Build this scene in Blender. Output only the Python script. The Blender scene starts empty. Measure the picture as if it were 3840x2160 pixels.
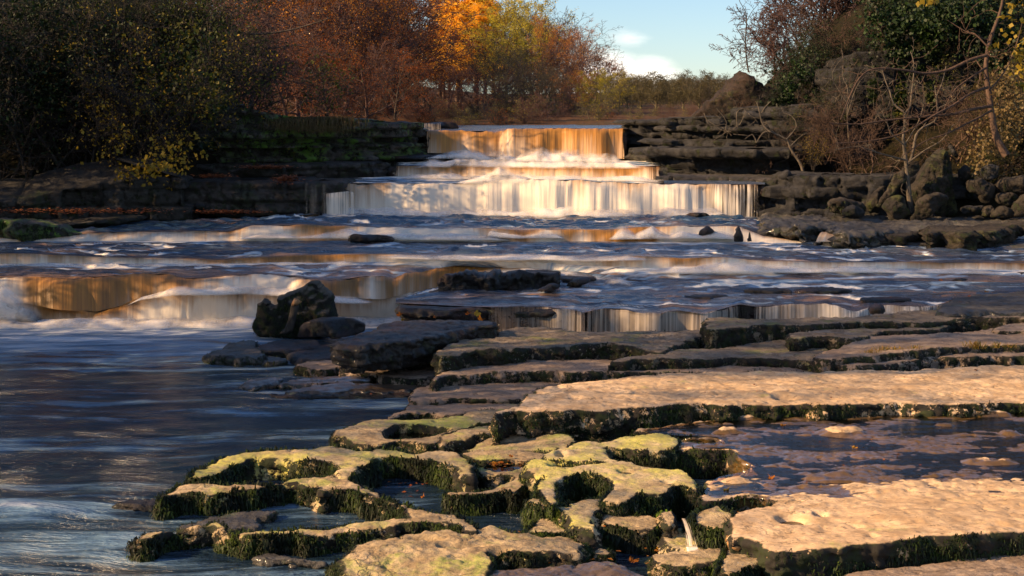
import bpy, math, random
import numpy as np
from mathutils import Vector
from mathutils.geometry import delaunay_2d_cdt
R = math.radians
# ---------------------------------------------------------------- camera, world, sun, exposure
scn = bpy.context.scene
C = scn.collection
HC, FPX, PITCH = 3.4, 1400.0, R(7.0)
cam = bpy.data.objects.new('camera', bpy.data.cameras.new('camera'))
C.objects.link(cam)
cam.location = (0, 0, HC)
cam.rotation_euler = (R(90) - PITCH, 0, 0)
cam.data.sensor_width = 36.0
cam.data.lens = 36.0 * FPX / 1024.0
cam.data.clip_start = 0.1
cam.data.clip_end = 4000
scn.camera = cam
SUN = Vector((-0.84, -0.20, 0.45)).normalized()
sl = bpy.data.lights.new('sun', 'SUN')
sl.energy = 5.0
sl.angle = R(0.6)
sl.color = (1.0, 0.66, 0.35)
so = bpy.data.objects.new('sun', sl)
C.objects.link(so)
so.rotation_euler = SUN.to_track_quat('Z', 'Y').to_euler()
w = bpy.data.worlds.new("World")
scn.world = w
w.use_nodes = True
wn, wl = w.node_tree.nodes, w.node_tree.links
wn.clear()
wo = wn.new('ShaderNodeOutputWorld')
bg = wn.new('ShaderNodeBackground')
sky = wn.new('ShaderNodeTexSky')
sky.sky_type = 'NISHITA'
sky.sun_disc = False
sky.sun_elevation = math.asin(SUN.z)
sky.sun_rotation = math.atan2(SUN.x, SUN.y)
sky.air_density = 1.0
sky.dust_density = 0.2
sky.ozone_density = 2.5
SKY_STRENGTH = 0.074
bg.inputs['Strength'].default_value = SKY_STRENGTH
# clouds: bands of noise in the sky dome's own directions
tc = wn.new('ShaderNodeTexCoord')
mp = wn.new('ShaderNodeMapping')
mp.inputs['Scale'].default_value = (3.0, 3.0, 9.0)
mp.inputs['Location'].default_value = (0.0, 0.31, 0.0)
wl.new(tc.outputs['Generated'], mp.inputs['Vector'])
cn = wn.new('ShaderNodeTexNoise')
cn.inputs['Scale'].default_value = 2.2
cn.inputs['Detail'].default_value = 8
cn.inputs['Roughness'].default_value = 0.62
wl.new(mp.outputs['Vector'], cn.inputs['Vector'])


def dirpx(px, py):
    x = (px - 512) / FPX
    yu = -(py - 288) / FPX
    v = Vector((x, math.cos(PITCH) + yu * math.sin(PITCH), -math.sin(PITCH) + yu * math.cos(PITCH)))
    return v.normalized()


def cloud_blob(d, sx, sz, gain):
    """a cloud standing in direction d of the sky: a soft ellipse that the noise breaks up"""
    sub = wn.new('ShaderNodeVectorMath')
    sub.operation = 'SUBTRACT'
    wl.new(tc.outputs['Generated'], sub.inputs[0])
    sub.inputs[1].default_value = d
    mul = wn.new('ShaderNodeVectorMath')
    mul.operation = 'MULTIPLY'
    wl.new(sub.outputs[0], mul.inputs[0])
    mul.inputs[1].default_value = (1 / sx, 1 / sx, 1 / sz)
    ln = wn.new('ShaderNodeVectorMath')
    ln.operation = 'LENGTH'
    wl.new(mul.outputs[0], ln.inputs[0])
    mr = wn.new('ShaderNodeMapRange')
    mr.interpolation_type = 'SMOOTHSTEP'
    mr.inputs['From Min'].default_value = 1.0
    mr.inputs['From Max'].default_value = 0.0
    mr.inputs['To Max'].default_value = gain
    wl.new(ln.outputs['Value'], mr.inputs['Value'])
    return mr.outputs['Result']


def dir3(x, y, z):
    return Vector((x, y, z)).normalized()


acc = None
for d_, s_1, s_2, g_1 in [(dir3(0, -1, .35), 1.1, .55, .6), (dir3(.8, -.6, .5), .9, .5, .5), (dir3(-.9, -.5, .5), .9, .4, .4), (dir3(.1, -.4, 1), .6, .5, .45)]:  # unseen clouds behind and overhead, added to neutralise the blue fill light
    b = cloud_blob(d_, s_1, s_2, g_1)
    if acc is None:
        acc = b
    else:
        m = wn.new('ShaderNodeMath')
        m.operation = 'MAXIMUM'
        wl.new(acc, m.inputs[0])
        wl.new(b, m.inputs[1])
        acc = m.outputs[0]
for (px, py, sx, sz, g) in [(624, 38, .050, .020, .50), (642, 78, .060, .035, .62), (600, 80, .060, .045, .9), (575, 84, .08, .04, .6),
                            (706, 96, .05, .02, .4), (668, 88, .12, .03, .35), (520, 60, .2, .07, .3), (770, 20, .02, .02, .2),
                            (-1400, -900, 1.0, .25, .5)]:
    b = cloud_blob(dirpx(px, py), sx, sz, g)
    if acc is None:
        acc = b
    else:
        m = wn.new('ShaderNodeMath')
        m.operation = 'MAXIMUM'
        wl.new(acc, m.inputs[0])
        wl.new(b, m.inputs[1])
        acc = m.outputs[0]
ml = wn.new('ShaderNodeMath')
ml.operation = 'ADD'
wl.new(cn.outputs['Fac'], ml.inputs[0])
wl.new(acc, ml.inputs[1])
mr2 = wn.new('ShaderNodeMapRange')
mr2.interpolation_type = 'SMOOTHSTEP'
mr2.inputs['From Min'].default_value = 0.78
mr2.inputs['From Max'].default_value = 1.45
mr2.inputs['To Max'].default_value = 0.95
wl.new(ml.outputs[0], mr2.inputs['Value'])
mx = wn.new('ShaderNodeMix')
mx.data_type = 'RGBA'
wl.new(mr2.outputs['Result'], mx.inputs['Factor'])
tint = wn.new('ShaderNodeMix')
tint.data_type = 'RGBA'
tint.blend_type = 'MULTIPLY'
tint.inputs['Factor'].default_value = 1.0
wl.new(sky.outputs['Color'], tint.inputs['A'])
tint.inputs['B'].default_value = (.80, .86, .97, 1)
wl.new(tint.outputs['Result'], mx.inputs['A'])
mx.inputs['B'].default_value = (15.0, 13.0, 11.6, 1)
wl.new(mx.outputs['Result'], bg.inputs['Color'])
wl.new(bg.outputs[0], wo.inputs['Surface'])
scn.view_settings.view_transform = 'Standard'
scn.view_settings.look = 'None'
scn.view_settings.exposure = 1.2
scn.view_settings.gamma = 1.0
scn.cycles.max_bounces = 6
scn.cycles.transparent_max_bounces = 24
scn.cycles.use_denoising = True

# ---------------------------------------------------------------- pixel <-> world
CP, SP = math.cos(PITCH), math.sin(PITCH)


def P(px, py, z=0.0, gx=0.0, gy=0.0):
    """point where the ray of a pixel meets the plane z + gx*X + gy*Y (numpy friendly)"""
    x = (np.asarray(px, float) - 512) / FPX
    yu = -(np.asarray(py, float) - 288) / FPX
    dy = CP + yu * SP
    dz = -SP + yu * CP
    t = (z - HC) / (dz - gx * x - gy * dy)
    return np.stack(np.broadcast_arrays(x * t, dy * t, HC + dz * t), -1)


def PD(px, py, D):
    """point of a pixel's ray at world distance y = D"""
    x = (np.asarray(px, float) - 512) / FPX
    yu = -(np.asarray(py, float) - 288) / FPX
    dy = CP + yu * SP
    t = np.asarray(D, float) / dy
    return np.stack(np.broadcast_arrays(x * t, dy * t, HC + (-SP + yu * CP) * t), -1)


def zoomed(x0, y0, s):
    return lambda pts: [(x0 + s * p[0], y0 + s * p[1]) + tuple(p[2:]) for p in pts]


R1 = zoomed(160, 384, .1325)
R2 = zoomed(453.33, 384, .1325)
R3 = zoomed(682.67, 384, .1325)
R4 = zoomed(186.67, 293.33, .1325)
R5 = zoomed(426.67, 293.33, .1325)
R6 = zoomed(341.33, 106.67, .1325)
R7 = zoomed(170.67, 80, .1325)
Q4 = zoomed(0, 200, .1325)
Q = zoomed(682.67, 200, .1325)
RA = zoomed(733.33, 0, .11284)
RB = zoomed(733.33, 133.33, .11284)

# ---------------------------------------------------------------- noise
_pr = np.random.RandomState(7)
_perm = _pr.permutation(1024)
_perm = np.concatenate([_perm, _perm, _perm])
_g = _pr.normal(size=(1024, 3))
_g /= np.linalg.norm(_g, axis=1)[:, None]


def pn(x, y, z):
    x, y, z = np.broadcast_arrays(np.asarray(x, float), np.asarray(y, float), np.asarray(z, float))
    xi, yi, zi = np.floor(x).astype(int), np.floor(y).astype(int), np.floor(z).astype(int)
    fx, fy, fz = x - xi, y - yi, z - zi
    u, v, w_ = [f * f * f * (f * (f * 6 - 15) + 10) for f in (fx, fy, fz)]
    r = 0
    for dx in (0, 1):
        wx = u if dx else 1 - u
        for dy in (0, 1):
            wy = v if dy else 1 - v
            for dz in (0, 1):
                wz = w_ if dz else 1 - w_
                h = _perm[(_perm[(_perm[(xi + dx) & 1023] + yi + dy) & 1023] + zi + dz) & 1023]
                g = _g[h]
                r = r + wx * wy * wz * (g[..., 0] * (fx - dx) + g[..., 1] * (fy - dy) + g[..., 2] * (fz - dz))
    return r * 1.4


def fbm(x, y, z, o=4, gain=.5):
    a, s, r = 1.0, 1.0, 0
    for i in range(o):
        r = r + a * pn(x * s + 17.3 * i, y * s - 5.1 * i, z * s + 3.7 * i)
        a *= gain
        s *= 2.03
    return r


# ---------------------------------------------------------------- mesh + object helpers
def mk(name, V, F, mat=None, parent=None, attrs=None, smooth=True, origin=True, loc=None):
    """ONE mesh object from vertex and face arrays (all faces with the same number of corners)"""
    V = np.asarray(V, float)
    F = np.asarray(F, np.int64)
    if loc is None:
        loc = np.array([V[:, 0].mean(), V[:, 1].mean(), V[:, 2].min()]) if (origin and parent is None) else np.zeros(3)
    me = bpy.data.meshes.new(name)
    n, k = F.shape
    me.vertices.add(len(V))
    me.vertices.foreach_set('co', (V - loc).astype(np.float32).ravel())
    me.loops.add(n * k)
    me.loops.foreach_set('vertex_index', F.astype(np.int32).ravel())
    me.polygons.add(n)
    me.polygons.foreach_set('loop_start', np.arange(0, n * k, k, dtype=np.int32))
    me.polygons.foreach_set('loop_total', np.full(n, k, np.int32))
    if smooth:
        me.polygons.foreach_set('use_smooth', np.ones(n, bool))
    me.update()
    for a, val in (attrs or {}).items():
        val = np.asarray(val, np.float32)
        if val.ndim == 1:
            at = me.attributes.new(a, 'FLOAT', 'POINT')
            at.data.foreach_set('value', val)
        else:
            at = me.attributes.new(a, 'FLOAT_VECTOR', 'POINT')
            at.data.foreach_set('vector', val.ravel())
    me.validate()
    if mat is not None:
        me.materials.append(mat)
    o = bpy.data.objects.new(name, me)
    C.objects.link(o)
    if parent is not None:
        o.parent = parent
        q, L = parent, Vector((0, 0, 0))
        while q is not None:
            L = L + q.location
            q = q.parent
        o.location = Vector(loc) - L
    else:
        o.location = loc
    return o


def tag(o, label=None, cat=None, group=None, kind=None):
    if label:
        o['label'] = label
    if cat:
        o['category'] = cat
    if group:
        o['group'] = group
    if kind:
        o['kind'] = kind
    return o


def empty(name, loc):
    o = bpy.data.objects.new(name, None)
    C.objects.link(o)
    o.location = loc
    return o


def inside(pts, poly):
    """even-odd test"""
    x, y = pts[:, 0][:, None], pts[:, 1][:, None]
    out = np.zeros(len(pts), bool)
    a, b = poly, np.roll(poly, -1, 0)
    for s in range(0, len(pts), 20000):
        xs, ys = x[s:s + 20000], y[s:s + 20000]
        c = (a[:, 1] > ys) != (b[:, 1] > ys)
        with np.errstate(divide='ignore', invalid='ignore'):
            xi = (b[:, 0] - a[:, 0]) * (ys - a[:, 1]) / (b[:, 1] - a[:, 1]) + a[:, 0]
        out[s:s + 20000] = (np.sum(c & (xs < xi), 1) % 2) == 1
    return out


def dist_to(pts, line):
    out = np.empty(len(pts))
    for s in range(0, len(pts), 4000):
        d = pts[s:s + 4000, None, :2] - line[None, :, :2]
        out[s:s + 4000] = np.sqrt((d ** 2).sum(2).min(1))
    return out


def closed_spline(pts, step, tension=.5):
    pts = np.asarray(pts, float)
    n = len(pts)
    out = []
    for i in range(n):
        p0, p1, p2, p3 = pts[(i - 1) % n], pts[i], pts[(i + 1) % n], pts[(i + 2) % n]
        L = np.linalg.norm(p2 - p1)
        k = max(1, int(round(L / step)))
        t = (np.arange(k) / k)[:, None]
        m1, m2 = (p2 - p0) * tension * .8, (p3 - p1) * tension * .8
        mm = np.minimum(1, 1.2 * L / max(1e-6, np.linalg.norm(m1)))
        m1 = m1 * mm
        mm = np.minimum(1, 1.2 * L / max(1e-6, np.linalg.norm(m2)))
        m2 = m2 * mm
        out.append((2 * t ** 3 - 3 * t ** 2 + 1) * p1 + (t ** 3 - 2 * t ** 2 + t) * m1 + (-2 * t ** 3 + 3 * t ** 2) * p2 + (t ** 3 - t ** 2) * m2)
    return np.concatenate(out)


def area2(p):
    q = np.roll(p, -1, 0)
    return np.sum(p[:, 0] * q[:, 1] - q[:, 0] * p[:, 1])


def outward(p, k=2):
    """outward normals of a CCW loop"""
    t = np.roll(p, -k, 0) - np.roll(p, k, 0)
    n = np.stack([t[:, 1], -t[:, 0]], 1)
    n /= np.maximum(1e-9, np.linalg.norm(n, axis=1))[:, None]
    for _ in range(2):
        n = (n + np.roll(n, 1, 0) + np.roll(n, -1, 0))
        n /= np.maximum(1e-9, np.linalg.norm(n, axis=1))[:, None]
    return n


def fill2d(loops, res, rng):
    """triangulate the area of loops[0] minus the others; interior points on a jittered hex grid.
    returns points (loops first, in order) and triangles"""
    o = loops[0]
    lo, hi = o.min(0), o.max(0)
    xs = np.arange(lo[0], hi[0], res)
    ys = np.arange(lo[1], hi[1], res * .866)
    X, Y = np.meshgrid(xs, ys)
    X = X + (np.arange(len(ys)) % 2)[:, None] * res * .5
    g = np.stack([X.ravel(), Y.ravel()], 1) + rng.uniform(-.2, .2, (X.size, 2)) * res
    g = g[inside(g, o)]
    for h in loops[1:]:
        g = g[~inside(g, h)]
    allp = np.concatenate(loops)
    if len(g):
        g = g[dist_to(g, allp) > .6 * res]
    pts = np.concatenate([allp, g])
    edges, b = [], 0
    for l in loops:
        m = len(l)
        edges += [(b + i, b + (i + 1) % m) for i in range(m)]
        b += m
    r = delaunay_2d_cdt([Vector((p[0], p[1])) for p in pts], edges, [], 0, 1e-7)
    V = np.array([(v.x, v.y) for v in r[0]])
    T = np.array([f for f in r[2] if len(f) == 3])
    cen = V[T].mean(1)
    keep = inside(cen, o)
    for h in loops[1:]:
        keep &= ~inside(cen, h)
    T = T[keep]
    # orient CCW
    a, b_, c = V[T[:, 0]], V[T[:, 1]], V[T[:, 2]]
    s = (b_[:, 0] - a[:, 0]) * (c[:, 1] - a[:, 1]) - (b_[:, 1] - a[:, 1]) * (c[:, 0] - a[:, 0])
    T[s < 0] = T[s < 0][:, ::-1]
    return V, T, len(allp)


def vnormals(V, F):
    n = np.zeros_like(V)
    a = V[F[:, 0]]
    fn = np.cross(V[F[:, 1]] - a, V[F[:, 2]] - a)
    for i in range(3):
        np.add.at(n, F[:, i], fn)
    return n / np.maximum(1e-12, np.linalg.norm(n, axis=1))[:, None]


THINGS = {}
# ---------------------------------------------------------------- materials
class NT:
    def __init__(s, name):
        s.m = bpy.data.materials.new(name)
        s.m.use_nodes = True
        s.t = s.m.node_tree
        s.t.nodes.clear()
        s.out = s.t.nodes.new('ShaderNodeOutputMaterial')

    def n(s, typ, **kw):
        nd = s.t.nodes.new(typ)
        for k, v in kw.items():
            setattr(nd, k, v)
        return nd

    def put(s, sock, v):
        if isinstance(v, bpy.types.NodeSocket):
            s.t.links.new(v, sock)
        elif v is not None:
            if sock.type == 'RGBA' and len(v) == 3:
                v = tuple(v) + (1,)
            sock.default_value = v

    def pos(s):
        return s.n('ShaderNodeNewGeometry').outputs['Position']

    def nrm(s):
        return s.n('ShaderNodeNewGeometry').outputs['Normal']

    def attr(s, name, vec=False):
        a = s.n('ShaderNodeAttribute', attribute_name=name)
        return a.outputs['Vector' if vec else 'Fac']

    def rand(s):
        return s.n('ShaderNodeObjectInfo').outputs['Random']

    def scale(s, v, sc):
        m = s.n('ShaderNodeVectorMath', operation='MULTIPLY')
        s.put(m.inputs[0], v)
        m.inputs[1].default_value = sc
        return m.outputs[0]

    def vadd(s, a, b):
        m = s.n('ShaderNodeVectorMath', operation='ADD')
        s.put(m.inputs[0], a)
        s.put(m.inputs[1], b)
        return m.outputs[0]

    def noise(s, v, sc, det=4, rough=.55, dist=0, col=False):
        nd = s.n('ShaderNodeTexNoise')
        s.put(nd.inputs['Vector'], v)
        nd.inputs['Scale'].default_value = sc
        nd.inputs['Detail'].default_value = det
        nd.inputs['Roughness'].default_value = rough
        nd.inputs['Distortion'].default_value = dist
        return nd.outputs['Color' if col else 'Fac']

    def voro(s, v, sc, feat='F1', out='Distance'):
        nd = s.n('ShaderNodeTexVoronoi', feature=feat)
        s.put(nd.inputs['Vector'], v)
        nd.inputs['Scale'].default_value = sc
        return nd.outputs[out]

    def mr(s, v, a, b, c=0., d=1., smooth=True):
        nd = s.n('ShaderNodeMapRange')
        if smooth:
            nd.interpolation_type = 'SMOOTHSTEP'
        s.put(nd.inputs['Value'], v)
        for k, x in (('From Min', a), ('From Max', b), ('To Min', c), ('To Max', d)):
            s.put(nd.inputs[k], x)
        return nd.outputs['Result']

    def math(s, op, a, b=None, clamp=False):
        nd = s.n('ShaderNodeMath', operation=op)
        nd.use_clamp = clamp
        s.put(nd.inputs[0], a)
        if b is not None:
            s.put(nd.inputs[1], b)
        return nd.outputs[0]

    def mix(s, f, a, b, blend='MIX'):
        nd = s.n('ShaderNodeMix', data_type='RGBA')
        nd.blend_type = blend
        s.put(nd.inputs['Factor'], f)
        s.put(nd.inputs['A'], a)
        s.put(nd.inputs['B'], b)
        return nd.outputs['Result']

    def sep(s, v):
        nd = s.n('ShaderNodeSeparateXYZ')
        s.put(nd.inputs[0], v)
        return nd.outputs

    def comb(s, x, y, z=0.):
        nd = s.n('ShaderNodeCombineXYZ')
        for i, v in enumerate((x, y, z)):
            s.put(nd.inputs[i], v)
        return nd.outputs[0]

    def bump(s, h, dist, strength=1.0, prev=None):
        nd = s.n('ShaderNodeBump')
        nd.inputs['Strength'].default_value = strength
        nd.inputs['Distance'].default_value = dist
        s.put(nd.inputs['Height'], h)
        if prev is not None:
            s.put(nd.inputs['Normal'], prev)
        return nd.outputs['Normal']

    def bsdf(s, col, rough=.8, normal=None, spec=.5, trans=None, alpha=None, coat=None, sheen=None):
        nd = s.n('ShaderNodeBsdfPrincipled')
        s.put(nd.inputs['Base Color'], col)
        s.put(nd.inputs['Roughness'], rough)
        s.put(nd.inputs['Specular IOR Level'], spec)
        if normal is not None:
            s.put(nd.inputs['Normal'], normal)
        if alpha is not None:
            s.put(nd.inputs['Alpha'], alpha)
        if coat is not None:
            s.put(nd.inputs['Coat Weight'], coat)
            nd.inputs['Coat Roughness'].default_value = .12
        return nd.outputs[0]

    def done(s, sh):
        s.t.links.new(sh, s.out.inputs['Surface'])
        return s.m


def rock_mat(name, c1, c2, dark=(.014, .012, .009), algae=0.0, alg_col=(.30, .34, .06), lichen=.5, pits=.5, rough=.85, wetness=0.0, wallmoss=.55,
             sc=1.0, bump=.02, reddish=0.0, wetattr=False):
    t = NT(name)
    p = t.pos()
    big = t.noise(p, 1.1 * sc, 5, .6)
    mid = t.noise(t.scale(p, (1, 1, 2.2)), 5.5 * sc, 6, .62)
    fine = t.noise(t.scale(p, (1, 1.6, 1)), 30 * sc, 6, .75)
    col = t.mix(t.mr(big, .35, .65), c1, c2)
    stn = t.noise(t.scale(t.vadd(p, (3.3, 0, 0)), (.7, 2.6, 2.6)), 2.2 * sc, 6, .7)
    col = t.mix(t.mr(mid, .40, .66), col, (c1[0] * .70, c1[1] * .66, c1[2] * .62))
    col = t.mix(t.mr(stn, .50, .66, 0, .75), col, (c1[0] * .52, c1[1] * .50, c1[2] * .50))
    col = t.mix(t.mr(fine, .42, .66, 0, .55), col, tuple(x * .5 for x in c2))
    # pale crust flecks
    fl = t.noise(p, 16 * sc, 6, .75)
    col = t.mix(t.mr(fl, .60, .70, 0, .4), col, tuple(min(.62, x * 1.45 + .04) for x in c1))
    wall = t.attr('wall')
    # pits: small elongated hollows with dirt in them
    pv = t.scale(p, (1.0, 1.9, 1.0))
    pit = t.noise(pv, 15 * sc, 4, .6)
    pitm = t.math('MULTIPLY', t.mr(pit, .60, .66), pits)
    col = t.mix(pitm, col, tuple(x * .32 for x in c1))
    h = t.math('ADD', t.math('MULTIPLY', mid, .8), t.math('MULTIPLY', fine, .42))
    h = t.math('SUBTRACT', h, t.math('MULTIPLY', pitm, .35))
    if algae > 0:
        an = t.noise(t.vadd(p, (4.2, 1.0, 0.)), 2.0 * sc, 6, .68)
        am = t.math('MULTIPLY', t.mr(an, .62 - .26 * algae, .78 - .22 * algae), t.mr(fine, .3, .62, .35, 1))
        col = t.mix(am, col, alg_col)
    # black / dark green crust growing on the steep sides
    bl = t.noise(t.scale(p, (1.0, 1.0, .75)), 6.5 * sc, 7, .74)
    blm = t.math('MULTIPLY', t.mr(bl, .62 - .26 * wallmoss, .65 - .25 * wallmoss), t.mr(wall, .10, .45))
    dk = t.mix(t.mr(t.noise(p, 9, 4), .42, .6), dark, (.016, .022, .006))
    col = t.mix(blm, col, dk)
    h = t.math('ADD', h, t.math('MULTIPLY', blm, .5))
    if lichen > 0:
        ln = t.voro(t.vadd(p, t.scale(t.noise(p, 30, 2, col=True), (.03, .03, .03))), 22 * sc)
        lm = t.math('MULTIPLY', t.mr(ln, .30, .12), t.mr(t.noise(p, 2.3, 3), .50, .66, 0, lichen * .6))
        col = t.mix(lm, col, (min(.46, c1[0] * 3.5), min(.44, c1[1] * 3.5), min(.40, c1[2] * 3.5)))
    if reddish > 0:
        col = t.mix(t.mr(t.noise(p, 1.7, 3), .45, .7, 0, reddish), col, (.11, .035, .02))
    r = t.math('ADD', rough, t.math('MULTIPLY', fine, .12), clamp=True)
    # long faint stains and shallow cracks along the bedding
    cr_ = t.voro(t.vadd(t.scale(p, (.55, 1.5, 1.2)), t.scale(t.noise(p, 2.5, 4, col=True), (.5, .5, .5))), 1.5 * sc, 'DISTANCE_TO_EDGE')
    crm = t.math('MULTIPLY', t.mr(cr_, .018, .0), t.mr(t.noise(p, 1.1, 2), .48, .62, 0, .7 * min(1, pits * 1.5)))
    col = t.mix(crm, col, tuple(x * .3 for x in c1))
    h = t.math('SUBTRACT', h, t.math('MULTIPLY', crm, .5))
    coat = None
    if wetattr:
        wv = t.math('ADD', t.attr('wetv'), t.math('MULTIPLY', t.math('SUBTRACT', mid, .5), 1.2))
        wm = t.mr(wv, .40, .60)
        wetc = t.mix(t.mr(mid, .35, .65), (.085, .050, .022), (.14, .088, .044))
        wetc = t.mix(t.mr(big, .4, .65), wetc, (.10, .058, .014))
        col = t.mix(wm, col, wetc)
        r = t.mr(wm, 0, 1, rough, .30)
        coat = t.mr(wm, .3, 1, 0, .9)
    if wetness > 0:
        coat = t.mr(t.noise(p, 3.0, 4), .35, .6, wetness * .45, wetness)
    nb = t.bump(h, bump)
    return t.done(t.bsdf(col, r, nb, spec=.35 if wetness == 0 else .5, coat=coat))


M = {}
M['sunny'] = rock_mat('sunlit limestone', (.54, .375, .215), (.66, .48, .295), pits=.75, lichen=.12, algae=.12, alg_col=(.27, .30, .07), wallmoss=.75, bump=.007)
M['platform'] = rock_mat('platform limestone', (.54, .375, .215), (.66, .48, .295), pits=.7, lichen=.08, algae=.12, alg_col=(.27, .30, .07), wallmoss=.9, bump=.009, wetattr=True)
M['pink_shade'] = rock_mat('pinkish limestone darkened for shade', (.25, .185, .135), (.33, .25, .185), pits=.7, lichen=.25, algae=.1, alg_col=(.22, .24, .06), wallmoss=.62, bump=.016)  # base colour darkened to stand for the shade on the middle slabs
M['crust'] = rock_mat('crusted limestone darkened for shade', (.19, .15, .105), (.28, .225, .165), pits=.8, lichen=.7, algae=.42, alg_col=(.16, .17, .045), wallmoss=.80, bump=.035)  # crust tones, with the middle slabs' shade also lowered into the colour
M['karst'] = rock_mat('algae limestone', (.36, .27, .155), (.48, .37, .225), pits=.45, lichen=.6, algae=.5, alg_col=(.30, .34, .07), wallmoss=.72, bump=.03)
M['karst2'] = rock_mat('yellow algae limestone', (.40, .31, .18), (.50, .40, .25), pits=.35, lichen=.45, algae=.8, alg_col=(.44, .42, .09), wallmoss=.66, bump=.022)
M['damp'] = rock_mat('damp limestone', (.105, .072, .048), (.15, .105, .07), pits=.5, lichen=.1, algae=.1, rough=.42, wetness=.6, wallmoss=.5, bump=.012)
M['wet'] = rock_mat('wet black rock', (.006, .0055, .0055), (.013, .010, .009), pits=.3, lichen=.1, rough=.55, wetness=.14, wallmoss=.4, bump=.05, reddish=.25)
M['wetgrey'] = rock_mat('wet grey rock', (.05, .046, .04), (.085, .078, .062), pits=.3, lichen=.5, algae=.2, alg_col=(.05, .07, .02), rough=.6, wetness=.3, wallmoss=.5, bump=.035)
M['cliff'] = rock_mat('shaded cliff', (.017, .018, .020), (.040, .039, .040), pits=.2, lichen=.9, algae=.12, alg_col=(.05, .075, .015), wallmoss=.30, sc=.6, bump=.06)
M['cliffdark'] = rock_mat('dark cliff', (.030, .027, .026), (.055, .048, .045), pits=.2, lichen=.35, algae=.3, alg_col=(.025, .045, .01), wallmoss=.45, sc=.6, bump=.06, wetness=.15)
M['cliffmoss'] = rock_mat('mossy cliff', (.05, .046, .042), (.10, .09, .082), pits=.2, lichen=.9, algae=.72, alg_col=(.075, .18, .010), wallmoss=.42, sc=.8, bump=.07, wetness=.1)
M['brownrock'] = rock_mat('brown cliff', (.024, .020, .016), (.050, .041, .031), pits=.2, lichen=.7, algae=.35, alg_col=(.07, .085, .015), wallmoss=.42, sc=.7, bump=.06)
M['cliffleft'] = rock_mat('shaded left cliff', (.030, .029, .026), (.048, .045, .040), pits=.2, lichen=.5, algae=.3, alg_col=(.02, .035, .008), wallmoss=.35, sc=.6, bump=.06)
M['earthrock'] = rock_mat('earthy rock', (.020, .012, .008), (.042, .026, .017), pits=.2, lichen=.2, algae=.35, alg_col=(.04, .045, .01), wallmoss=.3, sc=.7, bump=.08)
M['boulderdark'] = rock_mat('dark boulder', (.085, .075, .06), (.13, .115, .09), dark=(.010, .009, .007), pits=.3, lichen=.2, algae=.35, alg_col=(.05, .055, .01), wallmoss=1.7, sc=1.0, bump=.05)
M['orange'] = rock_mat('iron stained rock', (.36, .17, .05), (.42, .25, .10), pits=.3, lichen=.2, algae=.1, wallmoss=.1, bump=.02, rough=.6)


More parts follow.
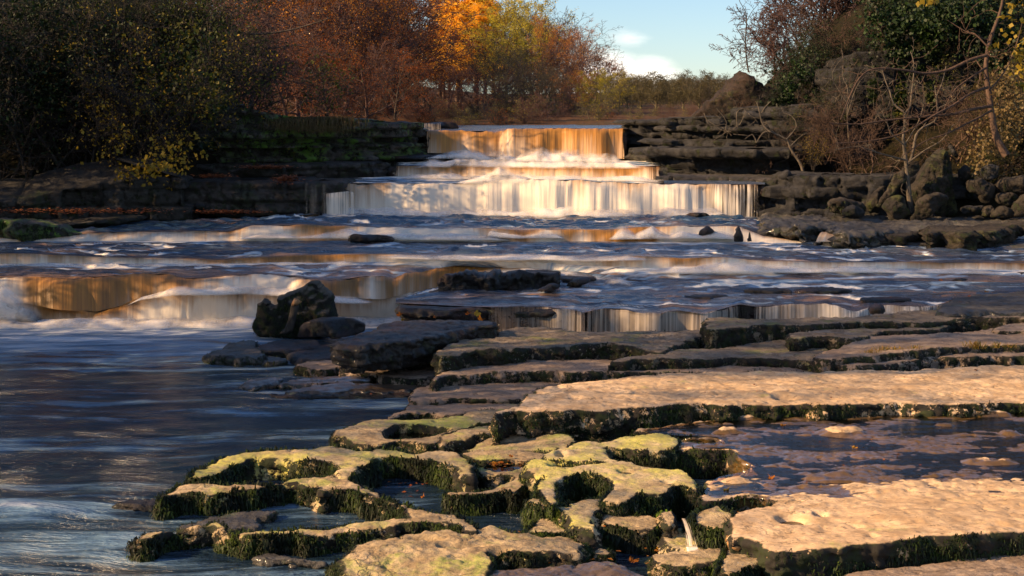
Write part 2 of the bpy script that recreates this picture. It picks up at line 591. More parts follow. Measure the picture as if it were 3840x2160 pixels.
def water_mat(name, deep=(.014, .060, .112), thin=(.60, .28, .055), foamc=(.93, .83, .68), rough=.20, bumpd=.02, fall=False, milky_sky=(.30, .44, .58), streak=1.0):  # default blues put the sky's reflection into the water's own colour
    """moving water of a long exposure: 'flow' = metres across and along the current, 'foam','amber','alp' = what the water is made of there"""
    t = NT(name)
    fl = t.sep(t.attr('flow', True))
    foam, amber, alp = t.attr('foam'), t.attr('amber'), t.attr('alp')
    if fall:
        v1 = t.comb(t.math('MULTIPLY', fl[0], 24.0 * streak), t.math('MULTIPLY', fl[1], .45), fl[2])
        v2 = t.comb(t.math('MULTIPLY', fl[0], 6.0 * streak), t.math('MULTIPLY', fl[1], .45), fl[2])
        v3 = t.comb(t.math('MULTIPLY', fl[0], 1.5), t.math('MULTIPLY', fl[1], .6), fl[2])
    else:
        v1 = t.comb(t.math('MULTIPLY', fl[0], 3.0), t.math('MULTIPLY', fl[1], 11.0), fl[2])
        v2 = t.comb(t.math('MULTIPLY', fl[0], .9), t.math('MULTIPLY', fl[1], 3.6), fl[2])
        v3 = t.comb(t.math('MULTIPLY', fl[0], .35), t.math('MULTIPLY', fl[1], 1.2), fl[2])
    s1 = t.noise(v1, 1.0, 4, .6, .3)
    s2 = t.noise(v2, 1.0, 4, .6, .2)
    s3 = t.noise(v3, 1.0, 3, .5)
    st = t.math('ADD', t.math('MULTIPLY', t.math('SUBTRACT', s1, .5), .8 if fall else 1.1), t.math('MULTIPLY', t.math('SUBTRACT', s2, .5), 1.1 if fall else 1.8))
    st = t.math('ADD', st, t.math('MULTIPLY', t.math('SUBTRACT', s3, .5), 1.7 if fall else 1.0))
    f = t.math('ADD', foam, t.math('MULTIPLY', st, .46 if fall else .85))
    f = t.mr(f, .12, .95)
    am = t.math('MULTIPLY', amber, t.mr(t.math('ADD', s2, t.math('MULTIPLY', s3, .6)), .50, .95, .55, 1.0), clamp=True)
    thinc = t.mix(t.mr(s1, .35, .7), thin, tuple(x * .62 for x in thin))
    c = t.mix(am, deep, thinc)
    c = t.mix(t.mr(f, .0, .55, 0, .75), c, milky_sky if not fall else tuple(.55 * a + .45 * b for a, b in zip(foamc, thin)))
    c = t.mix(t.mr(f, .45, 1.0), c, foamc)
    h = t.math('ADD', t.math('MULTIPLY', s1, .5), t.math('MULTIPLY', s2, 1.2))
    nb = t.bump(h, bumpd)
    r = t.mr(f, 0, .8, rough, .75)
    # a thin curtain lets the rock behind show between its strands
    strands = t.mr(t.math('ADD', t.math('MULTIPLY', s1, .65), t.math('MULTIPLY', s2, .35)), .38, .60)
    a = t.math('SUBTRACT', 1.0, t.math('MULTIPLY', alp, t.math('SUBTRACT', 1.0, strands)), clamp=True)
    a = t.math('MULTIPLY', a, t.mr(alp, 1.9, 1.0))
    sh = t.bsdf(c, r, nb, spec=.5, alpha=a)
    if fall:
        tl = t.n('ShaderNodeBsdfTranslucent')
        t.put(tl.inputs['Color'], c)
        trp = t.n('ShaderNodeBsdfTransparent')
        m1 = t.n('ShaderNodeMixShader')
        t.put(m1.inputs[0], a)
        t.t.links.new(trp.outputs[0], m1.inputs[1])
        t.t.links.new(tl.outputs[0], m1.inputs[2])
        m2 = t.n('ShaderNodeMixShader')
        m2.inputs[0].default_value = .3
        t.t.links.new(sh, m2.inputs[1])
        t.t.links.new(m1.outputs[0], m2.inputs[2])
        sh = m2.outputs[0]
    return t.done(sh)


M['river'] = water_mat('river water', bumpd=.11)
M['film'] = water_mat('water over ledge', deep=(.010, .040, .075), bumpd=.07, rough=.12, milky_sky=(.20, .29, .39))  # blues here too carry reflected sky in the base colour
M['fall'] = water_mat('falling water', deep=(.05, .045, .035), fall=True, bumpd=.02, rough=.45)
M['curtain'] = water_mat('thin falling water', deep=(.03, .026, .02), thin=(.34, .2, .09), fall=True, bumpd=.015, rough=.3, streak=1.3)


def pool_mat():
    t = NT('pool water')
    p = t.pos()
    foam = t.attr('foam')
    warp = t.scale(t.noise(p, .35, 2, col=True), (1.2, 1.2, 0))
    q = t.vadd(p, warp)
    s1 = t.noise(t.scale(q, (.55, 3.2, 1)), 1.0, 5, .62)
    s2 = t.noise(t.scale(q, (2.2, 9.5, 1)), 1.0, 5, .65)
    s0 = t.noise(t.scale(q, (.12, .62, 1)), 1.0, 3, .5)
    f = t.math('ADD', foam, t.math('MULTIPLY', t.math('SUBTRACT', s1, .5), 1.9))
    f = t.math('ADD', f, t.math('MULTIPLY', t.math('SUBTRACT', s0, .44), 1.2))
    f = t.math('ADD', f, t.math('MULTIPLY', t.math('SUBTRACT', s2, .5), .5))
    c = t.mix(t.mr(f, .05, .5), (.010, .024, .038), (.13, .235, .345))  # blue of the reflected sky mixed into the pool's base colour
    c = t.mix(t.mr(f, .45, .95), c, (.66, .69, .72))
    h = t.math('ADD', s2, t.math('MULTIPLY', s1, 2.0))
    return t.done(t.bsdf(c, t.mr(f, 0, .8, .20, .6), t.bump(h, .14), spec=.5))


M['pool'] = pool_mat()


def still_mat(name, tint, bd=.004, sc=1.0):
    t = NT(name)
    p = t.pos()
    s = t.noise(t.scale(p, (3.0 * sc, 8.0 * sc, 1)), 1.0, 4, .6)
    s2 = t.noise(t.scale(p, (14.0 * sc, 30.0 * sc, 1)), 1.0, 3, .6)
    nb = t.bump(t.math('ADD', s, t.math('MULTIPLY', s2, .35)), bd)
    g = t.n('ShaderNodeBsdfGlossy')
    g.inputs['Roughness'].default_value = .07
    t.put(g.inputs['Normal'], nb)
    g.inputs['Color'].default_value = (.95, .97, 1, 1)
    tr = t.n('ShaderNodeBsdfTransparent')
    tr.inputs['Color'].default_value = tint + (1,)
    fr = t.n('ShaderNodeFresnel')
    fr.inputs['IOR'].default_value = 1.34
    t.put(fr.inputs['Normal'], nb)
    mixs = t.n('ShaderNodeMixShader')
    t.put(mixs.inputs[0], fr.outputs[0])
    t.t.links.new(tr.outputs[0], mixs.inputs[1])
    t.t.links.new(g.outputs[0], mixs.inputs[2])
    return t.done(mixs.outputs[0])


M['puddle'] = still_mat('brown rock pool', (.42, .22, .10))
M['runoff'] = still_mat('thin run-off', (.84, .68, .50), bd=.014)


def leaf_mat(name, cols, trans=.45, rough=.6):
    """leaf colours spread by a per-leaf value"""
    t = NT(name)
    r = t.attr('rnd')
    cr = t.n('ShaderNodeValToRGB')
    e = cr.color_ramp.elements
    while len(e) < len(cols):
        e.new(.5)
    for i, c in enumerate(cols):
        e[i].position = i / max(1, len(cols) - 1)
        e[i].color = tuple(c) + (1,)
    t.put(cr.inputs[0], r)
    d = t.bsdf(cr.outputs[0], rough, spec=.3)
    tl = t.n('ShaderNodeBsdfTranslucent')
    t.put(tl.inputs['Color'], cr.outputs[0])
    ms = t.n('ShaderNodeMixShader')
    ms.inputs[0].default_value = trans
    t.t.links.new(d, ms.inputs[1])
    t.t.links.new(tl.outputs[0], ms.inputs[2])
    return t.done(ms.outputs[0])


L = {}
L['moss'] = leaf_mat('moss fronds', [(.005, .007, .002), (.009, .015, .003), (.022, .040, .005), (.07, .10, .010)], .15)
L['bright'] = leaf_mat('bright moss fronds', [(.04, .08, .006), (.10, .19, .012), (.22, .30, .03)], .3)
L['yellow'] = leaf_mat('yellow leaves', [(.16, .12, .012), (.32, .22, .02), (.07, .08, .012)], .4)
L['green'] = leaf_mat('green leaves', [(.010, .022, .004), (.030, .048, .007), (.11, .10, .012)], .4)
L['ivy'] = leaf_mat('ivy leaves', [(.003, .007, .002), (.008, .018, .004), (.022, .050, .008)], .2)
L['rust'] = leaf_mat('rust leaves', [(.15, .035, .01), (.32, .08, .012), (.50, .17, .02)], .5)
L['orange'] = leaf_mat('orange leaves', [(.30, .09, .012), (.55, .20, .02), (.66, .34, .04)], .5)
L['gold'] = leaf_mat('gold larch needles', [(.60, .27, .015), (.85, .46, .03), (.90, .56, .06)], .55)
L['lime'] = leaf_mat('yellow green leaves', [(.20, .17, .012), (.46, .38, .03), (.66, .52, .05)], .5)
L['umber'] = leaf_mat('brown beech leaves', [(.07, .022, .010), (.14, .045, .014), (.24, .085, .02)], .45)
L['olive'] = leaf_mat('olive twig haze', [(.05, .045, .018), (.09, .078, .03), (.13, .11, .045)], .3)
L['litter'] = leaf_mat('fallen beech leaves', [(.10, .028, .012), (.24, .07, .02), (.36, .13, .04)], .2)
L['straw'] = leaf_mat('dry grass', [(.07, .05, .018), (.17, .12, .05), (.06, .065, .015)], .3)
L['wetgrass'] = leaf_mat('wet grass', [(.05, .09, .012), (.34, .20, .03), (.46, .27, .04)], .35)


def bark_mat(name, c1, c2):
    t = NT(name)
    p = t.pos()
    n = t.noise(t.scale(p, (1, 1, .25)), 26, 5, .65)
    col = t.mix(t.mr(n, .35, .68), c1, c2)
    return t.done(t.bsdf(col, .85, t.bump(n, .01), spec=.25))


M['bark'] = bark_mat('dark bark', (.035, .028, .023), (.08, .065, .052))
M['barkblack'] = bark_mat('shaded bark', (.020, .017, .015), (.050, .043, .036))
M['barkgrey'] = bark_mat('grey lichened bark', (.060, .050, .038), (.13, .108, .082))
M['barkred'] = bark_mat('reddish bark', (.050, .031, .022), (.105, .066, .046))
M['barkpurple'] = bark_mat('purple brown twigs', (.060, .036, .034), (.11, .066, .058))
M['barkolive'] = bark_mat('olive twigs', (.07, .06, .035), (.13, .11, .065))


def soil_mat(name, cs, sc=1.0):
    t = NT(name)
    p = t.pos()
    a = t.noise(p, 1.3 * sc, 6, .65)
    b = t.noise(p, 12 * sc, 5, .7)
    col = t.mix(t.mr(a, .38, .62), cs[0], cs[1])
    col = t.mix(t.mr(b, .5, .68), col, cs[2])
    return t.done(t.bsdf(col, .95, t.bump(t.math('ADD', a, b), .08), spec=.15))


M['soil'] = soil_mat('woodland bank', [(.010, .008, .006), (.016, .017, .007), (.030, .018, .010)])
M['litterground'] = soil_mat('leaf covered wood floor', [(.055, .04, .02), (.075, .035, .015), (.13, .06, .02)], .4)
M['grassbank'] = soil_mat('grassy bank', [(.010, .010, .004), (.022, .018, .006), (.045, .026, .008)], 1.6)
M['bed'] = rock_mat('river bed rock', (.05, .042, .033), (.08, .065, .05), rough=.4, wetness=.4, bump=.03)
M['wood'] = bark_mat('broken wood', (.16, .085, .04), (.42, .24, .12))
# ---------------------------------------------------------------- builders: bedded slabs, boulders, cliffs
WALLS = {}


def pxsize(D):
    return D / FPX


def slab(name, label, pts, z, th, mat, edge=.05, lam=.016, amp=.012, under=.06, jag=.02, res=None, g=(0, 0), holes=(), dents=(), seed=0, cat='rock ledge', wetpoly=None,
         group=None, rough=.02, moss=0.0, mossmat='moss', mosslen=.035, layers=1, lift=None, kind=None, parent=None, mossside=None, mossclip=.25, keep=True):
    """one bed of rock: its outline (pixels, on the plane z) is unprojected, filled, given a rolling top, a rounded arris and craggy undercut sides"""
    edge = edge * .62
    rng = np.random.RandomState(seed + 11)
    pp = np.array([(p[0], p[1]) for p in pts], float)
    w_ = P(pp[:, 0], pp[:, 1], z, g[0], g[1])
    D = np.median(w_[:, 1])
    res = res or pxsize(D) * 2.3
    loops = []
    outl = closed_spline(w_[:, :2], res * .9)
    if area2(outl) < 0:
        outl = outl[::-1]
    nrm = outward(outl)
    q = fbm(outl[:, 0] * 1.1, outl[:, 1] * 1.1, seed * 1.7, 3) * 1.5 + fbm(outl[:, 0] * 5, outl[:, 1] * 5, seed * 1.7, 4, .62) * 1.1
    q = q + 1.6 * (np.abs(fbm(outl[:, 0] * 2.1, outl[:, 1] * 2.1, seed + .4, 4, .6)) - .25)
    outl = outl + nrm * (q * jag)[:, None]
    loops.append(outl)
    for h in holes:
        hp = np.array(h, float)
        hw = P(hp[:, 0], hp[:, 1], z, g[0], g[1])[:, :2]
        hl = closed_spline(hw, res * .9)
        if area2(hl) > 0:
            hl = hl[::-1]
        q = fbm(hl[:, 0] * 4, hl[:, 1] * 4, seed + 3, 3)
        hl = hl + outward(hl) * (q * jag * .6)[:, None]
        loops.append(hl)
    V2, T, nb = fill2d(loops, res, rng)
    n0 = sum(len(l) for l in loops)
    allb = np.concatenate(loops)
    d = dist_to(V2, allb)
    d[:n0] = 0
    x, y = V2[:, 0], V2[:, 1]
    zz = z + g[0] * x + g[1] * y
    zz = zz + amp * (1.3 * fbm(x * .8, y * 1.6, seed * 2.1, 3) + .45 * fbm(x * 5, y * 7, seed, 3))
    zz = zz + rough * .22 * fbm(x * 14, y * 20, seed + 5, 3)
    # thin laminae: the top breaks along millimetre-to-centimetre beds
    q = 1.9 * fbm(x * 1.3 + seed, y * 2.6, seed * .77, 4, .55) + .5 * fbm(x * 6, y * 9, seed + 2.5, 3)
    qf = q * 2.2
    zz = zz + lam * (np.floor(qf) + np.clip((qf - np.floor(qf)) * 4, 0, 1) - qf * .6) * .5
    zz = zz - np.maximum(0, fbm(x * 9, y * 13, seed + 4.4, 3) - .42) * .05
    e = edge * (1 + .8 * pn(x * 2.2, y * 2.2, seed + 9.5))
    u = np.clip(1 - d / np.maximum(e * 1.6, 1e-4), 0, 1)
    drop = e * (1 - np.sqrt(np.clip(1 - u * u, 0, 1)))
    for (cx, cy, rx, ry, dep) in dents:
        c = P(cx, cy, z, g[0], g[1])
        cx1 = P(cx + rx, cy, z, g[0], g[1])
        cy1 = P(cx, cy + ry, z, g[0], g[1])
        a = abs(cx1[0] - c[0]) + 1e-6
        b = abs(cy1[1] - c[1]) + 1e-6
        rr = np.sqrt(((x - c[0]) / a) ** 2 + ((y - c[1]) / b) ** 2) + .22 * fbm(x * 6, y * 6, seed + 7.7, 2)
        prof = np.clip(1.15 - rr, 0, 1)
        prof = prof * prof * (3 - 2 * prof)
        zz = zz - dep * np.minimum(1, prof * 1.5)
    zt = zz - drop
    if lift is not None:
        zt = zt + lift(x, y)
    V = [np.stack([x, y, zt], 1)]
    F = [T]
    wall = [np.clip(u * 1.1 - .25, 0, .8)]
    base = len(V2)
    b0 = 0
    nr = max(5, int(th / (res * .8)))
    ring_prev_all = []
    wallverts = []
    for l in loops:
        m = len(l)
        nn = outward(l)
        prev = np.arange(b0, b0 + m)
        xx, yy = l[:, 0], l[:, 1]
        ztop = zt[b0:b0 + m]
        bulge_s = 1 + .8 * pn(xx * 1.5, yy * 1.5, seed + 2.2)
        for k in range(1, nr + 1):
            f = k / nr
            h = th * f
            lay = np.floor(f * layers * .999)
            lo = .0 if layers == 1 else (pn(xx * 1.2, yy * 1.2, lay * 7.3 + seed) * .10 - .02 * lay)
            joint = 0 if layers == 1 else -.035 * np.exp(-((f * layers - np.round(f * layers)) / .10) ** 2)
            o = edge * .55 * np.sin(min(1, f * 2.2) * math.pi / 2) * bulge_s - under * f ** 1.3 * bulge_s
            o = o + lo + joint
            o = o + rough * 1.7 * fbm(xx * 6, yy * 6, h * 12 + seed, 5, .66) + jag * .9 * fbm(xx * 1.6, yy * 1.6, h * 3.5 + seed, 2)
            pz = ztop - h + rough * .3 * pn(xx * 9, yy * 9, h * 9)
            ring = np.stack([xx + nn[:, 0] * o, yy + nn[:, 1] * o, pz], 1)
            V.append(ring)
            wall.append(np.full(m, min(1., .55 + f * 1.5)))
            cur = np.arange(base, base + m)
            nx, px_ = np.roll(cur, -1), np.roll(prev, -1)
            F.append(np.stack([prev, nx, px_], 1))
            F.append(np.stack([prev, cur, nx], 1))
            prev = cur
            base += m
        b0 += m
    V = np.concatenate(V)
    # winding: top CCW up; sides outwards
    Fa = np.concatenate([F[0]] + [f[:, ::-1] for f in F[1:]]) if False else np.concatenate(F)
    at = {'wall': np.concatenate(wall)}
    if wetpoly is not None:
        wp = np.array([(p[0], p[1]) for p in wetpoly], float)
        wp = P(wp[:, 0], wp[:, 1], z, g[0], g[1])[:, :2]
        wp = closed_spline(wp, .05)
        ins = inside(V[:, :2], wp)
        dd = dist_to(V, wp)
        at['wetv'] = np.clip(.5 + np.where(ins, dd, -dd) * 3.0, 0, 1) - np.clip((V[:, 2] - (z + g[0] * V[:, 0]) - .018) * 26, 0, .8)
    o = mk(name, V, Fa, M[mat], parent, at)
    if parent is None:
        tag(o, label, cat, group, kind)
    if moss > 0:
        add_moss(o, V, Fa, np.concatenate(wall), moss, mossmat, mosslen, seed, pxsize(D), mossclip)
    if keep:
        WALLS[o.name] = (V, Fa)
    return o


def add_moss(o, V, F, wall, dens, mat, ln, seed, px, clip=.25):
    """hanging moss: fronds rooted in patches of the steep sides, one mesh, a part of its rock"""
    rng = np.random.RandomState(seed + 500)
    a, b, c = V[F[:, 0]], V[F[:, 1]], V[F[:, 2]]
    fn = np.cross(b - a, c - a)
    ar = np.linalg.norm(fn, axis=1) / 2
    fn = fn / np.maximum(1e-12, 2 * ar)[:, None]
    cen = (a + b + c) / 3
    wf = wall[F].mean(1)
    pn_ = fbm(cen[:, 0] * 1.5, cen[:, 1] * 1.5, cen[:, 2] * 2 + seed, 3)
    ok = (wf > .52 + .5 * pn(cen[:, 0] * 4, cen[:, 1] * 4, seed)) & (pn_ > -clip * 1.2) & (cen[:, 1] < cen[:, 1].max())
    wgt = ar * ok * np.clip((pn_ + clip * 1.2) * 4, 0, 1)
    tot = wgt.sum()
    if tot <= 0:
        return
    N = int(min(26000, dens * tot / (px * px) * .62))
    if N < 30:
        return
    idx = rng.choice(len(F), N, p=wgt / tot)
    r1, r2 = rng.rand(N), rng.rand(N)
    s = np.sqrt(r1)
    p = a[idx] * (1 - s)[:, None] + b[idx] * (s * (1 - r2))[:, None] + c[idx] * (s * r2)[:, None]
    n = fn[idx]
    L_ = ln * rng.uniform(.5, 1.5, N)
    side = np.cross(n, [0, 0, 1.0])
    side /= np.maximum(1e-6, np.linalg.norm(side, axis=1))[:, None]
    wd = np.maximum(px * .8, ln * .22) * rng.uniform(.6, 1.3, N)
    out = n * (L_ * rng.uniform(.35, .9, N))[:, None]
    tip = p + out + np.array([0, 0, -1.0]) * (L_ * rng.uniform(.1, 1.0, N))[:, None] + rng.normal(0, .15, (N, 3)) * L_[:, None]
    mid = p + out * .75 + np.array([0, 0, .15]) * L_[:, None]
    root = p - n * .008
    v = np.stack([root - side * wd[:, None] * .5, root + side * wd[:, None] * .5, mid + side * wd[:, None] * .5, tip, mid - side * wd[:, None] * .5], 1).reshape(-1, 3)
    i = np.arange(N)[:, None] * 5
    f = np.concatenate([i + [0, 1, 2], i + [0, 2, 4], i + [4, 2, 3]])
    cl = np.clip(.45 + .5 * fbm(p[:, 0] * 4, p[:, 1] * 4, p[:, 2] * 4, 2) + rng.normal(0, .16, N), 0, 1)
    mk('moss', v, f, L[mat], o, {'rnd': np.repeat(cl, 5)}, smooth=False)


def lump(name, label, pts, D, depth, mat, rough=.05, facet=.12, seed=0, cat='boulder', group=None, res=None, back=None, tilt=0.0, z0=None, kind=None, flat=0.5, moss=0., parent=None,
         mossmat='moss'):
    """a boulder: the photographed outline at its own distance, swollen to its real thickness and broken into facets"""
    rng = np.random.RandomState(seed + 40)
    pp = np.array([(p[0], p[1]) for p in pts], float)
    w_ = PD(pp[:, 0], pp[:, 1], D)
    q = w_[:, [0, 2]]
    res = res or pxsize(D) * 2.0
    l = closed_spline(q, res, .35)
    if area2(l) < 0:
        l = l[::-1]
    nn = outward(l)
    l = l + nn * (rough * .55 * fbm(l[:, 0] * 4, l[:, 1] * 4, seed, 3))[:, None]
    V2, T, nb = fill2d([l], res, rng)
    n0 = len(l)
    d = dist_to(V2, l)
    d[:n0] = 0
    dm = d.max()
    prof = np.sqrt(np.clip(1 - (1 - np.clip(d / (dm * flat + 1e-6), 0, 1)) ** 2, 0, 1))
    # facets: planes from a few random cells
    k = 7
    sx = rng.uniform(l[:, 0].min(), l[:, 0].max(), k)
    sy = rng.uniform(l[:, 1].min(), l[:, 1].max(), k)
    off = rng.uniform(-1, 1, k)
    gx, gy = rng.uniform(-.6, .6, k), rng.uniform(-.5, .5, k)
    x, y = V2[:, 0], V2[:, 1]
    wx = x + .12 * dm * fbm(x * 3 / max(dm, .1), y * 3 / max(dm, .1), seed, 2)
    dd = (wx[:, None] - sx) ** 2 + (y[:, None] - sy) ** 2
    ci = dd.argmin(1)
    fac = off[ci] * .5 + gx[ci] * (x - sx[ci]) / max(dm, .05) + gy[ci] * (y - sy[ci]) / max(dm, .05)
    cx_, cy_ = x.mean(), y.mean()
    hh = prof * depth * .55
    for kk in range(9):
        a_, b_ = rng.uniform(-1.1, 1.1), rng.uniform(-.9, 1.3)
        hk = depth * rng.uniform(.30, .48) * (1 + a_ * (wx - cx_) / max(2 * dm, .05) + b_ * (y - cy_) / max(2 * dm, .05))
        hh = np.minimum(hh, np.maximum(hk, .02))
    front = -hh * (1 + facet * .5 * fac * np.minimum(1, prof * 1.5)) - prof * rough * .8 * (.5 - 1.6 * np.abs(fbm(x * 3.4, y * 3.4, seed + 3, 5, .66)))
    front = front + tilt * (y - y.mean())
    bk = prof * depth * .5 * (1 + facet * fac[::-1].mean()) + prof * rough * fbm(x * 4, y * 4, seed + 31, 3) + tilt * (y - y.mean())
    Vf = np.stack([x, D + depth * .25 + front, y], 1)
    Vb = np.stack([x, D + depth * .25 + bk, y], 1)
    n = len(V2)
    # keep apparent position for parts nearer than D: pull towards the ray? (no: real geometry stays where it is)
    m = np.arange(n)
    remap = np.where(m < n0, m, m + (n - n0))
    Vall = np.concatenate([Vf, Vb[n0:]])
    idxb = np.where(m < n0, m, m + n - n0)
    Vall[:n0, 1] = (Vf[:n0, 1] + Vb[:n0, 1]) / 2
    F = np.concatenate([T, idxb[T][:, ::-1]])
    wn_ = vnormals(Vall, F)
    wall = np.clip(1 - wn_[:, 2] * 1.3, 0, 1)
    o = mk(name, Vall, F, M[mat], parent, {'wall': wall}, smooth=False)
    if parent is None:
        tag(o, label, cat, group, kind)
    if moss > 0:
        add_moss(o, Vall, F, wall, moss, mossmat, .035, seed, pxsize(D))
    return o


def cliff(name, label, path, z0, z1, mat, seed=0, lay=(.14, .34), step=.16, block=(.35, 1.1), res=None, cap=1.5, recess=0.0, cat='rock cliff', group=None, rough=.05, rise=0.0, kind=None,
          zvar=0.05, moss=0., capdrop=0.0):
    """a bedded rock face standing on a path [(x, y)]: every bed juts out by its own amount and is cracked into blocks; the top runs back as a ledge.
    cliffs run left to right as seen, facing -y"""
    rng = np.random.RandomState(seed + 77)
    p = np.array(path, float)
    D = p[:, 1].mean()
    res = res or pxsize(D) * 2.0
    # resample
    segl = np.linalg.norm(np.diff(p[:, :2], axis=0), axis=1)
    s_ = np.concatenate([[0], np.cumsum(segl)])
    n = max(4, int(s_[-1] / res))
    s = np.linspace(0, s_[-1], n)
    xx, yy = np.interp(s, s_, p[:, 0]), np.interp(s, s_, p[:, 1])
    ztop = np.interp(s, s_, p[:, 2]) if p.shape[1] > 2 else np.full(n, z1)
    t = np.stack([np.gradient(xx), np.gradient(yy)], 1)
    nn = np.stack([t[:, 1], -t[:, 0]], 1)
    nn /= np.linalg.norm(nn, axis=1)[:, None]
    for _ in range(6):
        nn = nn + np.roll(nn, 1, 0) * .5 + np.roll(nn, -1, 0) * .5
    nn[:8], nn[-8:] = nn[8], nn[-9]
    nn /= np.linalg.norm(nn, axis=1)[:, None]
    nh = max(6, int((np.max(ztop) - z0) / res))
    f = np.linspace(1, 0, nh)
    # bed boundaries
    zb = [np.max(ztop)]
    while zb[-1] > z0:
        zb.append(zb[-1] - rng.uniform(*lay))
    zb = np.array(zb)
    offs = rng.uniform(-1, 1, len(zb)) * step
    tilt_ = rng.uniform(-.01, .01, len(zb))
    S, Fz = np.meshgrid(s, f)
    Zt = ztop[None, :]
    Z = z0 + (Zt - z0) * Fz
    Zw = Z + .035 * fbm(S * .8, S * 0 + seed, Z * 0, 3)
    li = np.searchsorted(-zb, -Zw.ravel()).reshape(Zw.shape)
    li = np.clip(li, 1, len(zb) - 1)
    up, dn = zb[li - 1], zb[li]
    fr = (up - Zw) / (up - dn)
    off = offs[li] + step * 1.1 * pn(S * .55, li * 13.7 + seed, 0) + step * .5 * pn(S * 1.9, li * 5.1 + seed, 3)
    # blocks
    nb_ = int(s_[-1] / block[0]) + 4
    crack = np.zeros_like(S)
    bo = np.zeros_like(S)
    for L_i in range(len(zb)):
        js = np.cumsum(rng.uniform(block[0], block[1], nb_)) - rng.uniform(0, block[1])
        m = li == L_i
        if not m.any():
            continue
        ss = S[m] + .05 * pn(Z[m] * 6, S[m] * 3, seed)
        k = np.searchsorted(js, ss)
        dj = np.minimum(np.abs(ss - js[np.clip(k, 0, nb_ - 1)]), np.abs(ss - js[np.clip(k - 1, 0, nb_ - 1)]))
        crack[m] = np.exp(-(dj / .018) ** 2)
        bo[m] = rng.uniform(-1, 1, nb_ + 1)[np.clip(k, 0, nb_)] * step * .45
    bed = np.exp(-((np.minimum(fr, 1 - fr) * (up - dn)) / .014) ** 2)
    roundz = -.02 * (np.abs(fr - .45) * 1.8) ** 4
    o = off * 1.2 + bo * 2.6 - .12 * np.maximum(bed, crack) + roundz + rough * .8 * (.6 - 2.0 * np.abs(fbm(S * 3.6, Z * 6.5, seed + 8, 4, .6))) + bo * .5 * (fr - .5)
    if recess:
        o = o - recess * (1 - Fz)
    X = xx[None, :] + nn[None, :, 0] * o
    Y = yy[None, :] + nn[None, :, 1] * o
    Zf = Z + rough * .35 * fbm(S * 4, Z * 4, seed + 18, 3)
    V = np.stack([X, Y, Zf], -1)
    # top ledge rows going back
    nc = max(3, int(cap / (res * 3)))
    caps = []
    for k in range(nc, 0, -1):
        b = cap * k / nc
        cz = ztop + rise * b + zvar * fbm(s * 1.3, b * 1.5 + seed, 0, 4) + rough * .4 * fbm(s * 6, b * 6, 1.5, 3) - capdrop * b
        caps.append(np.stack([xx - nn[:, 0] * b + nn[:, 0] * o[0], yy - nn[:, 1] * b + nn[:, 1] * o[0], cz], -1))
    V = np.concatenate([np.array(caps), V], 0)
    nr, nc2 = V.shape[:2]
    i = np.arange(nr - 1)[:, None] * nc2 + np.arange(nc2 - 1)[None, :]
    Fq = np.stack([i, i + nc2, i + nc2 + 1, i + 1], -1).reshape(-1, 4)
    wall = np.concatenate([np.zeros((nc, nc2)), np.clip(.35 + (1 - Fz) * 3, 0, 1)])
    ob = mk(name, V.reshape(-1, 3), Fq, M[mat], None, {'wall': wall.ravel()}, smooth=False)
    tag(ob, label, cat, group, kind)
    return ob


def hills(name, X0, X1, Y0, Y1, nx, ny, zf, mat, label=None):
    xs, ys = np.linspace(X0, X1, nx), np.linspace(Y0, Y1, ny)
    X, Y = np.meshgrid(xs, ys)
    Z = zf(X, Y)
    V = np.stack([X, Y, Z], -1).reshape(-1, 3)
    i = np.arange(ny - 1)[:, None] * nx + np.arange(nx - 1)[None, :]
    Fq = np.stack([i, i + 1, i + nx + 1, i + nx], -1).reshape(-1, 4)
    o = mk(name, V, Fq, M[mat], None, {'wall': np.zeros(len(V))})
    return tag(o, label, None, None, 'structure')


# ---------------------------------------------------------------- moving water: rows of one river, each lip and foot where the photo shows it
def row(pts):
    a = np.array([(p[0], p[1]) + ((p[2],) if len(p) > 2 else (np.nan,)) for p in pts], float)
    return a


def smooth(y, k):
    ker = np.hanning(2 * k + 1)
    ker /= ker.sum()
    return np.convolve(np.pad(y, k, 'edge'), ker, 'valid')


def rowy(r, x):
    k = np.argsort(r[:, 0])
    r = r[k]
    # smooth interpolation
    y = np.interp(x, r[:, 0], r[:, 1])
    return smooth(y, 4)


def rowz(r, x):
    k = np.argsort(r[:, 0])
    return np.interp(x, r[k, 0], r[k, 2])


def wav(X, Y, a=.05, s=1.0):
    """humps of fast water, long across the picture, drawn out along the current"""
    return a * (fbm(X * .75 * s, Y * 1.9 * s, 0.3, 3) + .55 * fbm(X * 2.4 * s + 9, Y * 3.6 * s, 1.7, 3))


def grid_mesh(name, G, mat, attrs, parent=None):
    nr, nc = G.shape[:2]
    i = np.arange(nr - 1)[:, None] * nc + np.arange(nc - 1)[None, :]
    Fq = np.stack([i, i + nc, i + nc + 1, i + 1], -1).reshape(-1, 4)
    return mk(name, G.reshape(-1, 3), Fq, M[mat], parent, {k: v.reshape(-1, 3) if v.ndim == 3 else v.ravel() for k, v in attrs.items()})


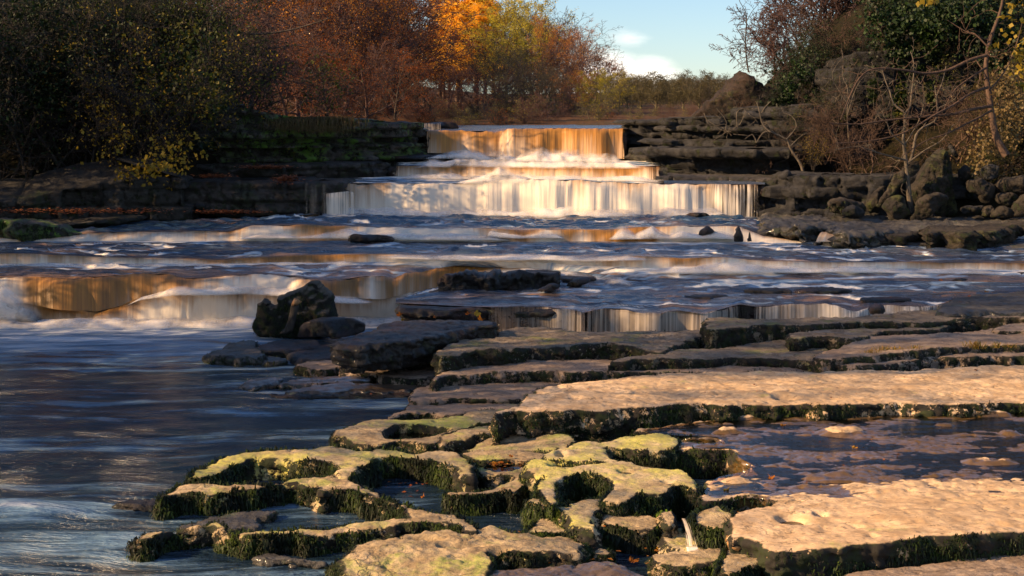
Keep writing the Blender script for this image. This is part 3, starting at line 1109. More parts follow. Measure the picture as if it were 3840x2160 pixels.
def fall(name, label, up, dn, nt=26, foam=(.25, .75), amber=.7, alp=0.0, mat='fall', cat='waterfall', seed=0, bow=.5, fseg=None, aseg=None, wallm='wet', tilt=1.7, amp=.02, edgefade=True, group=None, kind=None,
         wall=True, foamfn=None, fray=0.):
    """a curtain from the world points of its lip to those of its foot, following the parabola of falling water, with a rock step behind it"""
    n = up.shape[0]
    t = np.linspace(0, 1, nt)[:, None]
    ut = np.concatenate([[0], np.cumsum(np.linalg.norm(np.diff(up[:, :2], axis=0), axis=1))])
    H = (up[:, 2] - dn[:, 2])
    G = up[None] + (dn - up)[None] * (t ** .8)[..., None]
    G[..., 2] = up[None, :, 2] - H[None] * t ** tilt
    U = ut[None] + t * .0
    V_ = t * H[None]
    # folds in the sheet
    fo = amp * (fbm(U * 1.1, V_ * .3, seed + 9, 2) * 2.5 + fbm(U * 3.5, V_ * .4, seed, 2) * .55 + fbm(U * 12, V_ * .5, seed + 4, 2) * .12) * np.minimum(1, t * 3)
    G[..., 1] -= fo
    lipj = amp * (.55 * fbm(U * 1.7, 0, seed + 14, 4) + .2 * pn(U * 9, 0, seed + 15))
    G[..., 2] += lipj * (1 - t) ** 2
    G[..., 2] += wav(G[..., 0], G[..., 1], .02) * (1 - t) * 0
    fo_a = np.interp(t[:, 0], [0, 1], foam)[:, None] + .22 * fbm(U * .9, V_ * .2, seed + 20, 3)
    am_a = np.full_like(fo_a, amber) + .5 * fbm(U * .5, 0, seed + 30, 2)
    al_a = np.full_like(fo_a, alp)
    xp = np.linspace(0, 1, n)
    if fseg is not None:
        fo_a = fo_a + np.interp(xp, [a for a, _ in fseg], [b for _, b in fseg])[None]
    if aseg is not None:
        al_a = al_a + np.interp(xp, [a for a, _ in aseg], [b for _, b in aseg])[None]
    if fray:
        de = np.minimum(xp, 1 - xp)[None] + fray * .9 * fbm(xp[None] * 60, t * 1.5, seed + 77, 3)
        al_a = al_a + 2.3 * np.clip(1 - de / fray, 0, 1)
    if foamfn is not None:
        fo_a = fo_a + foamfn(xp[None] + 0 * t, t + 0 * xp[None])
    flow = np.stack([U + 0 * V_, V_ + 0 * U, np.full_like(fo_a, seed * 3.3)], -1)
    o = grid_mesh(name, G, mat, {'flow': flow, 'foam': fo_a, 'amber': np.clip(am_a, 0, 1), 'alp': al_a})
    tag(o, label, cat, group, kind)
    if wall:
        m = 14
        tt = np.linspace(0, 1, m)[:, None]
        W = np.repeat(up[None], m, 0).copy()
        W[..., 1] += .10 + .06 * fbm(ut[None] * 2.2, tt * H[None] * 6, seed + 50, 4) + .04 * np.sign(pn(ut[None] * 1.5, np.floor(tt * 4) * 3.3, seed))
        W[..., 2] = up[None, :, 2] - .03 - tt * (H[None] + .15)
        r = grid_mesh('rock_step', W, wallm, {'wall': np.full(W.shape[:2], .8)})
        tag(r, None, None, None, 'structure')
    return o


def terrace(name, up, dn, nt=30, foam_up=.9, foam_dn=.05, reach=.35, amp=.05, mat='river', amber=.1, seed=0, foamfn=None, s=1.0, zsag=0., ends=0., lipamber=.2, ledges=0.0, lsp=1.5):
    """sheet of river between the foot of one step (up) and the lip of the next (dn)"""
    t = np.linspace(0, 1, nt)[:, None]
    G = up[None] + (dn - up)[None] * t[..., None]
    env = np.clip(np.minimum(t * 6, (1 - t) * 5), 0, 1)
    w_ = wav(G[..., 0] + seed, G[..., 1], amp, s)
    lf = 0
    if ledges:
        q = G[..., 1] * lsp + .9 * fbm(G[..., 0] * .55 + seed, G[..., 1] * .8, 5.5, 3) * 1.6 + .12 * fbm(G[..., 0] * 2, G[..., 1] * 3, 2.5, 2)
        fr = q - np.floor(q)
        msk = np.clip(.45 + 1.3 * fbm(G[..., 0] * .45 + 3, G[..., 1] * .5, np.floor(q) * 3.7 + seed, 3), 0, 1)
        drop = np.clip((1 - fr) / .16, 0, 1)
        w_ = w_ - ledges * msk * fr * drop + ledges * .4 * msk
        lf = msk * (np.exp(-((fr - .90) / .10) ** 2) * .6 + np.exp(-((fr - .70) / .20) ** 2) * .35)
    G[..., 2] += w_ * env
    L_ = np.abs(dn[:, 1] - up[:, 1])[None] * t
    f = foam_dn + (foam_up - foam_dn) * np.exp(-(L_ / reach) ** 1.2) + .30 * fbm(G[..., 0] * .6, G[..., 1] * 1.8, seed, 3) - .10 + lf * np.clip(env * 1.5, 0, 1)
    if foamfn is not None:
        px = 512 + G[..., 0] / G[..., 1] * FPX
        f = f + foamfn(px, t + 0 * px)
    ut = up[:, 0]
    flow = np.stack([G[..., 0], G[..., 1], np.full_like(f, seed * 2.1)], -1)
    am = np.clip(amber + lipamber * np.clip((t - .85) / .15, 0, 1) + 0 * f + .8 * lf * (pn(G[..., 0] * .9, G[..., 1] * .5, seed) > -.1), 0, 1)
    xe = np.linspace(0, 1, G.shape[1])[None]
    alp = 2.2 * np.clip(1 - (np.minimum(xe, 1 - xe) + .012 * fbm(0, G[..., 1] * 2.0 + 5, xe * 9, 2)) / ends, 0, 1) if ends else 0 * f
    o = grid_mesh(name, G, mat, {'flow': flow, 'foam': f, 'amber': am, 'alp': alp + 0 * f})
    tag(o, None, None, None, 'structure')
    return o


def mist(name, label, foot, h, outw, seed=0, shells=12, cat='spray', fade=1.0, hseg=None, mat='foam', group=None):
    """billowing white water at a fall's foot: nested ragged shells, thin outside and dense within"""
    n = foot.shape[0]
    u = np.concatenate([[0], np.cumsum(np.linalg.norm(np.diff(foot[:, :2], axis=0), axis=1))])
    xp = np.linspace(0, 1, n)
    hs = np.ones(n) if hseg is None else np.interp(xp, [a for a, _ in hseg], [b for _, b in hseg])
    endf = np.clip(np.minimum(xp, 1 - xp) * 14, 0, 1)
    Vs, Fs, At, Fl, base = [], [], [], [], 0
    m = 22
    for k in range(shells):
        q = (k + .5) / shells
        sc = .55 + .75 * q
        a = np.linspace(0, math.pi, m)[:, None]
        bill = 1 + .60 * fbm(u[None] * 1.3, a * .5, seed + k * .10, 3, .5) + .10 * fbm(u[None] * 5, a * 1.5, seed + k * .3, 2)
        hh = h * hs[None] * sc * bill * endf[None]
        Y = foot[None, :, 1] + .06 - outw * .5 + np.cos(a) * outw * .5 * sc * (1 + .2 * (bill - 1))
        Z = foot[None, :, 2] - .03 + np.sin(a) ** .9 * hh
        X = foot[None, :, 0] + 0 * a
        G = np.stack([X, Y, Z], -1)
        Vs.append(G.reshape(-1, 3))
        i = np.arange(m - 1)[:, None] * n + np.arange(n - 1)[None, :]
        Fs.append(np.stack([i, i + 1, i + n + 1, i + n], -1).reshape(-1, 4) + base)
        al = .8 * (1 - q) ** 1.5 * fade * np.clip(np.sin(a) * 2.2 + .1, 0, 1) * endf[None] * np.clip(hs[None] * 2, 0, 1)
        At.append((al + 0 * X).ravel())
        Fl.append(np.stack([u[None] + 0 * a, Z * 1.0, np.full_like(X, seed + k * .2)], -1).reshape(-1, 3))
        base += m * n
    o = mk(name, np.concatenate(Vs), np.concatenate(Fs), M[mat], None, {'dens': np.concatenate(At), 'flow': np.concatenate(Fl)})
    tag(o, label, cat, group)
    return o


def foam_mat():
    t = NT('white spray')
    f = t.attr('flow', True)
    n = t.noise(t.scale(f, (1.8, 2.6, 1)), 1.0, 3, .5, .4)
    n2 = t.noise(t.scale(f, (9, 2.0, 1)), 1.0, 3, .5)
    a = t.math('MULTIPLY', t.attr('dens'), t.mr(t.math('ADD', n, t.math('MULTIPLY', n2, .35)), .48, .86, .04, 1.0), clamp=True)
    c = t.mix(t.mr(n, .35, .65), (.90, .80, .68), (.94, .91, .87))
    return t.done(t.bsdf(c, .9, None, spec=.1, alpha=a))


M['foam'] = foam_mat()
# ---------------------------------------------------------------- trees, shrubs, leaves, grass
def norm3(v):
    l = math.sqrt(v[0] * v[0] + v[1] * v[1] + v[2] * v[2]) or 1
    return (v[0] / l, v[1] / l, v[2] / l)


def skeleton(seed, h, r0, levels=4, kids=(14, 7, 5, 4), steps=(12, 6, 4, 3), ratio=(.42, .5, .5, .5), ang=(55, 45, 45, 45), start=.25, up=(.02, .05, .03, .0), wander=(.06, .16, .22, .3), lean=(0, 0),
             shape='round', stems=1, spread=.0, base=(0, 0, 0)):
    rr = random.Random(seed)
    segs, tips = [], []

    def br(p, d, Ln, r, lev, clock):
        n = steps[lev]
        s = Ln / n
        w_, u_ = wander[lev], up[lev]
        k_total = kids[lev] if lev < levels - 1 else 0
        st = start if lev == 0 else .15
        made = 0
        az = rr.random() * 6.28
        for i in range(n):
            d = norm3((d[0] + rr.gauss(0, w_), d[1] + rr.gauss(0, w_), d[2] + rr.gauss(0, w_) + u_))
            q = (p[0] + d[0] * s, p[1] + d[1] * s, p[2] + d[2] * s)
            f = (i + 1) / n
            ra, rb = r * (1 - .88 * i / n), r * (1 - .88 * f)
            segs.append((*p, *q, ra, rb, lev))
            if lev >= levels - 2:
                tips.append((*q, lev))
            want = int(k_total * max(0, (f - st) / (1 - st)) + .5)
            while made < want:
                made += 1
                a = math.radians(ang[lev] * rr.uniform(.7, 1.25))
                az += 2.4 + rr.uniform(-.5, .5)
                # basis
                ax = norm3((d[1] - d[2] * .3, d[2] * .2 - d[0], d[0] * .3 + .01))
                bx = (d[1] * ax[2] - d[2] * ax[1], d[2] * ax[0] - d[0] * ax[2], d[0] * ax[1] - d[1] * ax[0])
                ca, sa = math.cos(a), math.sin(a)
                cz, sz = math.cos(az), math.sin(az)
                nd = norm3(tuple(d[j] * ca + (ax[j] * cz + bx[j] * sz) * sa for j in range(3)))
                t = rr.random()
                pp = tuple(p[j] + (q[j] - p[j]) * t for j in range(3))
                if lev == 0:
                    if shape == 'cone':
                        kl = 1.15 - f
                    elif shape == 'round':
                        kl = .45 + 1.0 * math.sin(math.pi * min(1, max(0, (f - st) / (1 - st)) * .8 + .12))
                    elif shape == 'vase':
                        kl = 1.15 - .45 * f
                    else:
                        kl = .8
                else:
                    kl = 1.1 - .6 * f
                br(pp, nd, Ln * ratio[lev] * kl * rr.uniform(.75, 1.2), max(.004, rb * .62 + .002), lev + 1, az)
            p = q

    for s in range(stems):
        a = rr.random() * 6.28
        d = norm3((lean[0] + spread * math.cos(a), lean[1] + spread * math.sin(a), 1))
        br((base[0] + rr.uniform(-.2, .2) * (stems > 1), base[1] + rr.uniform(-.2, .2) * (stems > 1), base[2]), d, h * (1 if s == 0 else rr.uniform(.6, 1)), r0 * (1 if s == 0 else rr.uniform(.6, .9)), 0, 0)
    return np.array(segs), np.array(tips)


def tubes(segs, rmin=.0, k=None):
    """every segment a tapering prism"""
    out_v, out_f, base = [], [], 0
    big = segs[:, 8] <= 0
    for sel, kk in ((big, 8), (~big, 3)):
        s = segs[sel]
        if not len(s):
            continue
        a, b = s[:, :3], s[:, 3:6]
        ra, rb = np.maximum(s[:, 6], rmin), np.maximum(s[:, 7], rmin * .8)
        d = b - a
        Ln = np.linalg.norm(d, axis=1)[:, None]
        d = d / np.maximum(Ln, 1e-6)
        b = b + d * np.minimum(ra[:, None] * .4, Ln * .2)
        ref = np.where(np.abs(d[:, 2:3]) > .9, [[1., 0, 0]], [[0, 0, 1.]])
        u = np.cross(d, ref)
        u /= np.linalg.norm(u, axis=1)[:, None]
        v = np.cross(d, u)
        th = np.arange(kk) * 2 * math.pi / kk
        c, sn = np.cos(th)[None, :, None], np.sin(th)[None, :, None]
        ringa = a[:, None] + (u[:, None] * c + v[:, None] * sn) * ra[:, None, None]
        ringb = b[:, None] + (u[:, None] * c + v[:, None] * sn) * rb[:, None, None]
        V = np.concatenate([ringa, ringb], 1)
        n = len(s)
        i = np.arange(n)[:, None] * 2 * kk + np.arange(kk)[None]
        j = np.arange(n)[:, None] * 2 * kk + (np.arange(kk)[None] + 1) % kk
        F = np.stack([i, i + kk, j + kk, j], -1).reshape(-1, 4)
        out_v.append(V.reshape(-1, 3))
        out_f.append(F + base)
        base += n * 2 * kk
    return np.concatenate(out_v), np.concatenate(out_f)


def leafcloud(tips, n, size, rng, spread=.25, droop=0.0, sel=None, clump=0.0, aspect=.6):
    t = tips if sel is None else tips[sel]
    if clump:
        q = fbm(t[:, 0] * clump, t[:, 1] * clump, t[:, 2] * clump, 2)
        t = t[q > -.12]
    i = rng.randint(0, len(t), n)
    p = t[i, :3] + rng.normal(0, spread, (n, 3)) * np.array([1, 1, .8])
    d = rng.normal(0, 1, (n, 3))
    d[:, 2] -= droop
    d /= np.linalg.norm(d, axis=1)[:, None]
    s = np.cross(d, rng.normal(0, 1, (n, 3)))
    s /= np.linalg.norm(s, axis=1)[:, None]
    L_ = size * rng.uniform(.6, 1.3, n)[:, None]
    a = p
    b = p + d * L_ * .45 + s * L_ * aspect * .5
    c = p + d * L_
    e = p + d * L_ * .45 - s * L_ * aspect * .5
    V = np.stack([a, b, c, e], 1).reshape(-1, 3)
    F = np.arange(n)[:, None] * 4 + np.array([0, 1, 2, 3])
    cl = np.clip(.5 + .55 * fbm(p[:, 0] * .8, p[:, 1] * .8, p[:, 2] * .8, 2) + rng.normal(0, .2, n), 0, 1)
    return V, F, np.repeat(cl, 4)


PROTO = {}


def tree_parts(seed, segs, tips, nleaf, lsize, lmat, bark, spread, rmin, clump=0.0, droop=0.0):
    rng = np.random.RandomState(seed)
    big = segs[segs[:, 8] <= 0]
    small = segs[segs[:, 8] > 0]
    parts = [('trunk', tubes(big, rmin), None, M[bark]), ('branches', tubes(small, rmin), None, M[bark])]
    if nleaf:
        v, f, c = leafcloud(tips, nleaf, lsize, rng, spread, droop, None, clump)
        parts.append(('foliage', (v, f), c, L[lmat]))
    return parts


def put_tree(name, parts, loc, rz=0, sc=1.0, label=None, cat='tree', group=None, szz=None, key=None):
    root = empty(name, loc)
    root.rotation_euler = (0, 0, rz)
    root.scale = (sc, sc, szz or sc)
    tag(root, label, cat, group)
    for i, (pn_, (v, f), c, m) in enumerate(parts):
        k = (id(parts), i)
        if k not in PROTO:
            o = mk(pn_, v, f, m, None, {'rnd': c} if c is not None else None, smooth=(pn_ == 'trunk'), loc=np.zeros(3))
            PROTO[k] = o.data
        else:
            o = bpy.data.objects.new(pn_, PROTO[k])
            C.objects.link(o)
        o.location = (0, 0, 0)
        o.parent = root
    return root


def merged(name, items, mat, label, cat, attrs=True, group=None):
    """one mesh out of many placed copies (a mass nobody could count)"""
    Vs, Fs, Cs, b = [], [], [], 0
    for (v, f, c), loc, rz, sc in items:
        cz, sz = math.cos(rz), math.sin(rz)
        q = v * sc
        q = np.stack([q[:, 0] * cz - q[:, 1] * sz, q[:, 0] * sz + q[:, 1] * cz, q[:, 2]], 1) + np.array(loc)
        Vs.append(q)
        Fs.append(f + b)
        Cs.append(c if c is not None else np.full(len(v), .5))
        b += len(v)
    o = mk(name, np.concatenate(Vs), np.concatenate(Fs), mat, None, {'rnd': np.concatenate(Cs)}, smooth=False)
    return tag(o, label, cat, group, 'stuff')


def scatter_leaves(name, label, pts, size, mat, seed=0, kind='stuff', cat='leaf litter', curl=.5):
    rng = np.random.RandomState(seed)
    n = len(pts)
    az = rng.uniform(0, 6.28, n)
    L_ = size * rng.uniform(.6, 1.3, n)
    k = np.array([(-.5, 0), (-.1, .32), (.5, .0), (-.1, -.32)])
    V = []
    for j in range(4):
        x = k[j, 0] * L_
        y = k[j, 1] * L_
        V.append(np.stack([pts[:, 0] + x * np.cos(az) - y * np.sin(az), pts[:, 1] + x * np.sin(az) + y * np.cos(az), pts[:, 2] + .006 + L_ * curl * rng.uniform(0, .6, n)], 1))
    V = np.stack(V, 1).reshape(-1, 3)
    F = np.arange(n)[:, None] * 4 + np.array([0, 1, 2, 3])
    o = mk(name, V, F, L[mat], None, {'rnd': np.repeat(rng.rand(n), 4)}, smooth=False)
    return tag(o, label, cat, None, kind)


def grass_tuft(name, label, loc, n, h, spread, mat, seed=0, droop=.4, wd=.006, cat='grass tuft', group=None, lean=(0, -.2), sx=None):
    rng = np.random.RandomState(seed)
    sx = sx or spread
    p = np.stack([rng.normal(0, sx, n), rng.normal(0, spread, n), np.zeros(n)], 1) + np.array(loc)
    a = rng.uniform(0, 6.28, n)
    d = np.stack([np.cos(a) * .5 + lean[0] + rng.normal(0, .35, n), np.sin(a) * .5 + lean[1], np.ones(n)], 1)
    H = h * rng.uniform(.5, 1.2, n)[:, None]
    s = np.stack([-np.sin(a), np.cos(a) * .3, 0 * a], 1) * wd
    m = p + d * H * .6
    e = m + d * H * .3 * np.array([1.6, 1.6, 1 - 2 * droop]) - np.array([0, 0, 1.0]) * H * droop * .5
    V = np.stack([p - s, p + s, m + s * .8, e, m - s * .8], 1).reshape(-1, 3)
    i = np.arange(n)[:, None] * 5
    F = np.concatenate([i + [0, 1, 2], i + [0, 2, 4], i + [4, 2, 3]])
    o = mk(name, V, F, L[mat], None, {'rnd': np.repeat(rng.rand(n), 5)}, smooth=False)
    return tag(o, label, cat, group)


LEAF_SHAPE = None


def lobed_leaf(name, label, loc, size, rz, tiltx, mat, val=.5, group=None, cat='fallen leaf'):
    """one fallen maple-like leaf: five lobes, folded along the middle, with its stalk"""
    pts = []
    n = 40
    for i in range(n):
        a = 2 * math.pi * i / n
        lob = .55 + .45 * abs(math.cos(2.5 * a)) ** .8
        lob *= (.75 + .35 * math.cos(a))
        pts.append((lob * math.cos(a), lob * math.sin(a) * .95))
    pts = np.array(pts) * size * .6
    z = np.abs(pts[:, 1]) * .35 + .012 * np.sin(pts[:, 0] * 40 / max(size, .01))
    V = [(0, 0, 0)] + [(a, b, c) for (a, b), c in zip(pts, z)]
    F = [(0, i + 1, (i + 1) % n + 1) for i in range(n)]
    k = len(V)
    V += [(-.2 * size, -.004, .004), (-.2 * size, .004, .004), (-.75 * size, .0, .03)]
    F += [(k, k + 1, k + 2)]
    V = np.array(V, float)
    cx, sx = math.cos(tiltx), math.sin(tiltx)
    V = np.stack([V[:, 0], V[:, 1] * cx - V[:, 2] * sx, V[:, 1] * sx + V[:, 2] * cx], 1)
    cz, sz = math.cos(rz), math.sin(rz)
    V = np.stack([V[:, 0] * cz - V[:, 1] * sz, V[:, 0] * sz + V[:, 1] * cz, V[:, 2]], 1)
    o = mk(name, V + np.array(loc), np.array(F), L[mat], None, {'rnd': np.full(len(V), val)}, smooth=False)
    return tag(o, label, cat, group)
# ================================================================ THE PLACE
rng = np.random.RandomState(3)

# ---- river bed under everything (ground sheet, reaches the horizon)
def bedz(X, Y):
    z = np.where(Y < 23, -.6, np.interp(Y, [23, 26, 29, 32.8, 33.2, 37, 43, 60, 200, 900], [-.2, .35, .6, .7, 1.4, 1.7, 2.4, 2.6, 2.6, 2.6]))
    return z + .04 * fbm(X * .6, Y * .6, 2, 2)


hills('ground', -400, 400, 2, 900, 90, 240, lambda X, Y: bedz(X, Y), 'bed')
ys = None

# ---- rows of the river -------------------------------------------------------
xA = np.arange(-24, 452, 1.6)
xF = np.arange(-24, 1056, 1.6)
xB = np.arange(396, 1056, 1.6)

U0 = row([(-24, 277.6), (0, 277.5), (40, 276.9), (73, 279), (112, 275.5), (150, 274), (168, 273.8), (185, 278.5), (212, 278), (240, 275), (252, 274.5), (271, 275), (300, 277), (318, 281),
          (341, 280), (361, 276.5), (385, 275.5), (392, 279), (405, 274), (426, 271.5), (439, 268), (454, 266), (478, 267), (517, 268), (560, 270), (600, 274), (683, 279), (760, 279), (850, 280), (1056, 283)])
U0z = np.array([(-24, .70), (440, .70), (600, .76), (1056, .72)])


def zrow(r, zt, x):
    y = rowy(r, x)
    z = np.interp(x, zt[:, 0], zt[:, 1])
    Dd = P(x, y, z)[:, 1]
    return PD(x, y, smooth(Dd, 34))


uF = zrow(U0, U0z, xF)
uA = zrow(U0, U0z, xA)
A1 = row([(-24, 300), (30, 304), (60, 309), (95, 312), (120, 306), (145, 296), (180, 291), (215, 291), (250, 290), (285, 292), (318, 296), (341, 299), (385, 299), (407, 293), (440, 286), (452, 284)])
yA1 = rowy(A1, xA)
A0y = rowy(row([(-24, 322), (100, 322.5), (250, 321), (330, 321), (452, 318)]), xA)
a0 = P(xA, A0y, 0.0)
a1 = PD(xA, yA1, uA[:, 1] - .42)
terr_white = lambda px, t: np.interp(px, [-24, 30, 60, 110, 140, 320, 400, 452], [0, 0, 0, 0, .2, .2, .1, .0])
fall('waterfall', 'wide amber curtain of the long lower step at the left edge', uA, a1, nt=26, foam=(-.02, .28), amber=.85, seed=1, amp=.06,
     fseg=[(0, .95), (.06, .8), (.12, .0), (.40, .0), (.46, .15), (.52, .55), (.62, .75), (.70, .45), (.75, .05), (.80, .10), (.835, .6), (.87, .1), (1, .1)], tilt=1.8)
fall('waterfall', 'white apron of water spreading from the ledge into the dark pool behind the boulder', a1, a0, nt=26, foam=(.35, .95), amber=.6, seed=2, amp=.05, tilt=1.2,
     fseg=[(0, .8), (.05, .6), (.14, -.30), (.30, -.25), (.38, .1), (1, .2)], wall=False)
mist('foam', 'white plume boiling up at the extreme left foot of the long step', PD(np.arange(-24, 44, 1.5), 318, 22.9), .55, .5, seed=3, hseg=[(0, .8), (.5, 1), (1, .2)])
mist('foam', 'low white foam line along the pool below the long step', a0[:290] + np.array([0, -.1, 0]), .13, .7, seed=4)
mist('foam', 'rounded white foam cushion on the ledge half way down the long step', a1[95:250] + np.array([0, -.05, .0]), .12, .4, seed=5, hseg=[(0, .2), (.3, 1), (.8, .8), (1, .3)])

# terrace above the long step, second low step
T1 = row([(-24, 264.5), (200, 264), (330, 262.8), (383, 262), (450, 261), (520, 262), (600, 266), (683, 269.5), (760, 269), (850, 268.5), (1056, 270)])
T1z = np.array([(-24, .76), (330, .78), (450, .84), (700, .86), (1056, .84)])
t1 = zrow(T1, T1z, xF)
terrace('water', t1, uF, 44, ledges=.05, lsp=1.3, foam_up=.75, foam_dn=.05, reach=.28, amp=.045, seed=11, amber=.25,
        foamfn=lambda px, t: np.interp(px, [250, 300, 330, 400, 560, 700, 800, 1024], [0, .10, .15, .08, .18, .25, .10, .05]))
L2 = row([(-24, 253), (25, 253.5), (60, 255), (120, 257.5), (180, 258.5), (217, 260), (250, 257.5), (300, 255), (383, 254), (430, 256), (480, 257), (540, 256), (585, 257.5), (640, 256), (683, 258.5), (720, 257), (770, 261),
          (830, 262), (900, 262), (1056, 263.5)])
l2 = PD(xF, rowy(L2, xF), t1[:, 1] + .14)
fall('waterfall', 'second low step, a thin white and amber ribbon across the whole river', l2, t1, nt=12, foam=(.12, .55), amber=.8, seed=6, amp=.015,
     fseg=[(0, .1), (.08, .15), (.15, .3), (.24, -.1), (.34, -.15), (.4, .5), (.55, .5), (.60, .1), (.68, .2), (.72, .4), (.85, .2), (1, .1)], wall=False)
mist('foam', 'white crest of foam running over the middle of the second step', l2[250:420], .085, .5, seed=7, hseg=[(0, .2), (.3, 1), (1, .4)])
mist('foam', 'tumbling cream foam on the rapids by the right bank', t1[420:640] + np.array([0, 0, .0]), .11, .5, seed=8, hseg=[(0, .7), (.2, 1.3), (.45, .5), (.55, .9), (.7, .35), (1, .5)])
mist('foam', 'thin foam line under the left half of the second step', t1[0:250], .045, .3, seed=9)

T2 = row([(-24, 242), (130, 241), (330, 240.6), (480, 241.7), (620, 241.6), (740, 242), (800, 243), (1056, 246)])
T2z = np.array([(-24, .93), (500, .96), (1056, .93)])
t2 = zrow(T2, T2z, xF)
terrace('water', t2, l2, 60, ledges=.07, lsp=1.0, foam_up=.55, foam_dn=.02, reach=.35, amp=.05, seed=12, amber=.1, foamfn=lambda px, t: np.interp(px, [0, 500, 620, 760, 1024], [-.02, .0, .12, .25, .15]))
L3 = row([(-24, 238), (70, 236), (90, 233), (160, 231.8), (230, 231.5), (250, 226), (300, 224.8), (343, 226), (400, 227.5), (440, 229), (480, 228), (520, 230), (540, 229.5), (610, 229.5), (630, 228), (683, 226), (740, 227), (752, 231),
          (765, 236), (800, 241), (850, 241.5), (1056, 244.5)])
l3 = PD(xF, rowy(L3, xF), t2[:, 1] + .35)
fall('waterfall', 'third step in mid river with orange panes of peaty water between white tumbles', l3, t2, nt=14, foam=(.15, .6), amber=1.0, seed=15, amp=.04,
     fseg=[(0, .3), (.16, .3), (.24, .2), (.28, .5), (.30, -.1), (.34, .1), (.37, .7), (.46, .6), (.495, .05), (.51, -.25), (.53, .5), (.55, -.2), (.56, .15), (.585, -.4), (.625, -.55), (.635, .3), (.67, .6), (.72, .4), (1, .3)], wallm='wet')
mist('foam', 'white tumble of foam on the left part of the third step', (l3 * .35 + t2 * .65)[165:335], .14, .55, seed=16, hseg=[(0, .5), (.15, .5), (.22, .1), (.3, .4), (.42, 1.2), (.5, .5), (.58, 1.1), (.68, .4), (.78, 1.2), (.88, .4), (1, .5)])
mist('foam', 'white tumble of foam pouring over rocks on the right part of the third step', (l3 * .4 + t2 * .6)[395:478], .15, .5, seed=17, hseg=[(0, .5), (.1, 1.2), (.2, .4), (.33, 1.1), (.45, .3), (.55, .9), (.7, .35), (.8, .9), (1, .2)])
mist('foam', 'small white splash between the orange panes of the third step', (l3 * .5 + t2 * .5)[318:368], .12, .4, seed=18, hseg=[(0, 1), (.5, .4), (.8, 1), (1, .3)])

T3 = row([(-24, 232), (60, 228), (110, 222), (150, 215.5), (220, 215), (315, 214), (480, 215), (683, 215.5), (760, 217), (830, 220), (900, 226), (1056, 236)])
T3z = np.array([(-24, 1.05), (200, 1.14), (500, 1.14), (760, 1.12), (1056, 1.05)])
t3 = zrow(T3, T3z, xF)
terrace('water', t3, l3, 90, ledges=.09, lsp=.8, foam_up=.35, foam_dn=.0, reach=.35, amp=.075, seed=13, amber=.05, s=1.1, foamfn=lambda px, t: np.interp(px, [0, 220, 300, 420, 560, 740], [0, .0, .12, .1, .06, .12]))

# main falls: third, second and top tier
xC = np.arange(300, 766, 1.2)
c0 = P(xC, rowy(row([(300, 213.8), (315, 214), (480, 215), (683, 216), (766, 216.8)]), xC), np.interp(xC, T3z[:, 0], T3z[:, 1]))
C1 = row([(300, 184), (332, 183), (359, 183), (436, 184), (480, 182), (520, 179), (580, 180.5), (606, 182.5), (672, 184), (766, 184.5)])
c1 = PD(xC, rowy(C1, xC), c0[:, 1] + .50)
fall('waterfall', 'broad cream bottom tier of the main falls, widest of the three', c1, c0, nt=40, foam=(.52, 1.0), amber=.75, mat='fall', seed=21, amp=.09, fray=.02,
     fseg=[(0, .25), (.06, .0), (.12, -.12), (.2, -.02), (.3, .25), (.42, .55), (.52, .35), (.6, .1), (.68, -.05), (.8, .15), (.9, .0), (1, -.1)],
     aseg=[(0, 2.2), (.03, 1.6), (.05, 1.2), (.07, .5), (.12, 0), (.86, 0), (.9, .7), (.93, 1.2), (.96, 1.0), (.985, 1.5), (1, 2.3)])
mist('spray', 'fine white spray where the bottom tier meets the river', c0[20:370], .17, .7, seed=22, fade=.9)
xD = np.arange(340, 672, 1.2)
C2z = np.full_like(xD, 1.90)
d0 = P(xD, rowy(row([(340, 178.5), (393, 176.5), (450, 177), (540, 178.5), (672, 179.5)]), xD), 1.90)
dnC = PD(xD, rowy(C1, xD), np.interp(xD, xC, c1[:, 1]))
terrace('water', d0, dnC, 16, ends=.12, foam_up=.95, foam_dn=.45, reach=1.0, amp=.03, seed=23, lipamber=.1)
# shelf of the tier beyond the second tier's ends
xs_ = np.arange(296, 352, 1.2)
terrace('water', P(xs_, 178.5, 1.90), PD(xs_, rowy(C1, xs_), np.interp(xs_, xC, c1[:, 1])), 8, foam_up=.2, foam_dn=.2, reach=1, amp=.01, seed=23)
xs_ = np.arange(664, 766, 1.2)
terrace('water', P(xs_, 180.5, 1.90), PD(xs_, rowy(C1, xs_), np.interp(xs_, xC, c1[:, 1])), 8, foam_up=.1, foam_dn=.05, reach=1, amp=.01, seed=24)
D1 = row([(384, 167), (397, 165.8), (474, 165), (553, 166.5), (606, 166.5), (655, 166), (672, 166.5)])
xE = np.arange(388, 668, 1.2)
e0 = P(xE, rowy(row([(340, 178.5), (393, 176.5), (450, 177), (540, 178.5), (672, 179.5)]), xE), 1.90)
e1 = PD(xE, rowy(D1, xE), e0[:, 1] + .38)
fall('waterfall', 'middle tier of the main falls, a low amber band', e1, e0, nt=20, foam=(.05, .6), amber=.95, seed=25, amp=.06, fray=.03,
     fseg=[(0, .3), (.1, .2), (.25, .0), (.5, .15), (.7, .0), (1, .0)], aseg=[(0, 2.0), (.03, .6), (.06, 0), (.9, .0), (.95, .8), (1, 2.2)])
mist('foam', 'dome of white water thrown up between the middle and bottom tiers', P(np.arange(455, 545, 1.2), 181, 1.87), .22, .9, seed=26, hseg=[(0, .1), (.3, .8), (.5, 1.4), (.7, .9), (1, .1)])
mist('foam', 'white foam band along the foot of the middle tier', e0[5:225] + np.array([0, -.15, 0]), .11, .8, seed=27)
xG = np.arange(424, 628, 1.0)
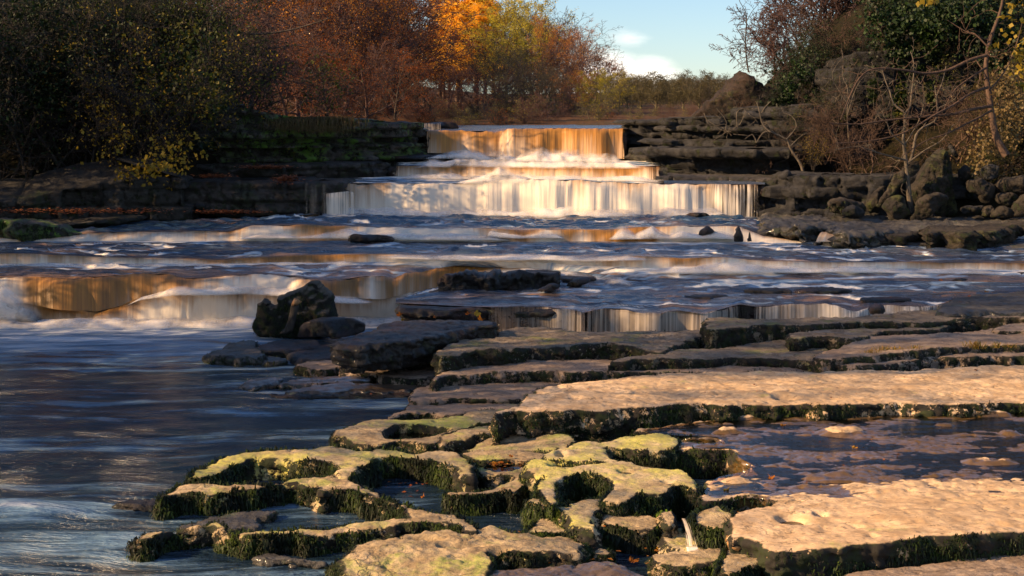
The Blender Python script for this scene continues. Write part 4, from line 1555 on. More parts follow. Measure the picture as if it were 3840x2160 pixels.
f0 = P(xG, rowy(row([(424, 152), (460, 151), (500, 155), (560, 157), (628, 158)]), xG), 2.22)
f0[:, 1] = np.interp(xG, [424, 500, 512, 628], [38.2, 38.2, 37.6, 37.4])
f0 = PD(xG, rowy(row([(424, 153), (460, 153), (500, 157), (560, 158), (628, 159)]), xG), f0[:, 1])
G1 = row([(424, 130.8), (431, 130.6), (487, 131), (496, 133), (503, 130.5), (513, 128.8), (560, 128.2), (620, 128.8), (628, 128.8)])
g1 = PD(xG, rowy(G1, xG), f0[:, 1] + .62)
fall('waterfall', 'top tier of the main falls, tall amber curtain split by a notch', g1, f0, nt=34, foam=(-.05, .32), amber=1.0, seed=28, amp=.09, fray=.022,
     fseg=[(0, .1), (.1, .0), (.36, .1), (.41, .45), (.46, .3), (.52, .0), (.9, -.05), (1, .3)], aseg=[(0, 2.0), (.02, .9), (.05, 0), (.965, 0), (.985, .9), (1, 2.0)])
# spreading shelf between top and middle tiers
sh_up = PD(xE, 157, np.interp(xE, xG, f0[:, 1], left=38.2, right=37.4))
sh_up[:, 2] = 2.22
terrace('water', sh_up, e1, 18, ends=.14, foam_up=1.0, foam_dn=.55, reach=1.6, amp=.05, seed=29, lipamber=.2)
mist('foam', 'billowing white spray at the foot of the top tier', f0[2:203] + np.array([0, -.5, -.08]), .30, 1.3, seed=30, hseg=[(0, .3), (.15, .6), (.35, .7), (.45, .5), (.55, 1.25), (.62, .9), (.7, 1.1), (.8, .6), (.9, .7), (1, .3)])
mist('foam', 'second roll of foam on the shelf above the middle tier', e1[20:215] + np.array([0, .7, -.02]), .16, 1.0, seed=31)
# river above the falls
far = np.stack([np.interp(xG, [424, 628], [-9, 6]), np.full_like(xG, 60.0), np.full_like(xG, 3.06)], 1)
terrace('water', far, g1, 40, foam_up=.0, foam_dn=.05, reach=.3, amp=.02, seed=32)
# side spout left of the top tier
xH = np.arange(415, 441, .6)
h1 = PD(xH, 123.2, 40.6)
h0 = PD(xH, rowy(row([(415, 139), (430, 140), (441, 134)]), xH), 40.2)
fall('waterfall', 'narrow white spout over the dark ledge just left of the top tier', h1, h0, nt=20, foam=(.4, .55), amber=.1, alp=.75, mat='curtain', seed=33, aseg=[(0, .5), (.2, 0), (.8, 0), (1, .4)])
# trickle at the left of the bottom tier
xI = np.arange(300, 334, .6)
fall('waterfall', 'faint trickle beside the left end of the bottom tier', PD(xI, 184, 31.62), PD(xI, 213.8, 31.6), nt=20, foam=(.25, .3), amber=.1, alp=1.5, mat='curtain', seed=34, fray=.2, wall=False)
xJ = np.arange(318, 362, .6)
fall('waterfall', 'white fan of water over a low block at the left end of the bottom tier', PD(xJ, rowy(row([(318, 195), (333, 193), (350, 191), (362, 196)]), xJ), 31.45),
     PD(xJ, 214.4, 31.3), nt=20, foam=(.6, .75), amber=.2, alp=.35, mat='fall', seed=35, fray=.12, aseg=[(0, 2.2), (.2, 1.0), (.45, .2), (.7, .5), (1, 2.2)], wall=False)

# right-middle river (behind the slabs) down to the thin curtain
B1 = row([(396, 303), (430, 304.5), (470, 306.5), (491, 307), (519, 306.5), (546, 306.5), (554, 308), (576, 310), (583, 313), (594, 310), (606, 308), (625, 309), (639, 313), (659, 314), (670, 311), (680, 310.5),
          (702, 314), (722, 309), (740, 304), (750, 306), (757, 306.5), (789, 305), (823, 303.5), (840, 307), (855, 312), (868, 308), (881, 305), (934, 307), (948, 302), (1056, 298)])
b1 = P(xB, rowy(B1, xB), .62)
b1 = PD(xB, rowy(B1, xB), smooth(b1[:, 1], 12) * .55 + smooth(b1[:, 1], 40) * .45)
b0 = PD(xB, rowy(row([(396, 345), (487, 337), (560, 334), (700, 331), (760, 326), (850, 320), (900, 316), (940, 311), (1056, 302)]), xB), b1[:, 1] - .14)
kx = (xB > 488) & (xB < 1050)
fall('waterfall', 'long thin curtain of silver strands behind the crusted slabs', b1[kx], b0[kx], nt=30, foam=(.30, .42), amber=.35, mat='curtain', alp=.60, seed=41, amp=.05, tilt=1.9,
     aseg=[(0, .5), (.02, 0), (.14, -.05), (.175, .9), (.20, -.1), (.35, -.25), (.42, -.1), (.445, 1.1), (.47, .9), (.50, -.2), (.60, -.4), (.64, .1), (.70, -.3), (.78, .1), (.86, -.3), (.93, .3), (1, .8)],
     fseg=[(0, 0), (.3, .1), (.38, .25), (.5, .1), (.6, .3), (1, .3)])
B3 = row([(396, 301), (420, 292), (440, 284), (460, 277), (480, 273.5), (520, 271), (560, 273.5), (600, 279), (700, 283), (850, 284), (1056, 287)])
uB = zrow(U0, U0z, xB)
b3 = PD(xB, rowy(B3, xB), uB[:, 1] - .14)
fall('waterfall', 'narrow amber lip behind the black outcrop in mid river', uB[:90], b3[:90], nt=12, foam=(.05, .6), amber=1.0, seed=42, amp=.02, fseg=[(0, .1), (.3, -.1), (.6, -.1), (.8, .2), (1, .5)], wall=False)
terrace('water', uB[88:], b3[88:], 6, foam_up=.4, foam_dn=.35, reach=1, amp=.0, seed=14)
mist('foam', 'white foam drawn out along the narrow amber lip', b3[25:150], .08, .6, seed=43)
b2 = P(xB, rowy(row([(396, 300), (440, 297), (600, 293), (1056, 291)]), xB), .66)
b3b = b3.copy()
b3b[:, 2] = np.maximum(b3[:, 2], .66)
ter = terrace('water', b3, b2, 80, foam_up=.45, foam_dn=.0, reach=.7, amp=.05, mat='river', seed=15, s=1.2, amber=.1, ledges=.05, lsp=1.2,
              foamfn=lambda px, t: np.interp(px, [440, 520, 600, 680, 760, 1024], [.0, .0, .16, .08, -.05, -.1]))
terrace('water', b2, b1, 70, foam_up=.03, foam_dn=.0, reach=.5, amp=.022, mat='film', seed=16, s=1.6, amber=.1, lipamber=.15, ledges=.05, lsp=2.2)

# ---- lower pool
nx, ny = 300, 260
X, Y = np.meshgrid(np.linspace(-12.5, 9, nx), np.linspace(7.5, 23.6, ny))
pxx = 512 + X / Y * FPX * 1.0
pyy = 288 + 0 * X
zz = .012 * fbm(X * 1.1, Y * 3.2, 4, 3)
# little standing wave at the pool's near left
cxw, cyw = P(12, 512, 0)[:2]
zz = zz + .10 * np.exp(-((X - cxw) / .55) ** 2 - ((Y - cyw) / .28) ** 2) + .03 * np.exp(-((X - cxw - .9) / .6) ** 2 - ((Y - cyw + .12) / .15) ** 2)
D_foot = 23.0
foam = .95 * np.exp(-((D_foot - Y) / 1.25) ** 2) + .42 * np.exp(-((D_foot - 2.4 - Y) / 1.8) ** 2) - .02
foam = foam - .25 * np.clip((X - (-4.2)) / 1.5, 0, 1) * (Y > 19)
foam = foam + .55 * np.exp(-((X - cxw) / .7) ** 2 - ((Y - cyw) / .3) ** 2)
foam = foam + .18 * np.exp(-((Y - 12.4) / .9) ** 2 - ((X + 4.2) / 2.0) ** 2) + .12 * np.exp(-((Y - 16.3) / .7) ** 2) + .16 * np.exp(-((Y - 11) / .8) ** 2 - ((X + 3.6) / 1.5) ** 2)
foam = np.where(X > -.9 + .35 * np.sin(Y * 2), foam - .45 * np.clip((X + .9) / .7, 0, 1), foam)
G = np.stack([X, Y, zz], -1)[::-1]
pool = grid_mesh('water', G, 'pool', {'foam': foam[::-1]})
tag(pool, None, None, None, 'structure')
# ================================================================ ROCKS
s_ = slab
# --- black wet ledge and rocks in mid picture
s_('rock_ledge', 'black wet upper ledge with fallen maple leaves left of the silver curtain', R4([(1590, 112), (1620, 88), (1700, 66), (1850, 50), (2050, 34), (2400, 10), (2800, 0), (2800, 112), (2500, 114), (2290, 112), (2150, 118), (2000, 126), (1850, 124), (1700, 122)]),
   .60, .30, 'wet', edge=.04, amp=.015, under=.05, jag=.04, seed=1, rough=.035, layers=3)
s_('rock_ledge', 'black wet lower ledge, blue sheen on its sloping top', R4([(1150, 385), (1165, 350), (1280, 318), (1400, 280), (1480, 240), (1590, 212), (1900, 205), (2300, 200), (2330, 240), (2150, 262), (1950, 300), (1800, 345), (1640, 372), (1450, 385), (1300, 402)]),
   .27, .34, 'wet', edge=.05, amp=.02, under=.05, jag=.05, seed=2, rough=.04, g=(0, .02), layers=3)
lump('boulder', 'big dark boulder with a pale jagged crest, standing in the foam', Q4([(1885, 985), (1893, 930), (1910, 870), (1922, 800), (1950, 785), (1975, 765), (2030, 800), (2045, 808), (2078, 792), (2085, 745), (2140, 718), (2200, 692), (2300, 655), (2345, 640), (2385, 634),
      (2430, 668), (2470, 705), (2495, 735), (2507, 785), (2528, 830), (2530, 900), (2500, 1000), (2400, 1060), (2200, 1060), (2000, 1050), (1920, 1045)]), 21.2, 1.0, 'boulderdark', rough=.09, facet=.25, seed=12, flat=.8, moss=.25)
log = lump('driftwood', 'broken dark log with a pale snapped end, propped against the big boulder', Q4([(2105, 1012), (2140, 975), (2165, 920), (2185, 850), (2195, 795), (2212, 770), (2240, 785), (2255, 800), (2240, 860), (2225, 930), (2210, 990), (2160, 1015)]), 20.75, .13, 'barkblack',
           rough=.012, facet=.05, seed=3, cat='log')
lump('broken_end', None, Q4([(2196, 800), (2205, 765), (2222, 742), (2245, 748), (2276, 770), (2262, 782), (2238, 800)]), 20.72, .12, 'wood', rough=.012, facet=.1, seed=4, parent=log)
lump('boulder', 'low black boulder with stuck leaves right of the big boulder', R4([(828, 345), (830, 300), (838, 262), (870, 235), (960, 208), (1060, 194), (1180, 202), (1280, 225), (1330, 250), (1330, 300), (1200, 345), (1000, 350)]), 20.4, .8, 'wet', rough=.05, facet=.1,
     seed=4, flat=.7)
lump('rock_outcrop', 'long black outcrop rising from the rapids in mid river', R6([(645, 1460), (660, 1410), (705, 1380), (712, 1340), (745, 1312), (790, 1292), (870, 1276), (980, 1272), (1060, 1262), (1100, 1256), (1185, 1262), (1210, 1285), (1270, 1262), (1330, 1262),
      (1390, 1250), (1450, 1262), (1560, 1262), (1640, 1272), (1668, 1300), (1672, 1330), (1640, 1375), (1560, 1400), (1440, 1425), (1200, 1440), (900, 1470)]), 22.0, 1.3, 'wet', rough=.17, facet=.35, seed=5, flat=.55)
lump('rock', 'small round black rock just right of the long outcrop', R6([(1700, 1358), (1730, 1318), (1780, 1296), (1830, 1290), (1870, 1300), (1885, 1322), (1850, 1345), (1790, 1365)]), 22.2, .5, 'wet', rough=.04, facet=.2, seed=6)
lump('rock', 'black rock overlapping the right foot of the long outcrop', R6([(1480, 1398), (1520, 1366), (1570, 1345), (1620, 1340), (1655, 1358), (1640, 1380), (1590, 1400)]), 21.6, .45, 'wet', rough=.04, facet=.2, seed=7)
s_('rock_ledge', 'thin black shelf dripping water behind the long outcrop', R6([(1230, 1248), (1300, 1236), (1450, 1230), (1600, 1232), (1655, 1240), (1640, 1254), (1500, 1262), (1350, 1262)]), .80, .16, 'wet', edge=.03, seed=8, jag=.03)
s_('rock_ledge', 'thin black shelf with a drip fringe right of the long outcrop', R6([(1660, 1272), (1750, 1262), (1850, 1260), (1910, 1276), (1920, 1298), (1800, 1302), (1680, 1300)]), .74, .15, 'wet', edge=.03, seed=9, jag=.03)
lump('rock', 'flat black rock with a fringe of white water on the third step', R6([(45, 1022), (50, 985), (85, 966), (160, 968), (300, 972), (380, 985), (400, 1005), (380, 1026)]), 27.0, .6, 'wet', rough=.03, facet=.1, seed=10)
for i, (pts, lb) in enumerate([(Q([(1800, 545), (1830, 512), (1880, 506), (1910, 520), (1905, 545)]), 'small black rock at the edge of the right rapids'),
                               (Q([(1980, 585), (2030, 550), (2100, 533), (2200, 535), (2235, 550), (2230, 575), (2120, 592)]), 'long black rock awash near the right end of the rapids'),
                               (Q([(2230, 575), (2240, 545), (2300, 538), (2370, 552), (2330, 575)]), 'pointed black rock beside the long awash rock'),
                               (Q([(2350, 620), (2370, 580), (2440, 560), (2576, 548), (2640, 555), (2640, 620), (2480, 632)]), 'broad black rock at the right edge of the picture in the shallows'),
                               (Q([(2020, 630), (2060, 605), (2150, 600), (2190, 618), (2130, 635)]), 'low wet rock in front of the long awash rock'),
                               (Q([(1430, 870), (1440, 820), (1490, 793), (1540, 805), (1555, 850), (1520, 880)]), 'black rock parting the curtain near its right end')]):
    D_ = [24.4, 23.6, 23.6, 23.0, 22.6, 19.6][i]
    lump('rock', lb, pts, D_, .5, 'wet', rough=.04, facet=.2, seed=60 + i)
# low ledges awash: thin dark steps of the near rapids
for i, (pts, z, lb) in enumerate([
        (Q([(830, 668), (900, 658), (1050, 655), (1200, 662), (1285, 672), (1200, 684), (1000, 686), (870, 682)]), .70, 'long thin dark ledge awash above the right half of the curtain'),
        (Q([(470, 675), (540, 660), (640, 660), (800, 668), (790, 682), (600, 686)]), .70, 'short dark ledge awash left of the long thin ledge'),
        (R6([(2150, 1312), (2250, 1303), (2400, 1305), (2350, 1318), (2200, 1322)]), .70, 'dark flat rock awash right of centre'),
        (R6([(2330, 1296), (2420, 1284), (2576, 1276), (2576, 1292), (2420, 1302)]), .71, 'second dark flat rock awash right of centre'),
        (Q([(1350, 745), (1450, 730), (1600, 728), (1690, 740), (1600, 752), (1420, 755)]), .67, 'dark hump of ledge under sliding water above the right curtain'),
        (Q([(0, 715), (100, 705), (250, 706), (320, 716), (200, 728), (30, 728)]), .67, 'thin ledge awash near the middle of the curtain')]):
    s_('rock_ledge', lb, pts, z, .16, 'wet', edge=.03, amp=.012, seed=80 + i, jag=.05, keep=False)

# flat rocks by the pool's edge
s_('rock_ledge', 'low wet rock with moss rim, furthest into the pool below the boulder', R4([(130, 455), (170, 420), (240, 388), (330, 372), (430, 362), (520, 362), (556, 400), (560, 440), (575, 468), (480, 488), (350, 492), (200, 478)]), .11, .2, 'wetgrey', edge=.06, amp=.03, seed=20, jag=.05, moss=.5, dents=[(213, 347, 16, 2.2, .07)])
s_('rock_ledge', 'black flat rock under the boulder with a small drip', R4([(545, 395), (620, 372), (720, 352), (850, 346), (960, 350), (1000, 372), (930, 398), (860, 412), (720, 420), (590, 420)]), .14, .2, 'wet', edge=.04, amp=.02, seed=21, jag=.04)
s_('rock_ledge', 'wet rounded rock over which water slides, below the lower black ledge', R4([(770, 460), (800, 425), (860, 392), (960, 378), (1080, 382), (1160, 410), (1160, 450), (1080, 486), (960, 492), (850, 486)]), .11, .2, 'wet', edge=.07, amp=.03, seed=22, jag=.05)
s_('rock_ledge', 'mossy toe of rock awash below the boulder', R4([(530, 500), (570, 475), (640, 465), (700, 480), (760, 500), (700, 515), (600, 518)]), .06, .15, 'wetgrey', edge=.05, amp=.02, seed=23, moss=.6, jag=.03)
s_('rock_ledge', 'low fawn ledge with moss at the foot of the black ledges', R4([(815, 545), (900, 508), (1000, 498), (1150, 496), (1430, 480), (1600, 474), (1750, 470), (1890, 480), (1910, 540), (1800, 556), (1640, 560), (1600, 590), (1350, 600), (1200, 590), (1150, 560), (1000, 575), (900, 560)]),
   .13, .22, 'pink_shade', edge=.05, amp=.02, seed=24, moss=.45, jag=.05, dents=[(430, 363, 12, 1.5, .04), (345, 361, 14, 1.6, .03)])
s_('rock_ledge', 'small tilted fawn rock against the left end of the grey slabs', R4([(1440, 632), (1530, 595), (1700, 570), (1880, 560), (1950, 590), (1900, 620), (1830, 640), (1650, 645)]), .14, .2, 'pink_shade', edge=.05, amp=.02, seed=25, jag=.04, moss=.2)
s_('rock_ledge', 'thin fawn rock awash in the pool, left of the flat slabs', R4([(700, 682), (780, 655), (900, 628), (1050, 618), (1200, 622), (1400, 650), (1300, 672), (1100, 682), (900, 688)]), .06, .14, 'damp', edge=.04, amp=.02, seed=26, jag=.05, moss=.3)
s_('rock_ledge', 'longer fawn rock awash nearest the flat slabs', R4([(760, 735), (860, 705), (1020, 690), (1250, 680), (1500, 672), (1700, 684), (1800, 705), (1700, 728), (1500, 742), (1250, 735), (1000, 742), (850, 752)]), .055, .14, 'damp', edge=.04, amp=.025, seed=27, jag=.06)
s_('rock_ledge', 'dark reef of rock barely breaking the pool surface', R4([(620, 765), (760, 752), (1000, 750), (1300, 752), (1600, 748), (1700, 765), (1500, 780), (1200, 782), (900, 780)]), .02, .1, 'wet', edge=.03, amp=.03, seed=28, jag=.05, rough=.05)
s_('rock_ledge', 'wet brown rock tip awash at the far left of the fawn rocks', R4([(430, 690), (520, 655), (650, 645), (690, 665), (620, 690), (520, 705)]), .04, .1, 'damp', edge=.03, amp=.03, seed=29, jag=.05)

# --- the stack of flat slabs, back to front
s_('rock_slab', 'long crusted slab right below the end of the silver curtain', Q([(138, 945), (190, 903), (300, 895), (500, 905), (700, 902), (1000, 893), (1200, 880), (1350, 868), (1650, 838), (2000, 828), (2700, 812), (2700, 900), (2200, 885), (2000, 892), (1800, 912), (1600, 924), (1400, 918),
      (1100, 926), (850, 936), (600, 946), (450, 955), (320, 972), (230, 978), (160, 966)]), .64, .40, 'crust', edge=.05, amp=.02, under=.07, jag=.05, seed=31, cat='rock slab', moss=0.14, mosslen=.03)
s_('rock_slab', 'thick crusted slab with a bulging left end below the silver curtain', R5([(58, 470), (75, 420), (120, 392), (190, 366), (330, 350), (480, 342), (520, 300), (580, 276), (650, 262), (780, 245), (950, 252), (1150, 272), (1400, 290), (1650, 272), (1900, 276), (2150, 270), (2250, 300),
      (2000, 345), (1850, 402), (1750, 432), (1640, 412), (1450, 402), (1300, 390), (1100, 400), (900, 398), (700, 420), (560, 436), (400, 440), (250, 462), (130, 478)]), .48, .30, 'crust', edge=.07, amp=.03, under=.08, jag=.05,
   seed=32, cat='rock slab', moss=0.12, rough=.035)
s_('rock_slab', 'grey pitted slab between the thick crusted slab and the long bright ones', R5([(1370, 518), (1600, 462), (1850, 432), (2200, 415), (2400, 380), (2620, 355), (2950, 380), (3100, 480), (3000, 520), (2700, 492), (2400, 488), (2100, 494), (1800, 500), (1600, 508)]), .42, .20, 'crust', edge=.04,
   amp=.02, under=.05, jag=.04, seed=33, cat='rock slab', moss=0.08)
s_('rock_slab', 'upper slab on the right with a rounded nose over a mossy hollow', Q([(765, 1040), (790, 1008), (1000, 984), (1300, 962), (1500, 950), (1750, 915), (2050, 885), (2700, 845), (2700, 895), (2300, 918), (2100, 940), (1900, 968), (1700, 990), (1500, 996), (1400, 1040), (1300, 1062), (1200, 1052),
      (1050, 1040), (900, 1054), (800, 1062)]), .56, .26, 'crust', edge=.05, amp=.02, under=.07, jag=.04, seed=34, cat='rock slab', moss=0.14)
s_('rock_slab', 'smooth slab with grass in its crack near the right edge', Q([(998, 1180), (1020, 1150), (1100, 1122), (1220, 1092), (1400, 1042), (1600, 1024), (1900, 1012), (2150, 985), (2400, 960), (2700, 950), (2700, 1075), (2300, 1096), (2000, 1128), (1800, 1142), (1550, 1160), (1300, 1176), (1100, 1192)]),
   .53, .16, 'pink_shade', edge=.04, amp=.02, under=.03, jag=.03, seed=35, cat='rock slab', moss=.12)
s_('rock_slab', 'thin slab wedge above the grassy slab at the right edge', Q([(2330, 975), (2430, 940), (2560, 925), (2700, 918), (2700, 985), (2500, 985)]), .585, .1, 'pink_shade', edge=.03, amp=.01, seed=36, cat='rock slab', moss=0.08)
s_('rock_slab', 'pale slab with a rounded left corner and black mossy edge, under the grassy slab', Q([(998, 1215), (1000, 1185), (1200, 1150), (1600, 1110), (2100, 1060), (2700, 1030), (2700, 1168), (2300, 1182), (2050, 1190), (1850, 1196), (1700, 1216), (1500, 1240), (1300, 1246), (1120, 1240), (1020, 1236)]),
   .445, .20, 'pink_shade', edge=.05, amp=.015, under=.05, jag=.03, seed=37, cat='rock slab', moss=0.14)
s_('rock_slab', 'long grey slab with a mossy front edge below the thick crusted slab', R5([(45, 655), (60, 625), (110, 590), (250, 560), (450, 530), (700, 500), (1400, 470), (2100, 470), (2800, 460), (3700, 520), (3700, 600), (2576, 596), (2000, 596), (1600, 594), (1300, 600), (1100, 606), (800, 598), (500, 604),
      (300, 612), (150, 622), (90, 650)]), .30, .15, 'pink_shade', edge=.045, amp=.02, under=.04, jag=.035, seed=38, cat='rock slab', moss=0.16)
s_('rock_slab', 'flat pinkish slab at the pool edge under the long grey slab', R4([(1655, 778), (1680, 745), (1760, 712), (1900, 682), (2200, 650), (2576, 630), (3000, 650), (3000, 800), (2576, 800), (2300, 800), (2150, 796), (2050, 790), (1960, 792), (1850, 806), (1740, 812)]), .17, .12, 'pink_shade', edge=.03,
   amp=.015, under=.03, jag=.04, seed=39, cat='rock slab', rough=.02)
s_('rock_slab', 'lowest pinkish slab running into the pool with moss on its tip', R4([(1530, 932), (1560, 905), (1625, 872), (1700, 822), (1850, 794), (2300, 778), (2800, 778), (2800, 870), (2450, 872), (2330, 905), (2150, 905), (1980, 912), (1850, 905), (1700, 905), (1620, 920)]), .11, .16, 'pink_shade', edge=.03, amp=.015,
   under=.03, jag=.04, seed=40, cat='rock slab', moss=0.18)
s_('rock_slab', 'huge sunlit slab across the right half, overhanging a mossy wall', R5([(512, 905), (535, 872), (600, 852), (700, 822), (752, 760), (800, 735), (900, 702), (1050, 682), (1230, 655), (1380, 632), (1600, 610), (2050, 594), (2576, 588), (3200, 580), (4000, 560), (5000, 540)])
   + R3([(2800, 100), (2500, 134), (2200, 150), (1900, 140), (1500, 150), (1200, 166), (900, 162), (600, 156), (300, 160), (0, 152)]) + R2([(1500, 176), (1300, 182), (1100, 190), (1000, 186), (900, 184), (800, 196), (700, 190), (600, 196), (480, 178), (390, 186), (330, 205)]),
   .43, .46, 'sunny', edge=.07, amp=.022, under=.10, jag=.045, seed=41, cat='rock slab', rough=.03, layers=2, moss=.45,
   dents=[(784, 396.5, 15, 3, .06), (768, 392, 4, 1.5, .02), (640, 392, 10, 2, .02), (575, 399, 8, 2, .025), (690, 398, 7, 1.5, .02), (835, 399, 9, 1.6, .02), (900, 396, 6, 1.3, .02), (560, 388, 6, 1.4, .025), (735, 389, 10, 2, .015)])
s_('rock_ledge', 'mossy ramp of rock leaning against the foot of the huge slab', R4([(2085, 1195), (2180, 1130), (2300, 1075), (2380, 1040), (2500, 1040), (2800, 1060), (2900, 1180), (2600, 1200), (2300, 1205)]), .12, .2, 'karst', edge=.08, amp=.03, seed=42, moss=.9, jag=.04, g=(.10, .0))
s_('rock_ledge', 'ring of rock around a still pool beside the huge slab', R1([(1272, 385), (1340, 345), (1440, 315), (1560, 290), (1700, 270), (1900, 270), (2100, 274), (2280, 244), (2420, 195), (2600, 180), (2700, 230), (2600, 275), (2480, 300), (2350, 315), (2240, 350), (2170, 395), (2090, 445), (2000, 452),
      (1900, 428), (1780, 420), (1700, 440), (1600, 446), (1500, 440), (1420, 412), (1350, 398)]), .13, .2, 'karst', edge=.05, amp=.02, seed=43, moss=.7, jag=.03, holes=[R1([(1700, 345), (1790, 310), (1950, 305), (2100, 318), (2180, 330), (2100, 365), (2000, 392), (1850, 405), (1730, 400)])])
s_('rock_ledge', 'dark lobe of rock between the still pool and the huge slab', R1([(2040, 400), (2150, 380), (2260, 335), (2400, 310), (2540, 290), (2600, 330), (2540, 380), (2400, 400), (2250, 440), (2120, 460)]), .12, .2, 'karst', edge=.07, amp=.03, seed=44, moss=.4, jag=.03)

# --- karst arms of the near left
s_('rock_ledge', 'upper moss-hung arm of rock reaching left into the pool', R1([(215, 705), (250, 668), (330, 622), (420, 575), (560, 522), (700, 500), (870, 494), (1100, 494), (1290, 485), (1500, 498), (1600, 486), (1720, 474), (1800, 486), (1900, 502), (2050, 496), (2200, 492), (2290, 510), (2345, 560), (2375, 640),
      (2370, 700), (2300, 690), (2210, 640), (2130, 590), (2000, 555), (1880, 548), (1740, 540), (1600, 580), (1500, 630), (1440, 700), (1340, 700), (1340, 625), (1180, 585), (1000, 575), (850, 560), (700, 556), (600, 590), (520, 640), (440, 680), (330, 712)]),
   .21, .32, 'karst2', edge=.08, amp=.03, under=.03, jag=.035, seed=51, moss=1.6, mosslen=.05, rough=.03)
s_('rock_ledge', 'middle arm of rock with a deep curtain of moss, forking left of the pools', R1([(-60, 860), (20, 815), (110, 770), (300, 756), (550, 752), (800, 742), (950, 716), (1100, 700), (1280, 668), (1380, 640), (1440, 655), (1480, 720), (1540, 765), (1620, 815), (1760, 872), (1880, 910), (1980, 945), (2140, 958),
      (2260, 985), (2330, 1030), (2400, 1100), (2300, 1110), (2120, 1050), (2000, 1040), (1900, 1040), (1860, 985), (1780, 930), (1680, 885), (1560, 840), (1440, 818), (1330, 805), (1230, 830), (1160, 790), (1050, 740), (900, 735), (780, 770), (660, 792), (480, 815), (300, 828), (120, 838), (20, 872)]),
   .19, .32, 'karst', edge=.07, amp=.03, under=.02, jag=.03, seed=52, moss=1.8, mosslen=.055, rough=.035)
s_('rock_ledge', 'low thin arm of rock nearest the camera on the left, fringed with moss', R1([(-180, 1180), (-120, 1140), (0, 1102), (100, 1082), (280, 1070), (430, 1064), (500, 1090), (560, 1120), (720, 1118), (1000, 1098), (1250, 1080), (1450, 1060), (1650, 1040), (1850, 1022), (2000, 1000), (2200, 990), (2340, 1030),
      (2340, 1100), (2200, 1100), (2050, 1062), (1900, 1068), (1750, 1082), (1600, 1094), (1450, 1096), (1300, 1112), (1000, 1130), (720, 1140), (580, 1146), (480, 1118), (380, 1094), (250, 1100), (100, 1112), (-20, 1150), (-100, 1190)]),
   .155, .26, 'karst', edge=.05, amp=.03, under=.02, jag=.03, seed=53, moss=1.8, mosslen=.045, rough=.035)
s_('rock_ledge', 'grey wet nub of rock between the two lower arms', R1([(190, 1062), (280, 1030), (420, 1000), (600, 985), (780, 968), (870, 962), (820, 985), (720, 1010), (690, 1050), (560, 1072), (400, 1065), (280, 1075)]), .05, .15, 'wetgrey', edge=.04, amp=.03, seed=54, jag=.04, rough=.04, moss=.4)
s_('rock_ledge', 'small wet rock hump awash at the bottom left', R1([(680, 1325), (760, 1295), (860, 1282), (950, 1295), (1060, 1335), (1200, 1352), (1300, 1360), (1100, 1368), (900, 1352), (760, 1350)]), .03, .12, 'wetgrey', edge=.03, amp=.03, seed=55, jag=.03, rough=.03)
s_('rock_ledge', 'dark wet tail of rock trailing left from the middle arm', R1([(-300, 900), (-200, 880), (-40, 866), (60, 850), (60, 900), (-60, 915), (-200, 915)]), .06, .14, 'wet', edge=.04, amp=.03, seed=56, jag=.04, rough=.04)
s_('rock_ledge', 'broad pale rock with lime algae at the bottom centre', R1([(1340, 1350), (1370, 1290), (1480, 1215), (1600, 1196), (1740, 1188), (1850, 1140), (1960, 1118), (2070, 1110), (2200, 1112), (2300, 1128), (2380, 1100), (2460, 1086), (2560, 1096), (2700, 1120), (2900, 1110), (3080, 1130), (3180, 1200), (3160, 1280),
      (3000, 1290), (2760, 1290), (2500, 1290), (2460, 1400), (2380, 1560), (1900, 1600), (1400, 1500)]), .17, .3, 'karst', edge=.07, amp=.045, under=.02, jag=.035, seed=57, moss=1.0, rough=.045,
   dents=[(420, 541, 28, 3, .10), (463, 548, 30, 3, .08), (500, 553, 14, 2, .05)])
s_('rock_ledge', 'pale lichened rock slab at the very bottom, left of the brown puddle', R2([(-120, 1500), (0, 1400), (120, 1390), (330, 1400), (600, 1380), (900, 1390), (1100, 1370), (1230, 1380), (1330, 1430), (1500, 1560), (800, 1700), (0, 1700)]), .12, .2, 'damp', edge=.05, amp=.035, seed=58, jag=.03, rough=.04)
s_('rock_ledge', 'low flat rock behind the leaf-strewn hollow', R2([(60, 530), (160, 512), (330, 505), (520, 505), (700, 520), (760, 560), (640, 575), (480, 570), (300, 575), (180, 575), (100, 560)]), .17, .2, 'karst', edge=.04, amp=.02, seed=59, jag=.03, moss=.3)
s_('rock_ledge', 'dark rim of rock in front of the leaf-strewn hollow', R2([(130, 640), (220, 610), (300, 640), (420, 655), (520, 620), (620, 640), (640, 720), (520, 720), (400, 700), (300, 700), (200, 690)]), .14, .2, 'karst', edge=.05, amp=.02, seed=60, jag=.03, moss=1.3)
s_('rock_ledge', 'moss-draped rib of rock between the two dark pools', R2([(-60, 820), (60, 800), (200, 792), (330, 752), (460, 705), (540, 700), (600, 730), (560, 790), (470, 830), (380, 812), (250, 830), (100, 835), (0, 845)]), .17, .22, 'karst', edge=.06, amp=.02, seed=61, jag=.03, moss=1.6, mosslen=.045)

